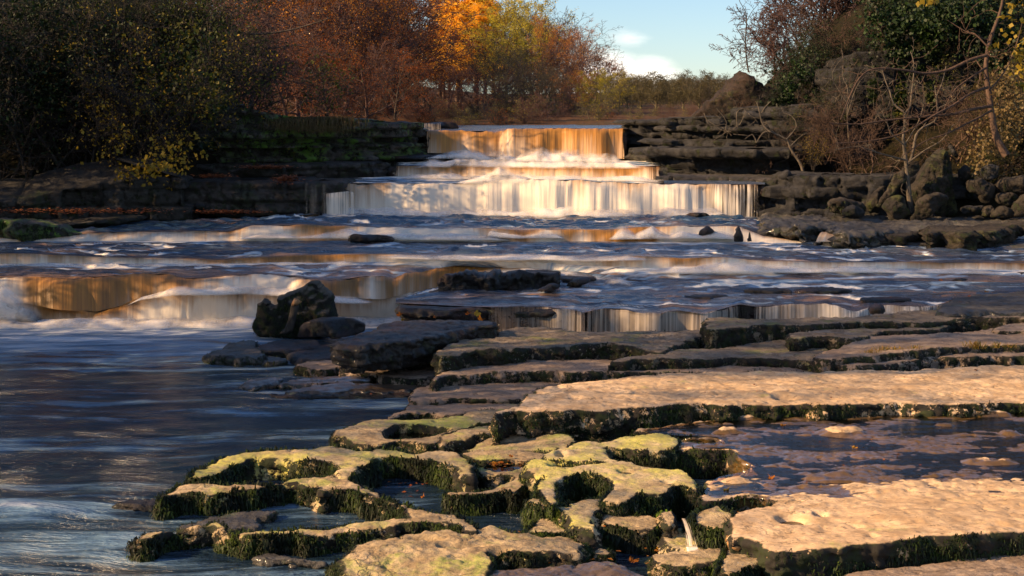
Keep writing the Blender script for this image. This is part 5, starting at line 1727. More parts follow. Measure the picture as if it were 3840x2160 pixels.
# --- the holed block in the middle and its neighbours
s_('rock_block', 'lime-topped upper block of the holed rock with a small pool behind', R2([(665, 560), (660, 540), (720, 505), (800, 490), (860, 478), (900, 445), (960, 426), (1040, 424), (1110, 432), (1180, 420), (1300, 395), (1450, 384), (1560, 380), (1660, 400), (1715, 425), (1700, 455), (1660, 480), (1560, 500),
      (1440, 496), (1320, 484), (1200, 466), (1140, 470), (1165, 510), (1200, 560), (1260, 590), (1100, 600), (900, 590), (760, 580)]), .305, .34, 'karst2', edge=.05, amp=.02, under=.03, jag=.02, seed=71, cat='rock', moss=1.0, dents=[(562, 455, 6, 3, .08)])
s_('rock_block', 'cream holed block at the centre with black moss filling its hollow', R2([(530, 610), (560, 575), (640, 562), (740, 572), (900, 600), (1050, 612), (1150, 600), (1180, 582), (1300, 592), (1400, 622), (1480, 632), (1620, 642), (1740, 652), (1790, 690), (1840, 760), (1840, 800), (1760, 770), (1700, 762),
      (1640, 780), (1610, 820), (1500, 830), (1400, 822), (1350, 848), (1240, 870), (1150, 862), (1180, 830), (1215, 780), (1200, 735), (1130, 700), (1030, 680), (930, 684), (840, 705), (790, 745), (775, 800), (790, 880), (740, 900), (680, 850), (620, 790), (640, 740), (700, 700), (640, 680), (560, 650)]),
   .30, .34, 'karst2', edge=.045, amp=.02, under=.02, jag=.018, seed=72, cat='rock', moss=1.3, mosslen=.04, dents=[(566, 464, 20, 4, .08), (625, 472, 10, 2.5, .03), (668, 481, 9, 2, .03)], rough=.025)
s_('rock_block', 'yellow-spotted lower block in front of the holed block', R2([(560, 900), (640, 880), (760, 900), (850, 935), (880, 905), (980, 878), (1060, 860), (1180, 866), (1300, 840), (1380, 850), (1410, 920), (1380, 960), (1330, 930), (1240, 915), (1160, 930), (1090, 985), (1065, 1040), (1100, 1100), (1060, 1130),
      (960, 1110), (880, 1080), (850, 1010), (760, 965), (640, 950)]), .22, .28, 'karst2', edge=.05, amp=.03, under=.0, jag=.02, seed=73, cat='rock', moss=1.3, mosslen=.045, rough=.03)
s_('rock', 'low mound of olive moss in front of the holed block', R2([(520, 1115), (590, 1060), (640, 1005), (740, 990), (840, 1010), (880, 1080), (860, 1120), (700, 1135), (580, 1130)]), .16, .18, 'karst', edge=.10, amp=.03, seed=74, cat='rock', moss=3.0, mosslen=.04)
s_('rock', 'moss-covered rock wall over the dark pool left of the spout', R2([(1075, 1040), (1100, 980), (1200, 930), (1330, 940), (1420, 970), (1530, 990), (1560, 1040), (1540, 1100), (1400, 1100), (1200, 1080)]), .18, .26, 'karst', edge=.07, amp=.02, seed=75, cat='rock', moss=3.2, mosslen=.05)
s_('rock', 'bright green moss tuft rock at the head of the spout', R2([(1535, 1000), (1560, 960), (1620, 950), (1680, 975), (1700, 1030), (1660, 1060), (1580, 1055)]), .24, .22, 'karst', edge=.06, amp=.02, seed=76, cat='rock', moss=3.5, mossmat='bright', mosslen=.04)
s_('rock', 'moss-hung rock on the right of the spout', R2([(1790, 1000), (1830, 960), (1930, 925), (2010, 915), (2060, 950), (2130, 985), (2110, 1040), (2050, 1080), (1950, 1080), (1850, 1060)]), .26, .26, 'karst', edge=.06, amp=.02, seed=77, cat='rock', moss=3.2, mosslen=.05)
s_('rock', 'pale rock with pits standing right of the glinting spout', R2([(1480, 1300), (1540, 1262), (1640, 1240), (1800, 1232), (1950, 1225), (2050, 1230), (2080, 1280), (2060, 1340), (1900, 1370), (1750, 1380), (1620, 1370), (1520, 1340)]), .14, .2, 'karst', edge=.07, amp=.03, seed=78, cat='rock', moss=.3, rough=.03)
s_('rock', 'white washed rock where the spout lands', R2([(1530, 1120), (1600, 1090), (1700, 1080), (1850, 1100), (2000, 1120), (2080, 1160), (2060, 1220), (1900, 1235), (1700, 1240), (1580, 1200)]), .13, .2, 'karst2', edge=.06, amp=.035, seed=79, cat='rock', rough=.03)
s_('rock', 'small stone with a moss cap in the brown puddle', R2([(1010, 1265), (1060, 1225), (1130, 1228), (1190, 1262), (1215, 1290), (1120, 1300), (1040, 1290)]), .10, .12, 'karst', edge=.04, amp=.02, seed=80, cat='rock', moss=1.5)

# --- the near platform: damp rock with a sheet of run-off, and the smooth sunlit slab
PZ = .25
GXP = .012
plat = R3([(-361, 345), (-200, 310), (0, 290), (300, 255), (600, 236), (900, 225), (1200, 205), (1550, 205), (1900, 170), (2300, 170), (2900, 150), (3600, 500), (3400, 1100), (2750, 1140), (2576, 1150), (2200, 1185), (1900, 1205), (1700, 1225), (1500, 1248), (1300, 1262), (1100, 1282), (850, 1292), (680, 1305),
           (600, 1280), (560, 1220), (430, 1190), (352, 1200), (345, 1120), (365, 1050), (420, 1005), (520, 970), (620, 940), (655, 905), (560, 872), (380, 880), (260, 905), (150, 900), (120, 850), (160, 790), (190, 720), (280, 684), (380, 668), (470, 640), (520, 600), (430, 570), (380, 520), (330, 492), (150, 496),
           (0, 492), (-120, 470), (-60, 440), (200, 452), (320, 440), (280, 400), (100, 390), (-50, 375), (-250, 365)])
def plat_lift(x, y):
    """long swells: where they rise above the run-off the rock is dry"""
    q = fbm(x * .9 + 3, y * 2.0, 7.7, 3)
    c = P(905, 520, PZ)
    dome = .045 * np.clip((c[1] + 1.0 - y) * 1.1, -.2, 1)
    r_ = fbm(x * 3.2, y * 6.0, 2.2, 4, .6)
    far_ = np.clip((y - c[1]) * 1.2, 0, 1)
    return dome + .030 * q + (.006 + .014 * far_) * r_ + .055 * far_ * 0
plat_dents = [(800, 439, 52, 4.2, .05), (824, 485, 46, 3.0, .06), (792, 525, 17, 4.5, .07), (820, 521, 8, 2.5, .05), (745, 487, 22, 4, .06), (705, 430, 26, 3.2, .06), (728, 494, 18, 2.2, .045), (862, 464, 8, 1.6, .03), (752, 470, 13, 1.6, .03), (880, 460, 12, 1.3, .03), (850, 459, 12, 1.3, .03),
              (908, 496, 5, 1.4, .02), (966, 484, 14, 2, .02), (990, 500, 9, 1.6, .012), (1000, 530, 10, 1.6, .015), (900, 517, 6, 1.4, .015), (873, 541, 7, 1.6, .02), (935, 522, 7, 1.2, .012), (957, 527, 6, 1.2, .012),
              (842, 434, 24, 3.2, -.05), (724, 431.5, 17, 2.6, -.045), (985, 415, 32, 2.4, -.04), (943, 425, 14, 2, -.035), (990, 462, 36, 4, -.04), (1010, 434, 14, 2, -.035), (700, 484, 9, 4, -.03), (735, 481, 16, 3, -.035), (745, 418, 40, 1.6, -.03), (816, 479, 20, 1.6, -.025), (930, 476, 12, 1.5, -.025), (905, 408, 20, 1, -.02), (852, 446, 8, 1, -.02)]
wetreg = R3([(-300, 350), (0, 300), (600, 245), (1200, 210), (1900, 175), (2900, 155), (3500, 500), (3400, 640), (2576, 690), (2100, 740), (1950, 850), (1600, 860), (1450, 890), (1250, 920), (900, 930), (700, 915), (560, 868), (300, 876), (170, 830), (300, 790), (560, 760), (560, 700), (480, 655), (505, 600), (420, 555), (360, 486), (150, 484), (0, 480), (-60, 446), (250, 440), (240, 400), (-100, 385)])
platform = slab('rock_platform', 'broad near platform, dry and sunlit along the bottom right, wet with run-off behind', plat, PZ, .32, 'platform', edge=.05, amp=.012, under=.04, jag=.025, seed=90, cat='rock platform', g=(GXP, 0), dents=plat_dents, lift=plat_lift, wetpoly=wetreg, moss=.5, mosslen=.04,
                res=.022, rough=.02)
s_('rock_slab', 'dim smooth slab in the bottom right corner, lowest step of the platform', R3([(900, 1500), (1150, 1440), (1500, 1395), (1850, 1350), (2100, 1310), (2576, 1270), (3000, 1240), (3600, 1300), (3600, 1700), (700, 1700)]), .15, .2, 'pink_shade', edge=.04, amp=.02, seed=91, cat='rock slab', jag=.02)
s_('rock', 'rust-orange rock face at the edge of the platform', R3([(352, 1195), (350, 1120), (368, 1050), (410, 1010), (500, 985), (585, 990), (600, 1030), (560, 1080), (500, 1140), (440, 1190)]), .262, .2, 'orange', edge=.035, amp=.012, seed=92, cat='rock')
s_('rock', 'black mossy boulder under the edge of the sunlit platform', R3([(290, 1330), (310, 1270), (360, 1215), (440, 1190), (560, 1185), (640, 1215), (680, 1240), (650, 1290), (560, 1330), (420, 1380), (320, 1400)]), .215, .2, 'karst', edge=.07, amp=.03, seed=93, cat='rock', moss=3.5, mosslen=.04)
# run-off sheet over the platform
def sheet(name, pts, z, mat, g=(0, 0), res=.05, kind='structure', label=None, wob=0.):
    pp = np.array([(p[0], p[1]) for p in pts], float)
    w_ = P(pp[:, 0], pp[:, 1], z, g[0], g[1])
    l = closed_spline(w_[:, :2], res)
    if area2(l) < 0:
        l = l[::-1]
    V2, T, _ = fill2d([l], res, np.random.RandomState(1))
    zc = z + g[0] * V2[:, 0] + g[1] * V2[:, 1] + (wob * fbm(V2[:, 0] * 2.5, V2[:, 1] * 6, 3, 3) if wob else 0)
    o = mk(name, np.stack([V2[:, 0], V2[:, 1], zc], 1), T, M[mat])
    return tag(o, label, None, None, kind)
sheet('water', R3([(-300, 350), (0, 300), (600, 245), (1200, 210), (1900, 175), (2900, 155), (3500, 500), (3400, 800), (2400, 850), (1900, 880), (1300, 930), (900, 935), (700, 915), (560, 868), (300, 876), (170, 830), (200, 760), (280, 700), (480, 655), (505, 600), (420, 555), (360, 486), (150, 484), (0, 480), (-60, 446), (250, 440), (240, 400), (-100, 385)]),
      PZ - .003, 'runoff', g=(GXP, 0), res=.04, wob=.006)
sheet('water', R3([(650, 1010), (800, 950), (1000, 960), (1120, 1020), (1050, 1090), (850, 1130), (700, 1100)]), PZ + .004, 'puddle', g=(GXP, 0))
for i, (pts, z) in enumerate([(R2([(760, 600), (900, 570), (1100, 572), (1160, 600), (1050, 640), (860, 640)]), .245), (R2([(1230, 655), (1320, 640), (1420, 650), (1400, 685), (1280, 692)]), .287), (R1([(1690, 350), (1950, 300), (2190, 325), (2090, 390), (1850, 410), (1720, 405)]), .04),
                              (R2([(200, 600), (330, 570), (520, 575), (560, 640), (420, 665), (240, 650)]), .125)]):
    sheet('water', pts, z, 'puddle')

# boulders, blocks and leaning slabs of the right bank
bank = [
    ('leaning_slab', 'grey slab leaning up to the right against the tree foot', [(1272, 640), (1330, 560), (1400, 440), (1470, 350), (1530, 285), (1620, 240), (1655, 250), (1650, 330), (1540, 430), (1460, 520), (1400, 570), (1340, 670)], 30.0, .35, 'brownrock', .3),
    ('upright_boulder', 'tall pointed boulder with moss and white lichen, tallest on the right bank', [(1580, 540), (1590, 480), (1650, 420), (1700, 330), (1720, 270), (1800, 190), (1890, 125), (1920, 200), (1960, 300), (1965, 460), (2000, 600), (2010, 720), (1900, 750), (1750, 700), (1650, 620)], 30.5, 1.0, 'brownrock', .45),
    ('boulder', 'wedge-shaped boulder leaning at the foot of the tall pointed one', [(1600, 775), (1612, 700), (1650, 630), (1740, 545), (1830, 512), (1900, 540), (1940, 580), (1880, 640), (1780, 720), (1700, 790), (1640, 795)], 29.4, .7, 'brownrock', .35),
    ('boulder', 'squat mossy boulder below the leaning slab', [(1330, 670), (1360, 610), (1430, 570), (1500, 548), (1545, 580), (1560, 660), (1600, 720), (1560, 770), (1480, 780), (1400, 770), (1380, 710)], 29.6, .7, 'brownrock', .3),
    ('boulder', 'small white-edged stone on the shoulder of the pointed boulder', [(1905, 115), (1935, 92), (1965, 140), (2000, 195), (1985, 225), (1940, 180)], 31.2, .25, 'cliff', .2),
    ('boulder', 'mossy green boulder at the foot of the block stack', [(858, 640), (880, 595), (960, 572), (1060, 590), (1160, 610), (1190, 670), (1170, 710), (1040, 700), (960, 730), (880, 700)], 29.8, .8, 'brownrock', .3),
    ('boulder', 'lichened block in front of the mossy green boulder', [(985, 720), (990, 670), (1060, 650), (1160, 660), (1190, 700), (1150, 740), (1040, 740)], 29.2, .5, 'cliff', .2),
    ('boulder', 'brown rounded boulder left of the leaning slab', [(1180, 640), (1210, 580), (1290, 500), (1360, 470), (1350, 560), (1290, 640), (1300, 710), (1220, 715)], 30.3, .6, 'brownrock', .3),
    ('boulder', 'pale round boulder behind the leaning slab', [(1305, 460), (1310, 410), (1380, 382), (1440, 400), (1420, 470), (1350, 480)], 31.0, .5, 'brownrock', .2),
    ('boulder', 'tall bulging boulder in the right bank wall', [(2110, 480), (2120, 420), (2200, 400), (2280, 430), (2350, 480), (2340, 560), (2290, 640), (2230, 620), (2190, 550), (2120, 530)], 30.0, .8, 'brownrock', .3),
    ('boulder', 'grey boulder capping the right bank wall', [(2210, 360), (2230, 300), (2300, 275), (2370, 300), (2360, 380), (2300, 430), (2230, 410)], 30.2, .6, 'cliff', .3),
    ('boulder', 'large block at the right edge of the bank wall', [(2360, 480), (2400, 410), (2500, 380), (2640, 370), (2700, 430), (2660, 540), (2520, 540), (2430, 530)], 29.8, .9, 'brownrock', .25),
    ('boulder', 'grey block low in the bank wall', [(2060, 700), (2070, 655), (2150, 635), (2230, 650), (2240, 700), (2160, 715)], 29.8, .5, 'cliff', .2),
    ('boulder', 'rounded block beside the grey low block of the bank wall', [(2210, 740), (2230, 660), (2310, 640), (2330, 720), (2290, 755)], 29.7, .5, 'brownrock', .2),
    ('boulder', 'dark square block in the right bank wall', [(2350, 600), (2370, 530), (2450, 530), (2540, 550), (2530, 640), (2440, 650), (2370, 640)], 29.7, .6, 'brownrock', .25),
    ('boulder', 'rust-stained block low at the right edge', [(2490, 740), (2510, 650), (2580, 560), (2700, 540), (2720, 740)], 29.4, .7, 'brownrock', .2),
    ('boulder', 'brown block between the right bank wall boulders', [(2300, 740), (2330, 680), (2420, 650), (2490, 680), (2490, 745), (2400, 755)], 29.5, .5, 'brownrock', .2),
    ('boulder', 'small knobbly rock on top of the block stack', [(405, 390), (430, 350), (480, 325), (520, 340), (550, 380), (540, 415), (470, 420)], 31.6, .4, 'cliff', .3),
    ('boulder', 'pale angular boulder behind the pointed boulder', [(2010, 400), (2030, 340), (2080, 290), (2120, 320), (2120, 400), (2060, 430)], 30.6, .5, 'brownrock', .3),
]
for i, (nm, lb, pts, D_, dp, mt, fc) in enumerate(bank):
    lump(nm, lb, RB(pts), D_, dp, mt, rough=.09, facet=fc, seed=200 + i, flat=.6, moss=(.25 if i in (1, 5) else 0))
lump('sapling', 'x', [(0, 0), (1, 0), (1, 1)], 1, 1, 'wet') if False else None

s_('rock_ledge', 'knobbly grey-green ledge at the foot of the right bank, wet where the water slides over', RB([(250, 800), (265, 720), (330, 695), (600, 680), (900, 690), (1100, 722), (1300, 742), (1500, 752), (1750, 752), (2100, 742), (2700, 740), (2700, 812), (2450, 800), (2250, 828), (2050, 850), (1850, 850), (1700, 862), (1500, 872),
      (1340, 880), (1150, 892), (1010, 896), (930, 880), (860, 848), (760, 846), (620, 856), (450, 842), (330, 832)]), 1.20, .30, 'wetgrey', edge=.06, amp=.09, under=.10, jag=.10, seed=101, layers=3, rough=.10, keep=False)
s_('rock_ledge', 'thick blocky ledge along the right bank above the rapids', RB([(1715, 870), (1760, 830), (1850, 815), (2050, 812), (2250, 790), (2500, 772), (2750, 765), (2750, 830), (2576, 800), (2450, 830), (2300, 862), (2150, 862), (2060, 880), (1950, 872), (1850, 862)]), 1.27, .36, 'brownrock', edge=.07, amp=.04,
   under=.08, jag=.07, seed=102, layers=2, rough=.06, keep=False)
s_('rock_ledge', 'low block of the right bank between the spout and the thick ledge', RB([(1040, 900), (1120, 872), (1300, 868), (1500, 860), (1700, 858), (1700, 880), (1500, 900), (1300, 900), (1120, 922)]), 1.15, .22, 'brownrock', edge=.06, amp=.03, under=.08, jag=.06, seed=103, rough=.06, keep=False)
s_('rock_ledge', 'thin wet shelf at the waterline of the right bank', RB([(720, 975), (900, 955), (1200, 965), (1500, 975), (2000, 985), (2600, 1005), (2600, 985), (2000, 960), (1500, 945), (1100, 930), (900, 935), (760, 950)]), .98, .1, 'wetgrey', edge=.03, amp=.02, seed=104, jag=.04, keep=False)
xk = np.arange(0, 13.5, .22) + 822
fall('waterfall', 'short cream spout through a gap in the right bank ledge', PD(xk, 232.0, 26.75), PD(np.linspace(816, 834, len(xk)), 241.6, 26.4), nt=16, foam=(.45, .65), amber=.7, seed=106, amp=.02)
for i, (a, b, yt, yb, dd) in enumerate([(735, 744, 226, 242, 26.9), (748, 753, 232, 242, 26.8), (700, 716, 226, 236, 27.2)]):
    lump('rock', ['dark hump of rock under the right end of the third step', 'second dark hump beside the right end of the third step', 'dark rock showing through the third step'][i],
         [(a, yb), (a + 1, (yt + yb) / 2), ((a + b) / 2, yt), (b - 1, (yt + yb) / 2), (b, yb)], dd, .4, 'wet', rough=.03, facet=.2, seed=110 + i)
lump('rock', 'low dark rock at the foot of the bottom tier, right side', [(686, 217), (690, 213.5), (700, 212.5), (708, 214), (712, 217)], 31.2, .4, 'wet', rough=.03, facet=.2, seed=115)

# ---- cliffs
def path(pts, D=None):
    out = []
    for p in pts:
        out.append(((p[0] - 512) / FPX * p[1], p[1]) + tuple(p[2:]))
    return out
def zy(y, D):
    return float(PD(512, y, D)[2])
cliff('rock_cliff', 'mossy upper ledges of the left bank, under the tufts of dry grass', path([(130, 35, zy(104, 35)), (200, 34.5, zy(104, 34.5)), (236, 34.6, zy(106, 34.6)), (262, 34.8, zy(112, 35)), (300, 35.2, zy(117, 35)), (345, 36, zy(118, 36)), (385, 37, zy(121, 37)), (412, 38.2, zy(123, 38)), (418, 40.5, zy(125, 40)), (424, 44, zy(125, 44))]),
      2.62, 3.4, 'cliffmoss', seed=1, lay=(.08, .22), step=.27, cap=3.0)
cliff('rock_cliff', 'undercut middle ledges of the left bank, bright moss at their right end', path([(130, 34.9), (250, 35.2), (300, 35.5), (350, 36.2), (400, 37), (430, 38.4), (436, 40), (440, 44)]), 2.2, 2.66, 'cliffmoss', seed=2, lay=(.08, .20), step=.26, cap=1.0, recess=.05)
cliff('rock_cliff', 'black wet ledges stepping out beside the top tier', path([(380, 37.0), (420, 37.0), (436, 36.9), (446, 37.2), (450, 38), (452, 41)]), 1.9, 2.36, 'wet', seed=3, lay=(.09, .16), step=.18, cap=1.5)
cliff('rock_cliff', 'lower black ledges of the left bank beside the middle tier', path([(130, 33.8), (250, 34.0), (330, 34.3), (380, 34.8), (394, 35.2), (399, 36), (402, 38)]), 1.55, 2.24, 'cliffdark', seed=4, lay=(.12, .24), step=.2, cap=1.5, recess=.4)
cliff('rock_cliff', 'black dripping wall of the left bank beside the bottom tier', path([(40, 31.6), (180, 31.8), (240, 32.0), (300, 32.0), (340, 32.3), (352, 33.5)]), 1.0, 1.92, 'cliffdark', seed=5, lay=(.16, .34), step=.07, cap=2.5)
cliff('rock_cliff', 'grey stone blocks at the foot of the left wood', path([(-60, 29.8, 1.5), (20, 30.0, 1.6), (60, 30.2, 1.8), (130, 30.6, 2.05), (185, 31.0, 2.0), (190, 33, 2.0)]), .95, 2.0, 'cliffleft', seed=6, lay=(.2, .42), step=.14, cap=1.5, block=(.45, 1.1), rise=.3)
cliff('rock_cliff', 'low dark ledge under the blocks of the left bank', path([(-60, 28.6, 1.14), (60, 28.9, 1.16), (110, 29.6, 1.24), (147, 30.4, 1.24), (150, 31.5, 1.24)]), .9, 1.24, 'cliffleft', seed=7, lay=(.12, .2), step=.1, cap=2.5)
lump('rock', 'flat slab with fallen leaves lying on the left bank shelf', [(230, 173), (236, 170), (246, 166.5), (262, 165), (280, 166.5), (283, 169), (282, 175), (270, 178), (240, 178)], 32.6, .9, 'cliffleft', rough=.03, facet=.1, seed=120)
lump('rock', 'small leaf-topped stone at the foot of the left bank', [(190, 209), (191, 206), (196, 203.5), (202, 204), (205, 207), (204, 210)], 31.2, .3, 'cliff', rough=.03, facet=.1, seed=121)
lump('mossy_bank', 'low mossy green rock at the left edge of the river', [(-30, 241), (-30, 222), (10, 220), (30, 221.5), (52, 226), (62, 232), (76, 237), (70, 241), (20, 243)], 27.6, 1.5, 'cliffmoss', rough=.08, facet=.1, seed=122, cat='rock', moss=1.2)
lump('rock', 'dark brink rock beside the head of the narrow spout', [(418, 128), (422, 123.6), (436, 122.2), (450, 122.2), (456, 124), (458, 129)], 41.2, 1.2, 'wet', rough=.02, facet=.1, seed=123)
# right cliffs
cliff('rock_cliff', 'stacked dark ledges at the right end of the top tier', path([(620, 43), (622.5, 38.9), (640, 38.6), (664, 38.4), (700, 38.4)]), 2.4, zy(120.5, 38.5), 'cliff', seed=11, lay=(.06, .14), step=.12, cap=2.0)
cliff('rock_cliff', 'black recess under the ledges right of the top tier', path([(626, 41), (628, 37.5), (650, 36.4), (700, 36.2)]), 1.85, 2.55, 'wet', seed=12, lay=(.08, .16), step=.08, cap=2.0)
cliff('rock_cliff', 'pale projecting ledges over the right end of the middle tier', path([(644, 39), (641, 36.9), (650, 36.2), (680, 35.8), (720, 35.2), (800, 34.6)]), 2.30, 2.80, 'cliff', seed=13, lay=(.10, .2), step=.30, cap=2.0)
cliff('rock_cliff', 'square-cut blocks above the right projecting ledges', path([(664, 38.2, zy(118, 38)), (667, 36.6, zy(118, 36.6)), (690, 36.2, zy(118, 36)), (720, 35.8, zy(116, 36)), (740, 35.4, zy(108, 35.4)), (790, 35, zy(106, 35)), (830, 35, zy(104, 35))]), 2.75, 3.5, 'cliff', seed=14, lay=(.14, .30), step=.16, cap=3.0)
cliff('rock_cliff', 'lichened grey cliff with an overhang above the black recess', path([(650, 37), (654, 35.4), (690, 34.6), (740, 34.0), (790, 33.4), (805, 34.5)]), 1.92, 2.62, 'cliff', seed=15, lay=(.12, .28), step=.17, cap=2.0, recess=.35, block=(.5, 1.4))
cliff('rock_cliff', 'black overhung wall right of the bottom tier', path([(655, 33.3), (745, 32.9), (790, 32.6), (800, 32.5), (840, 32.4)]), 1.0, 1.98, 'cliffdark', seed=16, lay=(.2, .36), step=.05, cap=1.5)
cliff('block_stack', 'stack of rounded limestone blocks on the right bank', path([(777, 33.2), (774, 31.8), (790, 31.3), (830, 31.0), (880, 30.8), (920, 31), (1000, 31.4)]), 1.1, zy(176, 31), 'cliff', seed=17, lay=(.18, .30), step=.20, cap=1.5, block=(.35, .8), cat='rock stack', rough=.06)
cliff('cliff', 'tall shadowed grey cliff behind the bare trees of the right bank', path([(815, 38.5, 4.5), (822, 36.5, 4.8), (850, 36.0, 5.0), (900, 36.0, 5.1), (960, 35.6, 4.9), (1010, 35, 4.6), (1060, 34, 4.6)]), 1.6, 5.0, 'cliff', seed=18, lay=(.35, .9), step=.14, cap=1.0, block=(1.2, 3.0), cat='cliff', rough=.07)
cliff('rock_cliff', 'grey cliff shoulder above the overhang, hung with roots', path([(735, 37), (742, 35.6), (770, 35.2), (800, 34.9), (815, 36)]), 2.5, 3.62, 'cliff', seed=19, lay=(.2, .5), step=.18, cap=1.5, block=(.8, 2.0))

s_('rock_slab', 'brown damp shore slab with leaves at the right end of the river', Q([(1940, 838), (1955, 785), (2040, 742), (2200, 712), (2400, 700), (2700, 685), (2700, 850), (2300, 842), (2100, 852)]), .70, .25, 'wetgrey', edge=.05, amp=.035, seed=130, jag=.05, rough=.04, cat='rock slab')

sp_u = P(np.linspace(679, 688, 40), 518, .25)
sp_d = PD(np.linspace(684, 699, 40), 546.5, sp_u[:, 1] - .36)
fall('waterfall', 'tiny glinting white spout between mossy rocks at the bottom of the picture', sp_u, sp_d, nt=30, foam=(.5, .9), amber=.5, alp=.9, mat='curtain', seed=140, amp=.02, wall=False, fray=.42)
mist('foam', 'small burst of white foam where the tiny spout lands', sp_d[4:36], .045, .22, seed=141)
# ================================================================ BANKS AND WOODS
def sst(x, a, b):
    t = np.clip((np.asarray(x, float) - a) / (b - a), 0, 1)
    return t * t * (3 - 2 * t)


def z_left(X, Y):
    Xs = X * 37.0 / np.maximum(Y, 37.0)
    a = sst(-Xs, 6.4, 9.2)
    r = sst(Y, 31.2, 37.5)
    z = (1 - a) * np.where(Y > 38.5, 3.2, 1.2) + a * (1.6 + 4.9 * r)
    return z + .18 * fbm(X * .7, Y * .7, 3, 4)


def z_mid(X, Y):
    z = 2.7 + .6 * sst(Y, 48, 56) + .018 * np.maximum(0, Y - 56)
    z = z + .11 * np.clip(-X - 8, 0, 90) * sst(Y, 44, 75)
    z = z + .03 * np.clip(X - 12, 0, 60)
    return z + .25 * fbm(X * .12, Y * .12, 5, 4)


def z_right(X, Y):
    Xs = X * 41.0 / np.maximum(Y, 41.0)
    ridge = np.clip(3.45 + 1.0 * (Xs - 6.5), 2.6, 11)
    st = 35.6 + 0.9 * sst(X, 7.8, 8.8)
    z = 1.9 + (ridge - 1.9) * sst(Y, st - .6, st + 6)
    z = np.where(Xs < 6.2, np.minimum(z, 2.9 + .0 * X), z)
    return z + .16 * fbm(X * .7, Y * .7, 9, 4)


hills('left_bank', -60, -4.3, 31.0, 46, 150, 90, z_left, 'soil')
hills('wooded_hill', -220, 220, 47, 420, 160, 120, z_mid, 'litterground')
hills('right_bank', 4.2, 40, 33.6, 52, 120, 120, z_right, 'soil')
# lower right bank behind the boulders
def z_rb(X, Y):
    return 1.05 + .9 * sst(X, 8.5, 10.5) * sst(Y, 30.2, 32) + 1.9 * sst(X, 10.6, 12.5) * sst(Y, 30, 33.5) + 1.2 * sst(Y, 31.5, 35) * sst(X, 7.6, 8.6) + .12 * fbm(X, Y, 2, 4)
hills('right_bank', 6.6, 30, 28.4, 36.5, 120, 50, z_rb, 'grassbank')

# rocky knoll with its sapling
lump('knoll', 'brown earthy knoll rising to a point on the skyline of the right bank', [(688, 122), (700, 112), (712, 102), (722, 93), (728, 88), (732, 80), (740, 74), (746, 69), (752, 73), (760, 79), (768, 86), (790, 96), (806, 122), (780, 130), (720, 130)], 39.5, 4.0, 'earthrock',
     rough=.16, facet=.2, seed=301, flat=.9, cat='knoll')

# ---- prototypes of the far wood (16 m tall, rescaled)
def proto(seed, h, r0, nleaf, lsize, lmat, bark, lspread, rmin, clump=.0, droop=0., **kw):
    sg, tp = skeleton(seed, h, r0, **kw)
    return tree_parts(seed, sg, tp, nleaf, lsize, lmat, bark, lspread, rmin, clump, droop)


BIG = dict(levels=4, kids=(20, 9, 6, 0), steps=(14, 7, 4, 3), ratio=(.46, .5, .5, .5), ang=(58, 46, 44, 40), start=.07, up=(.02, .05, .03, .0), wander=(.05, .14, .2, .28))
PR = {}
PR['bare1'] = proto(1, 16, .30, 0, 0, None, 'bark', 0, .028, **BIG)
PR['bare2'] = proto(2, 16, .28, 0, 0, None, 'barkpurple', 0, .026, **dict(BIG, shape='round', ang=(48, 40, 36, 34)))
PR['bare3'] = proto(3, 16, .26, 1500, .22, 'olive', 'barkolive', .4, .026, **dict(BIG, start=.12))
PR['rust1'] = proto(4, 16, .32, 6500, .21, 'rust', 'bark', .35, .026, clump=.45, **BIG)
PR['rust2'] = proto(5, 16, .34, 4200, .2, 'umber', 'barkpurple', .4, .03, clump=.4, **dict(BIG, start=.10, ang=(70, 50, 44, 40)))
PR['orange1'] = proto(6, 16, .28, 5500, .2, 'orange', 'barkpurple', .3, .026, clump=.5, **dict(BIG, ang=(46, 40, 40, 36)))
PR['gold1'] = proto(7, 18, .26, 14000, .22, 'gold', 'barkred', .28, .022, **dict(BIG, kids=(34, 8, 5, 0), shape='cone', ang=(66, 40, 40, 36), start=.15, up=(.02, .04, .02, 0), ratio=(.34, .45, .5, .5)))
PR['lime1'] = proto(8, 16, .26, 10000, .24, 'lime', 'barkolive', .3, .024, clump=.35, **dict(BIG, ang=(44, 40, 40, 36)))
PR['olive1'] = proto(9, 8, .2, 3500, .2, 'olive', 'barkolive', .35, .03, **dict(BIG, kids=(14, 8, 6, 0), stems=1, start=.05, shape='vase'))
PR['oakround'] = proto(10, 11, .36, 0, 0, None, 'bark', 0, .032, **dict(BIG, kids=(12, 8, 6, 0), start=.22, ang=(62, 50, 50, 40), ratio=(.52, .5, .5, .5), up=(.0, .02, .04, .0), wander=(.10, .18, .22, .28)))
U_ = dict(BIG, kids=(12, 7, 5, 0), stems=3, start=.03, shape='vase', spread=.4)
PR['u_rust'] = proto(11, 6, .10, 1300, .12, 'rust', 'bark', .25, .018, **U_)
PR['u_brown'] = proto(12, 6, .10, 1000, .12, 'umber', 'barkpurple', .25, .018, **U_)
PR['u_bare'] = proto(13, 6, .10, 300, .14, 'lime', 'barkolive', .3, .016, **U_)
PR['u_lime'] = proto(14, 6, .10, 900, .11, 'lime', 'barkolive', .25, .016, **U_)
PH = dict(u_rust=6, u_brown=6, u_bare=6, u_lime=6, bare1=16, bare2=16, bare3=16, rust1=16, rust2=16, orange1=16, gold1=18, lime1=16, olive1=8, oakround=11)
for k_ in list(PH):
    PH[k_] = max(float(np.percentile(q[1][0][:, 2], 99.7)) for q in PR[k_])
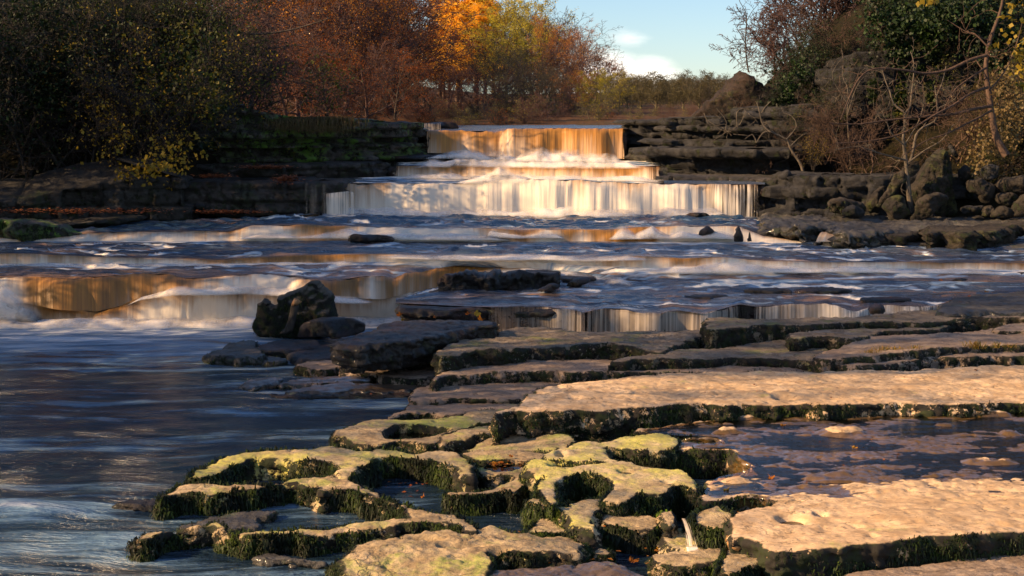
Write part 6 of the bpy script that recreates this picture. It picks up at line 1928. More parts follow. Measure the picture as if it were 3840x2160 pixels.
KIND = dict(u_rust='rust-leaved bush', u_brown='brown-leaved bush', u_bare='bare twiggy bush', u_lime='yellow-green bush', bare1='bare dark tree', bare2='purple-brown bare tree', bare3='olive twiggy tree', rust1='rust-leaved oak', rust2='brown-leaved beech', orange1='orange-leaved tree', gold1='golden larch', lime1='yellow-green tree', olive1='olive bushy tree', oakround='bare round-crowned oak')
_rt = random.Random(5)
WOOD = 'autumn trees of the wood beyond the falls'


def wood(px, ytop, D, k, label=None, cat='tree', widen=1.0):
    X = (px - 512) / FPX * D
    zg = float(z_mid(np.array([X]), np.array([float(D)]))[0]) - .3
    zt = float(PD(px, ytop, D)[2])
    h = max(2.5 if k[1] != '_' else .7, zt - zg)
    if px < 620 and widen == 1.0:
        widen = 1.32
    if ytop < -20 and k in ('rust1', 'rust2', 'orange1'):
        h *= 1.12
    eff = 1.0
    sz = h / PH[k] / eff
    return put_tree('tree', PR[k], (X, D, zg), _rt.uniform(0, 6.28), sz * widen, label or (KIND[k] + ' in the autumn wood behind the falls'), cat, (WOOD + ', ' + KIND[k]) if label is None else None, szz=sz)


wood(440, -14, 126, 'gold1', 'golden larch left of the row of gold trees above the falls', widen=1.5)
wood(458, -22, 124, 'gold1', 'tallest golden larch standing over the rust-leaved oak', widen=1.5)
wood(476, -16, 128, 'gold1', 'golden larch between the oak and the yellow-green tree', widen=1.5)
wood(494, -10, 130, 'gold1', 'last golden larch on the right of the gold row', widen=1.5)
wood(449, 2, 116, 'gold1', 'lower golden larch in front of the gold row', widen=1.3)
wood(486, 4, 118, 'gold1', 'golden larch leaning towards the yellow-green tree', widen=1.3)
wood(506, -8, 118, 'lime1', 'yellow-green tree beside the golden larches')
wood(524, 4, 122, 'lime1', 'second yellow-green tree, nearer the open sky')
wood(532, 2, 132, 'bare1', 'bare dark tree top against the sky behind the orange crown')
wood(550, 8, 132, 'bare1', 'bare tree top right of the small orange crown')
wood(541, 12, 112, 'orange1', 'narrow pinkish orange crown against the sky', widen=.62)
wood(563, 22, 110, 'orange1', 'purple and orange tree below the sky edge', widen=.9)
wood(583, 26, 108, 'orange1', 'orange-topped tree with spreading limbs at the right shoulder of the wood', widen=.95)
wood(574, 34, 100, 'bare2', 'purple-brown bare tree in front of the orange-topped tree')
wood(596, 50, 104, 'bare2', 'bare tree sloping down the wood edge towards the sky')
wood(608, 62, 100, 'rust1', 'small rust-tipped tree at the lower edge of the wood', widen=.8)
wood(621, 70, 96, 'oakround', 'bare round-crowned oak against the bright cloud', widen=1.05)
wood(426, 56, 84, 'rust1', 'rust-leaved oak left of the tall golden larches', widen=1.1)
wood(462, 60, 76, 'rust1', 'lower rust-leaved oak just above the left end of the top tier', widen=1.15)
wood(418, 20, 92, 'rust2', 'tall brown-leaved beech left of the golden larches')
wood(478, 44, 62, 'bare1', 'bare tree with a pale trunk standing near the brink of the falls')
for (px, yt, D, k) in [(236, -40, 60, 'rust2'), (262, -30, 64, 'rust2'), (284, -44, 70, 'rust2'), (306, -30, 58, 'orange1'), (326, -34, 66, 'rust2'), (346, -26, 60, 'orange1'), (364, -34, 72, 'rust1'), (384, -16, 62, 'rust2'), (400, 2, 70, 'rust1'), (250, 20, 50, 'rust2'),
                       (290, 30, 49, 'rust2'), (330, 36, 50, 'rust1'), (368, 40, 52, 'rust2'), (396, 48, 54, 'rust1'), (430, 74, 60, 'rust1'), (446, 84, 58, 'rust2'), (498, 40, 92, 'bare3'), (512, 48, 86, 'bare3'), (524, 56, 80, 'bare1'), (538, 60, 84, 'bare3'), (552, 66, 78, 'bare1'), (566, 60, 88, 'bare2'),
                       (580, 70, 80, 'orange1'), (592, 78, 84, 'bare3'), (604, 84, 78, 'bare3'), (616, 88, 80, 'lime1'), (500, 84, 66, 'bare3'), (520, 90, 64, 'bare1'), (545, 92, 66, 'bare3'), (570, 96, 68, 'orange1'), (595, 100, 68, 'lime1'), (618, 104, 70, 'bare3'), (484, 92, 60, 'rust2'), (210, -40, 70, 'rust2'),
                       (180, -40, 66, 'bare2'), (150, -40, 70, 'bare2'), (226, 30, 52, 'bare2'), (340, -20, 90, 'gold1'), (310, -20, 96, 'gold1'), (372, -6, 100, 'gold1'), (400, -10, 104, 'gold1'), (275, -10, 90, 'gold1')]:
    wood(px, yt, D, k)
for (px, yt, D, k) in [(520, -6, 138, 'lime1'), (536, 14, 140, 'bare1'), (556, 20, 136, 'orange1'), (570, 30, 134, 'rust1'), (590, 44, 130, 'orange1'), (602, 60, 126, 'rust2'), (545, 44, 96, 'rust2'), (560, 50, 94, 'orange1'), (500, 20, 100, 'lime1'), (408, -30, 98, 'rust1'),
                       (390, -40, 84, 'rust1'), (372, -40, 90, 'orange1'), (352, -40, 84, 'rust1'), (332, -50, 92, 'rust1'), (312, -50, 80, 'rust2'), (292, -50, 86, 'rust1'), (272, -50, 78, 'rust2'), (252, -50, 82, 'rust1'), (384, 24, 66, 'rust1'), (350, 10, 62, 'rust2'), (300, 0, 56, 'rust2'), (462, -10, 120, 'gold1'), (444, -16, 134, 'gold1')]:
    wood(px, yt, D, k)
for i in range(40):
    px = 612 + i * 3.4 + _rt.uniform(-3, 3)
    k = _rt.choice(['bare2', 'bare3', 'bare3', 'olive1'])
    o = wood(px, _rt.uniform(86, 98) if k != 'olive1' else _rt.uniform(98, 108), _rt.uniform(100, 165), k, cat='tree' if k != 'olive1' else 'bush', widen=1.4)
for i in range(60):
    px = 236 + i * 8.6 + _rt.uniform(-4, 4)
    wood(px, _rt.uniform(86, 108) if px < 620 else _rt.uniform(103, 112), _rt.uniform(52, 66), _rt.choice(['u_rust', 'u_brown', 'u_bare', 'u_bare', 'u_lime'] if 420 < px < 620 else ['u_bare', 'u_bare', 'u_brown'] if px >= 620 else ['u_rust', 'u_brown', 'u_brown', 'u_bare']), cat='bush')
for i, (px, yt, D, k) in enumerate([(636, 80, 150, 'bare2'), (650, 88, 150, 'bare3'), (664, 90, 155, 'bare2'), (678, 86, 150, 'bare3'), (692, 92, 152, 'bare2'), (704, 94, 150, 'bare3'), (716, 92, 156, 'bare2'), (730, 96, 150, 'bare3'), (642, 96, 130, 'olive1'), (656, 98, 128, 'bare3'),
                                    (670, 98, 132, 'olive1'), (686, 97, 130, 'bare3'), (700, 98, 128, 'olive1'), (716, 100, 126, 'olive1'), (630, 92, 126, 'bare3'), (626, 106, 90, 'olive1'), (640, 108, 84, 'olive1'), (655, 109, 82, 'olive1'), (668, 107, 86, 'olive1'), (682, 108, 80, 'olive1'), (698, 107, 84, 'olive1'), (712, 108, 80, 'olive1')]):
    o = wood(px, yt, D, k, cat='tree' if k != 'olive1' else 'bush', widen=1.25)
    o['group'] = 'distant olive-brown trees right of the wood'
    o['label'] = {'bare2': 'distant twiggy round tree on the low skyline right of the wood', 'bare3': 'distant olive twiggy tree in the low wood above the right ledges', 'olive1': 'distant pale olive bush above the right ledges'}[k]

# ---- near shrubs and trees: about 4 m, finer
NEAR = dict(levels=4, kids=(10, 6, 5, 0), steps=(12, 7, 5, 4), ratio=(.5, .5, .5, .5), ang=(50, 48, 46, 40), start=.12, up=(.0, .02, .0, -.02), wander=(.12, .2, .26, .3), shape='vase', stems=4, spread=.45)
PR['n_bare'] = proto(21, 3.6, .045, 0, 0, None, 'barkblack', 0, .006, **NEAR)
PR['n_barered'] = proto(22, 3.4, .04, 0, 0, None, 'barkred', 0, .006, **dict(NEAR, wander=(.2, .28, .3, .34)))
PR['n_yellow'] = proto(23, 3.4, .04, 900, .085, 'yellow', 'barkblack', .12, .006, clump=.8, **NEAR)
PR['n_green'] = proto(24, 3.8, .045, 3200, .085, 'green', 'barkblack', .14, .006, clump=.6, droop=.6, **dict(NEAR, kids=(12, 7, 6, 0)))
PR['n_dark'] = proto(25, 3.6, .05, 7000, .075, 'ivy', 'barkblack', .22, .006, clump=.5, **NEAR)
PR['n_purple'] = proto(26, 3.4, .05, 0, 0, None, 'barkpurple', 0, .009, **dict(NEAR, kids=(14, 8, 6, 0), ang=(50, 44, 40, 36)))


def near(px, ybase, D, k, h, label, group=None, cat='shrub', zf=None, lean=0.):
    X = (px - 512) / FPX * D
    z = float(PD(px, ybase, D)[2]) if ybase is not None else float(zf(np.array([X]), np.array([float(D)]))[0])
    if X < -4:
        h = min(h, max(1.1, (7.0 - z) / 1.12))
    o = put_tree('shrub' if cat == 'shrub' else 'tree', PR[k], (X, D, z - .1), _rt.uniform(0, 6.28), h / 3.6, label, cat, group)
    o.rotation_euler[1] = lean
    o.rotation_euler[0] = .12
    return o


GL = 'shrubs and small trees of the dark left bank'
for (px, D, k, h, lb) in [(20, 33, 'n_dark', 4.2, 'dark ivy-clad shrub in the upper left corner'), (60, 34.5, 'n_dark', 4.6, None), (110, 35, 'n_dark', 4.2, None), (150, 35.5, 'n_dark', 4.0, None), (-20, 32, 'n_dark', 4, None), (190, 36, 'n_dark', 3.6, None),
                          (36, 31.8, 'n_bare', 3.6, None), (80, 32.2, 'n_bare', 3.8, None), (120, 32.5, 'n_bare', 3.8, None), (0, 31.5, 'n_bare', 3.2, None), (150, 33, 'n_bare', 3.6, None), (58, 33.4, 'n_bare', 4.4, None), (100, 34, 'n_bare', 4.6, None), (20, 34, 'n_bare', 4.4, None),
                          (190, 34.6, 'n_green', 3.8, 'bush with yellow-green leaves at the right end of the left bank'), (216, 35.4, 'n_green', 3.4, 'green-leaved bush nearest the mossy ledges'), (170, 35.2, 'n_green', 4.6, 'tall bush with drooping green leaves on the left bank'), (204, 36.5, 'n_green', 5.0, None), (130, 36.5, 'n_green', 4.6, None),
                          (128, 32.2, 'n_yellow', 3.0, 'bush sprinkled with yellow leaves over the grey blocks'), (160, 32.6, 'n_yellow', 3.0, 'yellow-leaved bush hanging right of the grey blocks'), (96, 33, 'n_yellow', 3.6, None), (40, 33, 'n_yellow', 3.2, None), (180, 33.8, 'n_yellow', 3.2, 'amber-leaved bush leaning towards the river'),
                          (230, 38, 'n_bare', 4.4, None), (246, 40, 'n_purple', 4.4, None), (214, 40, 'n_purple', 5.0, None), (186, 41, 'n_purple', 5.4, None), (150, 42, 'n_dark', 6, None), (100, 42, 'n_dark', 6, None), (50, 42, 'n_dark', 6, None), (0, 42, 'n_dark', 6, None)]:
    kd = {'n_dark': 'dark ivy-leaved shrub', 'n_bare': 'bare grey-twigged shrub', 'n_green': 'green-leaved bush', 'n_yellow': 'yellow-leaved bush', 'n_purple': 'purple-twigged bare shrub'}[k]
    near(px, None, D, k, h, lb or kd + ' among the others on the dark left bank', None if lb else GL + ', ' + kd, zf=z_left, lean=.25 if px < 200 else 0)

GR = 'shrubs and small trees of the right bank'
for (px, yb, D, k, h, lb) in [
        (772, 84, 41, 'n_purple', 2.3, 'bare dark thorn bush beside the skyline sapling'), (790, 76, 42, 'n_purple', 3.0, 'bare dark bush against the sky above the knoll'), (806, 60, 43, 'n_purple', 3.4, None), (824, 50, 43, 'n_purple', 3.8, None), (846, 40, 43, 'n_purple', 4, None), (870, 30, 43, 'n_bare', 4, None),
        (796, 96, 39, 'n_dark', 1.5, 'ivy bush below the bare thorn bushes'), (812, 84, 39, 'n_dark', 1.8, None), (784, 112, 38, 'n_dark', 1.0, None), (830, 70, 39.5, 'n_barered', 2.6, None), (880, 40, 40, 'n_dark', 2.6, 'bright ivy hanging over the top of the tall grey cliff'),
        (905, 46, 38.6, 'n_dark', 2.2, None), (935, 40, 38, 'n_dark', 2.6, None), (965, 50, 37.5, 'n_dark', 2.4, None), (900, 20, 42, 'n_bare', 4, None), (930, 20, 42, 'n_barered', 4, None), (960, 20, 41, 'n_dark', 4, None), (1000, 40, 38, 'n_green', 3.2, None), (1020, 60, 36, 'n_yellow', 2.8, 'bush with big yellow leaves in the upper right corner'),
        (1015, 110, 34, 'n_green', 2.0, None), (1030, 20, 39, 'n_dark', 4, None),
        (808, 150, 34.4, 'n_barered', 1.6, None), (826, 160, 33.6, 'n_barered', 1.8, None), (845, 170, 33, 'n_barered', 1.8, None), (866, 172, 32.5, 'n_barered', 2.0, None), (955, 160, 32.5, 'n_barered', 2.6, None),
        (980, 160, 32, 'n_barered', 2.2, None), (1010, 150, 32, 'n_barered', 2.6, None), (820, 140, 35, 'n_green', 1.3, None), (812, 166, 33, 'n_yellow', .9, 'small bush with orange-yellow leaves at the foot of the cliff'), (840, 130, 35.2, 'n_bare', 2.2, None), (780, 150, 34.6, 'n_bare', 1.3, None),
        (712, 122, 37.6, 'n_bare', .9, 'small thorny bush on the right ledges below the skyline'), (728, 118, 37.4, 'n_bare', 1.0, None), (748, 116, 37, 'n_barered', .9, None), (765, 112, 37, 'n_bare', 1.1, None), (704, 136, 36.2, 'n_bare', .7, None), (760, 124, 36, 'n_dark', .6, None), (1000, 175, 31, 'n_green', 1.0, None)]:
    kd = {'n_dark': 'dark ivy-leaved bush', 'n_bare': 'bare grey-twigged bush', 'n_green': 'green-leaved bush', 'n_yellow': 'yellow-leaved bush', 'n_purple': 'dark purple-twigged bush', 'n_barered': 'bare reddish-twigged bush'}[k]
    near(px, yb, D, k, h, lb or kd + ' among the others of the right bank', None if lb else GR + ', ' + kd)


def limbs(name, label, lines, D, bark, cat='tree', twigs=0, seed=0, tl=.5, group=None, rough=.4, leaf=None):
    """a tree drawn limb by limb: (pixel polyline, radius at base in m, distance offset at its tip)"""
    rr = random.Random(seed)
    segs, tips = [], []
    for li, (pts, r, dd) in enumerate(lines):
        n = len(pts)
        r = r * .68
        w_ = []
        for i, p in enumerate(pts):
            w_.append(PD(p[0], p[1], D + dd * i / max(1, n - 1)))
        w_ = np.array(w_)
        # smooth it
        out = [w_[0]]
        for i in range(n - 1):
            p0, p1, p2, p3 = w_[max(0, i - 1)], w_[i], w_[i + 1], w_[min(n - 1, i + 2)]
            k = max(2, int(np.linalg.norm(p2 - p1) / .12))
            for t in np.arange(1, k + 1) / k:
                out.append(.5 * ((2 * p1) + (-p0 + p2) * t + (2 * p0 - 5 * p1 + 4 * p2 - p3) * t * t + (-p0 + 3 * p1 - 3 * p2 + p3) * t ** 3))
        m = len(out)
        for i in range(m - 1):
            ra, rb = r * (1 - .75 * i / m), r * (1 - .75 * (i + 1) / m)
            segs.append((*out[i], *out[i + 1], ra, rb, 0))
            if twigs and i > m * .25 and rr.random() < twigs:
                p = out[i]
                d = norm3((rr.gauss(0, 1), rr.gauss(0, .6), rr.gauss(.2, .8)))
                L_ = tl * rr.uniform(.4, 1.3)
                rad = max(.006, rb * .4)
                for s in range(6):
                    d = norm3((d[0] + rr.gauss(0, .3), d[1] + rr.gauss(0, .3), d[2] + rr.gauss(0, .3)))
                    q = tuple(p[j] + d[j] * L_ / 6 for j in range(3))
                    segs.append((*p, *q, rad * (1 - s / 7), rad * (1 - (s + 1) / 7), 1))
                    tips.append((*q, 2))
                    if rr.random() < .55:
                        e = norm3((d[0] + rr.gauss(0, .7), d[1] + rr.gauss(0, .7), d[2] + rr.gauss(0, .7)))
                        pp = q
                        for s2 in range(3):
                            e = norm3((e[0] + rr.gauss(0, .25), e[1] + rr.gauss(0, .25), e[2] + rr.gauss(0, .25)))
                            q2 = tuple(pp[j] + e[j] * L_ / 9 for j in range(3))
                            segs.append((*pp, *q2, .006, .0045, 1))
                            pp = q2
                    p = q
    segs = np.array(segs)
    base = segs[0, :3]
    root = empty(name, base)
    tag(root, label, cat, group)
    a = segs[segs[:, 8] <= 0]
    v, f = tubes(a, .004)
    mk('trunk', v, f, M[bark], root)
    b = segs[segs[:, 8] > 0]
    if len(b):
        v, f = tubes(b, .005)
        mk('twigs', v, f, M[bark], root)
    if leaf and tips:
        v, f, c = leafcloud(np.array(tips), leaf[0], leaf[1], np.random.RandomState(seed), .08)
        mk('foliage', v, f, L[leaf[2]], root, {'rnd': c}, smooth=False)
    return root


A_ = RA
limbs('tree', 'bare tree with a thick grey trunk and long limbs sweeping left, at the right edge', [
    (A_([(2420, 1380), (2370, 1300), (2330, 1220), (2300, 1080), (2280, 950), (2260, 800), (2240, 650), (2240, 540), (2260, 420), (2300, 280), (2360, 120), (2400, -60)]), .13, .6),
    (A_([(2285, 940), (2150, 962), (1950, 1010), (1700, 1032), (1400, 1062), (1100, 1100), (850, 1090)]), .055, -1.2),
    (A_([(2255, 775), (2100, 830), (1950, 930), (1800, 1010), (1500, 1180), (1200, 1250), (900, 1270)]), .045, -1.4),
    (A_([(2245, 600), (2100, 690), (1960, 800), (1850, 1000)]), .035, -.5),
    (A_([(2245, 490), (2100, 530), (1900, 620), (1700, 650), (1500, 620), (1250, 610), (1120, 690), (1030, 860), (950, 1060)]), .055, -1.0),
    (A_([(2290, 980), (2100, 1080), (1900, 1180), (1700, 1250), (1500, 1380)]), .04, -1.0),
    (A_([(2270, 800), (2400, 640), (2500, 420), (2560, 200)]), .03, .3),
    (A_([(2260, 420), (2140, 300), (2060, 280), (1900, 180)]), .03, .3)], 30.2, 'barkred', twigs=.55, tl=.75, seed=5)
limbs('tree', 'contorted bare hawthorn with a lichened trunk among the boulders', [
    (A_([(1580, 1900), (1560, 1750), (1545, 1600), (1530, 1430), (1505, 1230), (1520, 1110), (1515, 1000)]), .10, .2),
    (A_([(1515, 1010), (1565, 950), (1580, 820), (1600, 640), (1592, 520), (1570, 460)]), .035, .3), (A_([(1510, 990), (1420, 920), (1390, 820), (1350, 720), (1320, 620)]), .035, .2),
    (A_([(1380, 748), (1420, 715), (1465, 700)]), .018, .1), (A_([(1530, 1300), (1400, 1180), (1350, 1050), (1280, 930)]), .03, -.3), (A_([(1540, 1450), (1700, 1330), (1850, 1240), (1950, 1100)]), .03, -.3),
    (A_([(1520, 1280), (1640, 1080), (1690, 900), (1680, 740)]), .022, .1), (A_([(1530, 1420), (1300, 1360), (1100, 1300), (900, 1330)]), .03, -.6)], 30.0, 'barkgrey', twigs=.5, tl=.5, seed=6)
limbs('tree', 'pale twisting bare stem right of the contorted hawthorn', [
    (A_([(1560, 1480), (1600, 1310), (1620, 1200), (1680, 1130), (1780, 1080), (1812, 1000), (1800, 860), (1850, 740), (1885, 590)]), .055, .4), (A_([(1800, 870), (1785, 760)]), .02, .1), (A_([(1812, 960), (1960, 880), (2040, 740)]), .02, .1)], 31.5, 'barkgrey', twigs=.45, tl=.45, seed=7)
limbs('tree', 'thin crooked bare tree against the left part of the grey cliff', [
    (A_([(1040, 1500), (1020, 1200), (1010, 1000), (1020, 850), (1000, 740), (968, 680), (975, 540), (960, 440)]), .035, .3), (A_([(1010, 1020), (1080, 800), (1150, 690), (1240, 640)]), .022, .2), (A_([(1000, 900), (880, 700), (900, 600), (960, 520)]), .018, .0)], 34.0, 'barkgrey', twigs=.5, tl=.5, seed=8)
limbs('tree', 'lichened contorted tree rooted in the ledge below the cliff shoulder', [
    (A_([(640, 1640), (620, 1530), (590, 1440), (540, 1370), (500, 1300), (470, 1235), (380, 1190), (320, 1165), (260, 1180), (205, 1265)]), .06, .2),
    (A_([(330, 1170), (290, 1140), (250, 1080), (225, 960), (200, 900)]), .03, .3), (A_([(470, 1235), (560, 1120), (520, 1030), (440, 1000)]), .025, .2), (A_([(205, 1265), (170, 1190), (100, 1235)]), .02, 0), (A_([(500, 1300), (650, 1180), (800, 1230)]), .022, .2)], 33.2, 'barkgrey', twigs=.35, tl=.45, seed=9)
limbs('roots', 'tangle of pale roots and stems draped over the cliff shoulder', [
    (A_([(40, 1150), (30, 1000), (90, 960), (200, 950)]), .022, 0), (A_([(0, 1190), (120, 1200), (210, 1195), (330, 1240)]), .02, 0), (A_([(330, 900), (250, 1000), (420, 985), (540, 1040)]), .02, 0), (A_([(100, 1000), (60, 1100), (-60, 1170), (-200, 1260)]), .02, 0),
    (A_([(-260, 1000), (-200, 1120), (-80, 1100), (40, 1180)]), .018, 0), (A_([(-150, 960), (-60, 1080), (-90, 1200)]), .018, 0), (A_([(500, 1040), (540, 1000), (480, 940)]), .018, 0)], 35.3, 'barkgrey', twigs=.5, tl=.5, seed=10, cat='roots')
limbs('sapling', 'slender leafless sapling on the very top of the knoll', [
    (A_([(135, 640), (115, 500), (108, 380), (112, 260), (118, 180), (105, 100), (60, 20), (30, -60)]), .035, .1), (A_([(118, 190), (160, 110), (200, 60), (235, 10)]), .016, .2), (A_([(112, 400), (60, 300), (20, 230), (5, 190)]), .014, -.2), (A_([(112, 470), (50, 440), (10, 410)]), .012, .2),
    (A_([(112, 290), (150, 230), (180, 215)]), .012, 0), (A_([(120, 540), (60, 570), (20, 520), (-10, 560)]), .012, 0), (A_([(130, 620), (80, 600), (40, 620)]), .012, 0), (A_([(115, 500), (150, 460), (180, 420)]), .012, 0)], 39.5, 'bark', twigs=.5, tl=.55, seed=11, cat='sapling')
limbs('branch', 'dark overhanging bough with bare twigs at the top left of the autumn wood', [
    ([(180, 12), (215, 26), (250, 34), (290, 30), (330, 18)], .06, -.5), ([(240, 32), (262, 60), (300, 78), (340, 96)], .03, -.5), ([(215, 26), (240, 8), (280, -6)], .03, 0), ([(262, 50), (300, 46), (345, 60)], .02, -.3)], 37.0, 'bark', twigs=.5, tl=.7, seed=12, cat='branch')
limbs('driftwood', 'thin twig lying across the mossy arm and its pool', [(R1([(870, 1066), (905, 1085), (940, 1100)]), .006, -.05), (R1([(930, 1098), (990, 1096)]), .005, 0)], 11.6, 'wood', seed=13, cat='twig')

# ivy curtains on the right cliff: leaves only, growing flat on the rock
def ivy(label, blobs, D, n, size, mat, seed=0, th=.25, name='ivy', cat='ivy'):
    rr = np.random.RandomState(seed)
    P_ = []
    for (cx, cy, rx, ry, wgt) in blobs:
        k = int(n * wgt)
        a = rr.normal(0, .5, (k, 2))
        px, py = cx + a[:, 0] * rx, cy + a[:, 1] * ry
        d = D + rr.normal(0, th, k)
        P_.append(PD(px, py, d))
    p = np.concatenate(P_)
    q = fbm(p[:, 0] * 1.8, p[:, 1] * 1.2, p[:, 2] * 1.8, 3)
    p = p[q > -.10]
    tips = np.concatenate([p, np.zeros((len(p), 1))], 1)
    v, f, c = leafcloud(tips, len(p), size, rr, .03, .8, None, 0, .85)
    o = mk(name, v, f, L[mat], None, {'rnd': c}, smooth=False)
    return tag(o, label, cat)
ivy('green ivy curtain hanging over the left part of the grey cliff top', [(900, 30, 34, 34, .4), (930, 20, 30, 30, .3), (915, 55, 26, 18, .3)], 35.6, 9000, .09, 'ivy', 1)
ivy('dark green ivy covering the slope between knoll and cliff', [(800, 88, 24, 26, .45), (815, 110, 22, 20, .3), (785, 105, 16, 12, .25)], 37.0, 9000, .08, 'ivy', 2)
ivy('narrow strip of ivy creeping down the middle of the grey cliff', [(874, 84, 5, 16, .4), (900, 98, 6, 18, .4), (932, 92, 6, 14, .2)], 35.2, 1500, .10, 'green', 3, .1)
ivy('dense dark foliage filling the upper right corner', [(980, 22, 40, 30, .4), (1010, 50, 26, 40, .3), (950, 10, 40, 22, .3)], 34.8, 14000, .09, 'ivy', 4, .6, 'undergrowth', 'foliage')
ivy('large yellow leaves at the right edge above the grey trunk', [(1012, 30, 16, 36, .5), (1020, 60, 10, 20, .5)], 30.4, 180, .14, 'yellow', 5, .3, 'undergrowth', 'foliage')
ivy('tuft of yellow leaves hanging into the top edge right of centre', [(925, 1, 9, 4, 1)], 30, 130, .13, 'yellow', 6, .2, 'undergrowth', 'foliage')
ivy('dark creeper over the upper left corner of the left bank', [(30, 30, 60, 60, .35), (90, 60, 60, 60, .3), (40, 110, 60, 50, .35)], 33.5, 15000, .075, 'ivy', 7, .8, 'undergrowth', 'foliage')
ivy('yellow leaves of low sprays over the grey blocks of the left bank', [(150, 170, 30, 14, .5), (175, 150, 24, 22, .3), (110, 140, 40, 40, .2)], 30.6, 900, .09, 'yellow', 8, .5, 'undergrowth', 'foliage')
ivy('yellow-green leaf cloud in the middle of the left bank', [(190, 60, 30, 40, .4), (160, 90, 34, 34, .35), (210, 100, 18, 24, .25)], 32.4, 2600, .09, 'green', 9, .8, 'undergrowth', 'foliage')
ivy('ferns hanging under the left bank ledge', [(205, 148, 12, 7, 1)], 33.2, 500, .16, 'ivy', 10, .1, 'fern', 'fern')
ivy('brown and ochre undergrowth on the slope at the right edge', [(1000, 130, 30, 34, .5), (1010, 100, 20, 40, .3), (985, 165, 20, 16, .2)], 31.6, 7000, .07, 'straw', 11, .6, 'undergrowth', 'foliage')

# grass
for i, (px, py, D_, n, h, sx, lb) in enumerate([(306, 126.5, 34.9, 420, .34, .36, 'left clump of dry hanging grass on the mossy ledges'), (332, 126.5, 35.3, 480, .36, .32, 'right clump of dry hanging grass on the mossy ledges'), (285, 125.5, 34.6, 160, .25, .2, 'small dry grass clump left of the big hanging ones')]):
    grass_tuft('grass_tuft', lb, PD(px, py, D_ - .25), n, h, .08, 'straw', 300 + i, droop=1.3, wd=.012, lean=(0, -.7), sx=sx)
for i, (px, py, z, n, h, sx, lb) in enumerate([(872, 373 - 18, .56, 46, .10, .05, 'short ochre grass blades left in the slab crack'), (885, 352.5, .53, 70, .13, .09, 'widest tuft of ochre grass in the slab crack'), (899, 353, .53, 40, .11, .04, 'tuft of ochre grass beside the widest one'),
                                               (914, 352, .53, 34, .13, .03, 'thin grass tuft alone in the middle of the slab crack'), (974, 349, .53, 80, .16, .07, 'tall green and ochre grass tuft nearest the right edge'), (994, 348, .53, 34, .12, .04, 'small tuft right of the tall green and ochre tuft'), (1010, 347.5, .53, 24, .08, .05, 'sparse last tuft in the slab crack')]):
    grass_tuft('grass_tuft', lb, P(px, py + (0 if i else 0), .50), n, h, .02, 'wetgrass', 320 + i, droop=.3, wd=.0045, sx=sx)

# ---- leaf litter and single leaves
def litter(label, px0, py0, rx, ry, z, n, size, mat='litter', seed=0, D=None):
    rr = np.random.RandomState(seed)
    a = rr.normal(0, .5, (n, 2))
    px, py = px0 + a[:, 0] * rx, py0 + a[:, 1] * ry
    p = P(px, py, z) if D is None else PD(px, py, D + rr.normal(0, .15, n))
    scatter_leaves('leaf_litter', label, p, size, mat, seed)
litter('carpet of red-brown leaves on the flat slab of the left bank', 264, 167.5, 22, 1.8, 0, 700, .07, seed=1, D=32.5)
litter('heap of red-brown leaves spilling over the left bank shelf', 286, 180, 12, 4, 0, 600, .07, seed=2, D=31.6)
litter('strip of fallen leaves on the shelf left of the leaf-topped slab', 215, 176.5, 16, 2, 0, 400, .07, seed=3, D=31.7)
litter('line of fallen leaves along the waterline of the left bank', 225, 212.5, 34, 2.0, 0, 700, .07, seed=4, D=31.0)
litter('scattered leaves along the low dark ledge of the left bank', 70, 211.5, 110, 3, 0, 600, .08, seed=5, D=29.6)
litter('orange leaves collected in the wet hollow behind the holed block', 500, 463.5, 26, 4, .14, 60, .05, 'orange', seed=6)
litter('leaves gathered in the long puddle of the platform', 866, 446.6, 60, 2.4, PZ + .01, 34, .045, 'orange', seed=7)
litter('small leaves drifting over the run-off of the platform', 880, 455, 240, 60, PZ + .03, 60, .03, 'rust', seed=8)
litter('bits of leaf and twig on the broad sunlit slabs', 800, 390, 380, 14, .44, 60, .028, 'litter', seed=9)
litter('leaves floating in the dark pool under the upper arm', 400, 486, 80, 10, .005, 26, .045, 'rust', seed=10)
litter('leaf scraps around the puddles at the bottom centre', 560, 560, 160, 20, .10, 34, .05, 'orange', seed=11)
litter('leaves stuck on the right slabs below the bank', 985, 297, 60, 4, .68, 30, .06, 'rust', seed=12)
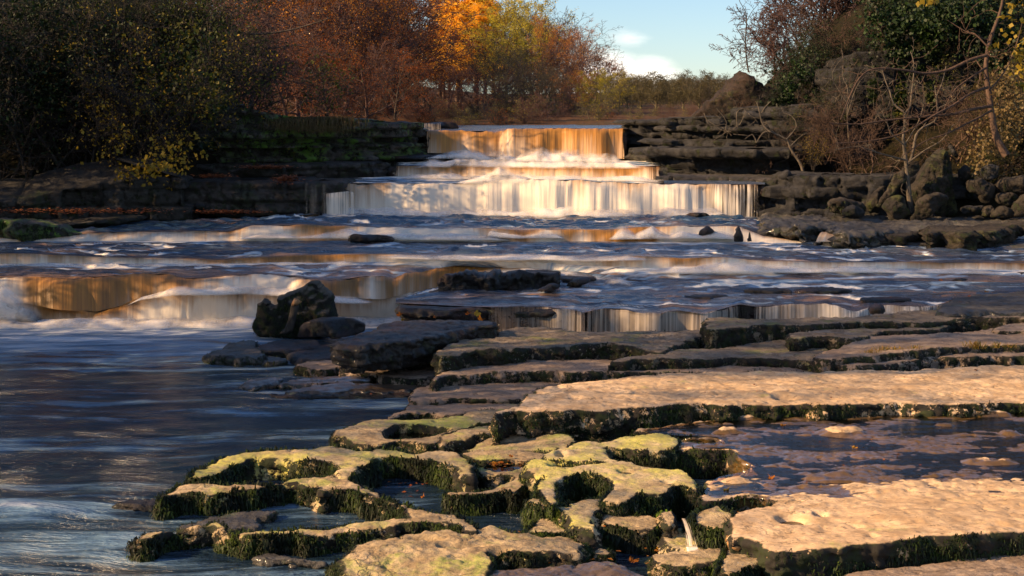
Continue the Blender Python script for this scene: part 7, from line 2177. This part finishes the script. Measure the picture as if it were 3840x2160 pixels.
lv = [(481, 320, .50, .15, 'orange', .3, 'curled orange maple leaf stuck on the black ledge face'), (476, 314.5, .55, .14, 'yellow', .4, 'yellow maple leaf above the orange one on the black ledge'), (468, 314.5, .55, .08, 'rust', .6, 'small brown leaf beside the yellow one on the black ledge'),
      (400, 315.5, .53, .11, 'rust', .8, 'red leaf at the left corner of the black ledge'), (402, 321, .42, .09, 'yellow', .5, 'pale yellow leaf under the red one'), (435, 318, .5, .07, 'litter', .9, 'small tan leaf in the middle of the black ledge face'), (317.5, 327.5, .2, .10, 'lime', .5, 'yellow-green leaf on the low black boulder'),
      (303, 325, .2, .06, 'rust', .9, 'red leaf at the left end of the low black boulder'), (319, 332.5, .1, .05, 'orange', .5, 'orange leaf low on the low black boulder'), (332, 320.5, .3, .06, 'gold', .5, 'golden leaf on top of the low black boulder'), (399, 349, .06, .06, 'rust', .9, 'red leaf at the foot of the lower black ledge'),
      (893, 490.5, PZ + .03, .13, 'yellow', .6, 'large yellow leaf lying flat where run-off meets the dry slab'), (784, 426.5, PZ + .02, .08, 'orange', .7, 'upright orange leaf in the run-off near the back of the platform'), (853.5, 449, PZ + .02, .07, 'gold', .3, 'golden leaf at the tip of the long puddle'),
      (905, 446.5, PZ + .02, .07, 'straw', .3, 'cream leaf at the right end of the long puddle'), (836, 487, PZ + .02, .05, 'rust', .9, 'red leaf by the second puddle of the platform'), (826, 489.5, PZ + .02, .05, 'straw', .3, 'pale leaf beside the red one'), (854, 496, PZ + .02, .045, 'orange', .4, 'round orange leaf below the second puddle'),
      (795, 505, PZ + .03, .07, 'yellow', .1, 'yellow leaf at the edge of the sunlit slab'), (771, 479, PZ + .02, .09, 'orange', .3, 'long orange leaf left in the run-off'), (793, 526, PZ - .01, .10, 'litter', .9, 'curled brown leaf lying in the small hollow of the sunlit slab'), (727, 491, PZ + .01, .07, 'yellow', .2, 'yellow leaf in the wet hollow by the spout'),
      (423, 498, .17, .05, 'rust', .95, 'red leaf on the wet notch of the middle arm'), (496, 464.5, .16, .10, 'orange', .6, 'brightest orange leaf in the wet hollow'), (511, 457.5, .18, .07, 'orange', .4, 'upright orange leaf at the rim of the wet hollow'), (504, 508.5, .02, .06, 'rust', .9, 'red leaf floating at the holed block foot'),
      (632, 562.5, .03, .12, 'orange', .2, 'long orange leaf floating in the brown puddle at the bottom'), (556, 560.5, .06, .07, 'orange', .5, 'orange leaf by the wet stones at the bottom'), (540, 561, .06, .08, 'rust', .7, 'rust leaf by the wet stones at the bottom'), (660, 549, .05, .08, 'gold', .2, 'golden leaf floating left of the pale pitted rock'),
      (664, 563, .10, .07, 'orange', .5, 'orange leaf on the front of the pale pitted rock'), (987, 292.5, .70, .09, 'orange', .5, 'orange leaf on the wet rock at the right end of the river'), (940, 281, .80, .09, 'rust', .7, 'brown leaf caught on the dark rock in the right shallows'), (976, 371, .44, .05, 'litter', .5, 'curled dry leaf on the big sunlit slab near the right edge')]
for i, (px, py, z, sz, mt, val, lb) in enumerate(lv):
    p = P(px, py, z)
    lobed_leaf('fallen_leaf', lb, p + np.array([0, 0, .012]), sz * .8, _rt.uniform(0, 6.28), .25 if i > 10 else 1.1, mt, val)

# unseen trees added left of the frame to shade the river and left bank
hills('left_shore', -60, -13.0, -5, 31.5, 60, 60, lambda X, Y: np.where(X > -13.6, -.3, .8 + .12 * (-X - 13.6)) + .2 * fbm(X * .5, Y * .5, 4, 3), 'soil')
GS = 'tall leafy trees added off-frame on the left bank to cast shade'
for i, (X_, Y_, h) in enumerate([(-15.6, 12.6, 10), (-16.5, 14.6, 12), (-15.4, 16.6, 11), (-16.4, 18.4, 12), (-15.6, 22.8, 12), (-18.0, 24.0, 12), (-19, 25, 9.5), (-21, 28, 10), (-19.5, 31, 9), (-22, 34, 10), (-20, 37, 9), (-23, 40, 9)]):
    k = ('rust1' if i % 2 else 'bare3') if i not in (1, 2, 4) else 'bare1'
    put_tree('tree', PR[k], (X_, Y_, .8 if i < 9 else 1.6), i * 1.3, h / 18, 'tall leafy tree added off-frame on the left bank to cast shade, one of a row' if i % 2 else 'tall twiggy tree added off-frame on the left bank to cast shade, one of a row', 'tree', GS + (', leafy' if i % 2 else ', twiggy'))
    if i in (0, 3, 7, 9, 11):
        put_tree('shrub', PR['n_dark'], (X_ + .6, Y_ + .8, .9), i * .9, h / 6.0, 'ivy-clad trunk mass added off-frame among the shade-casting trees', 'shrub', 'ivy-clad growth added off-frame between the shade-casting trees')
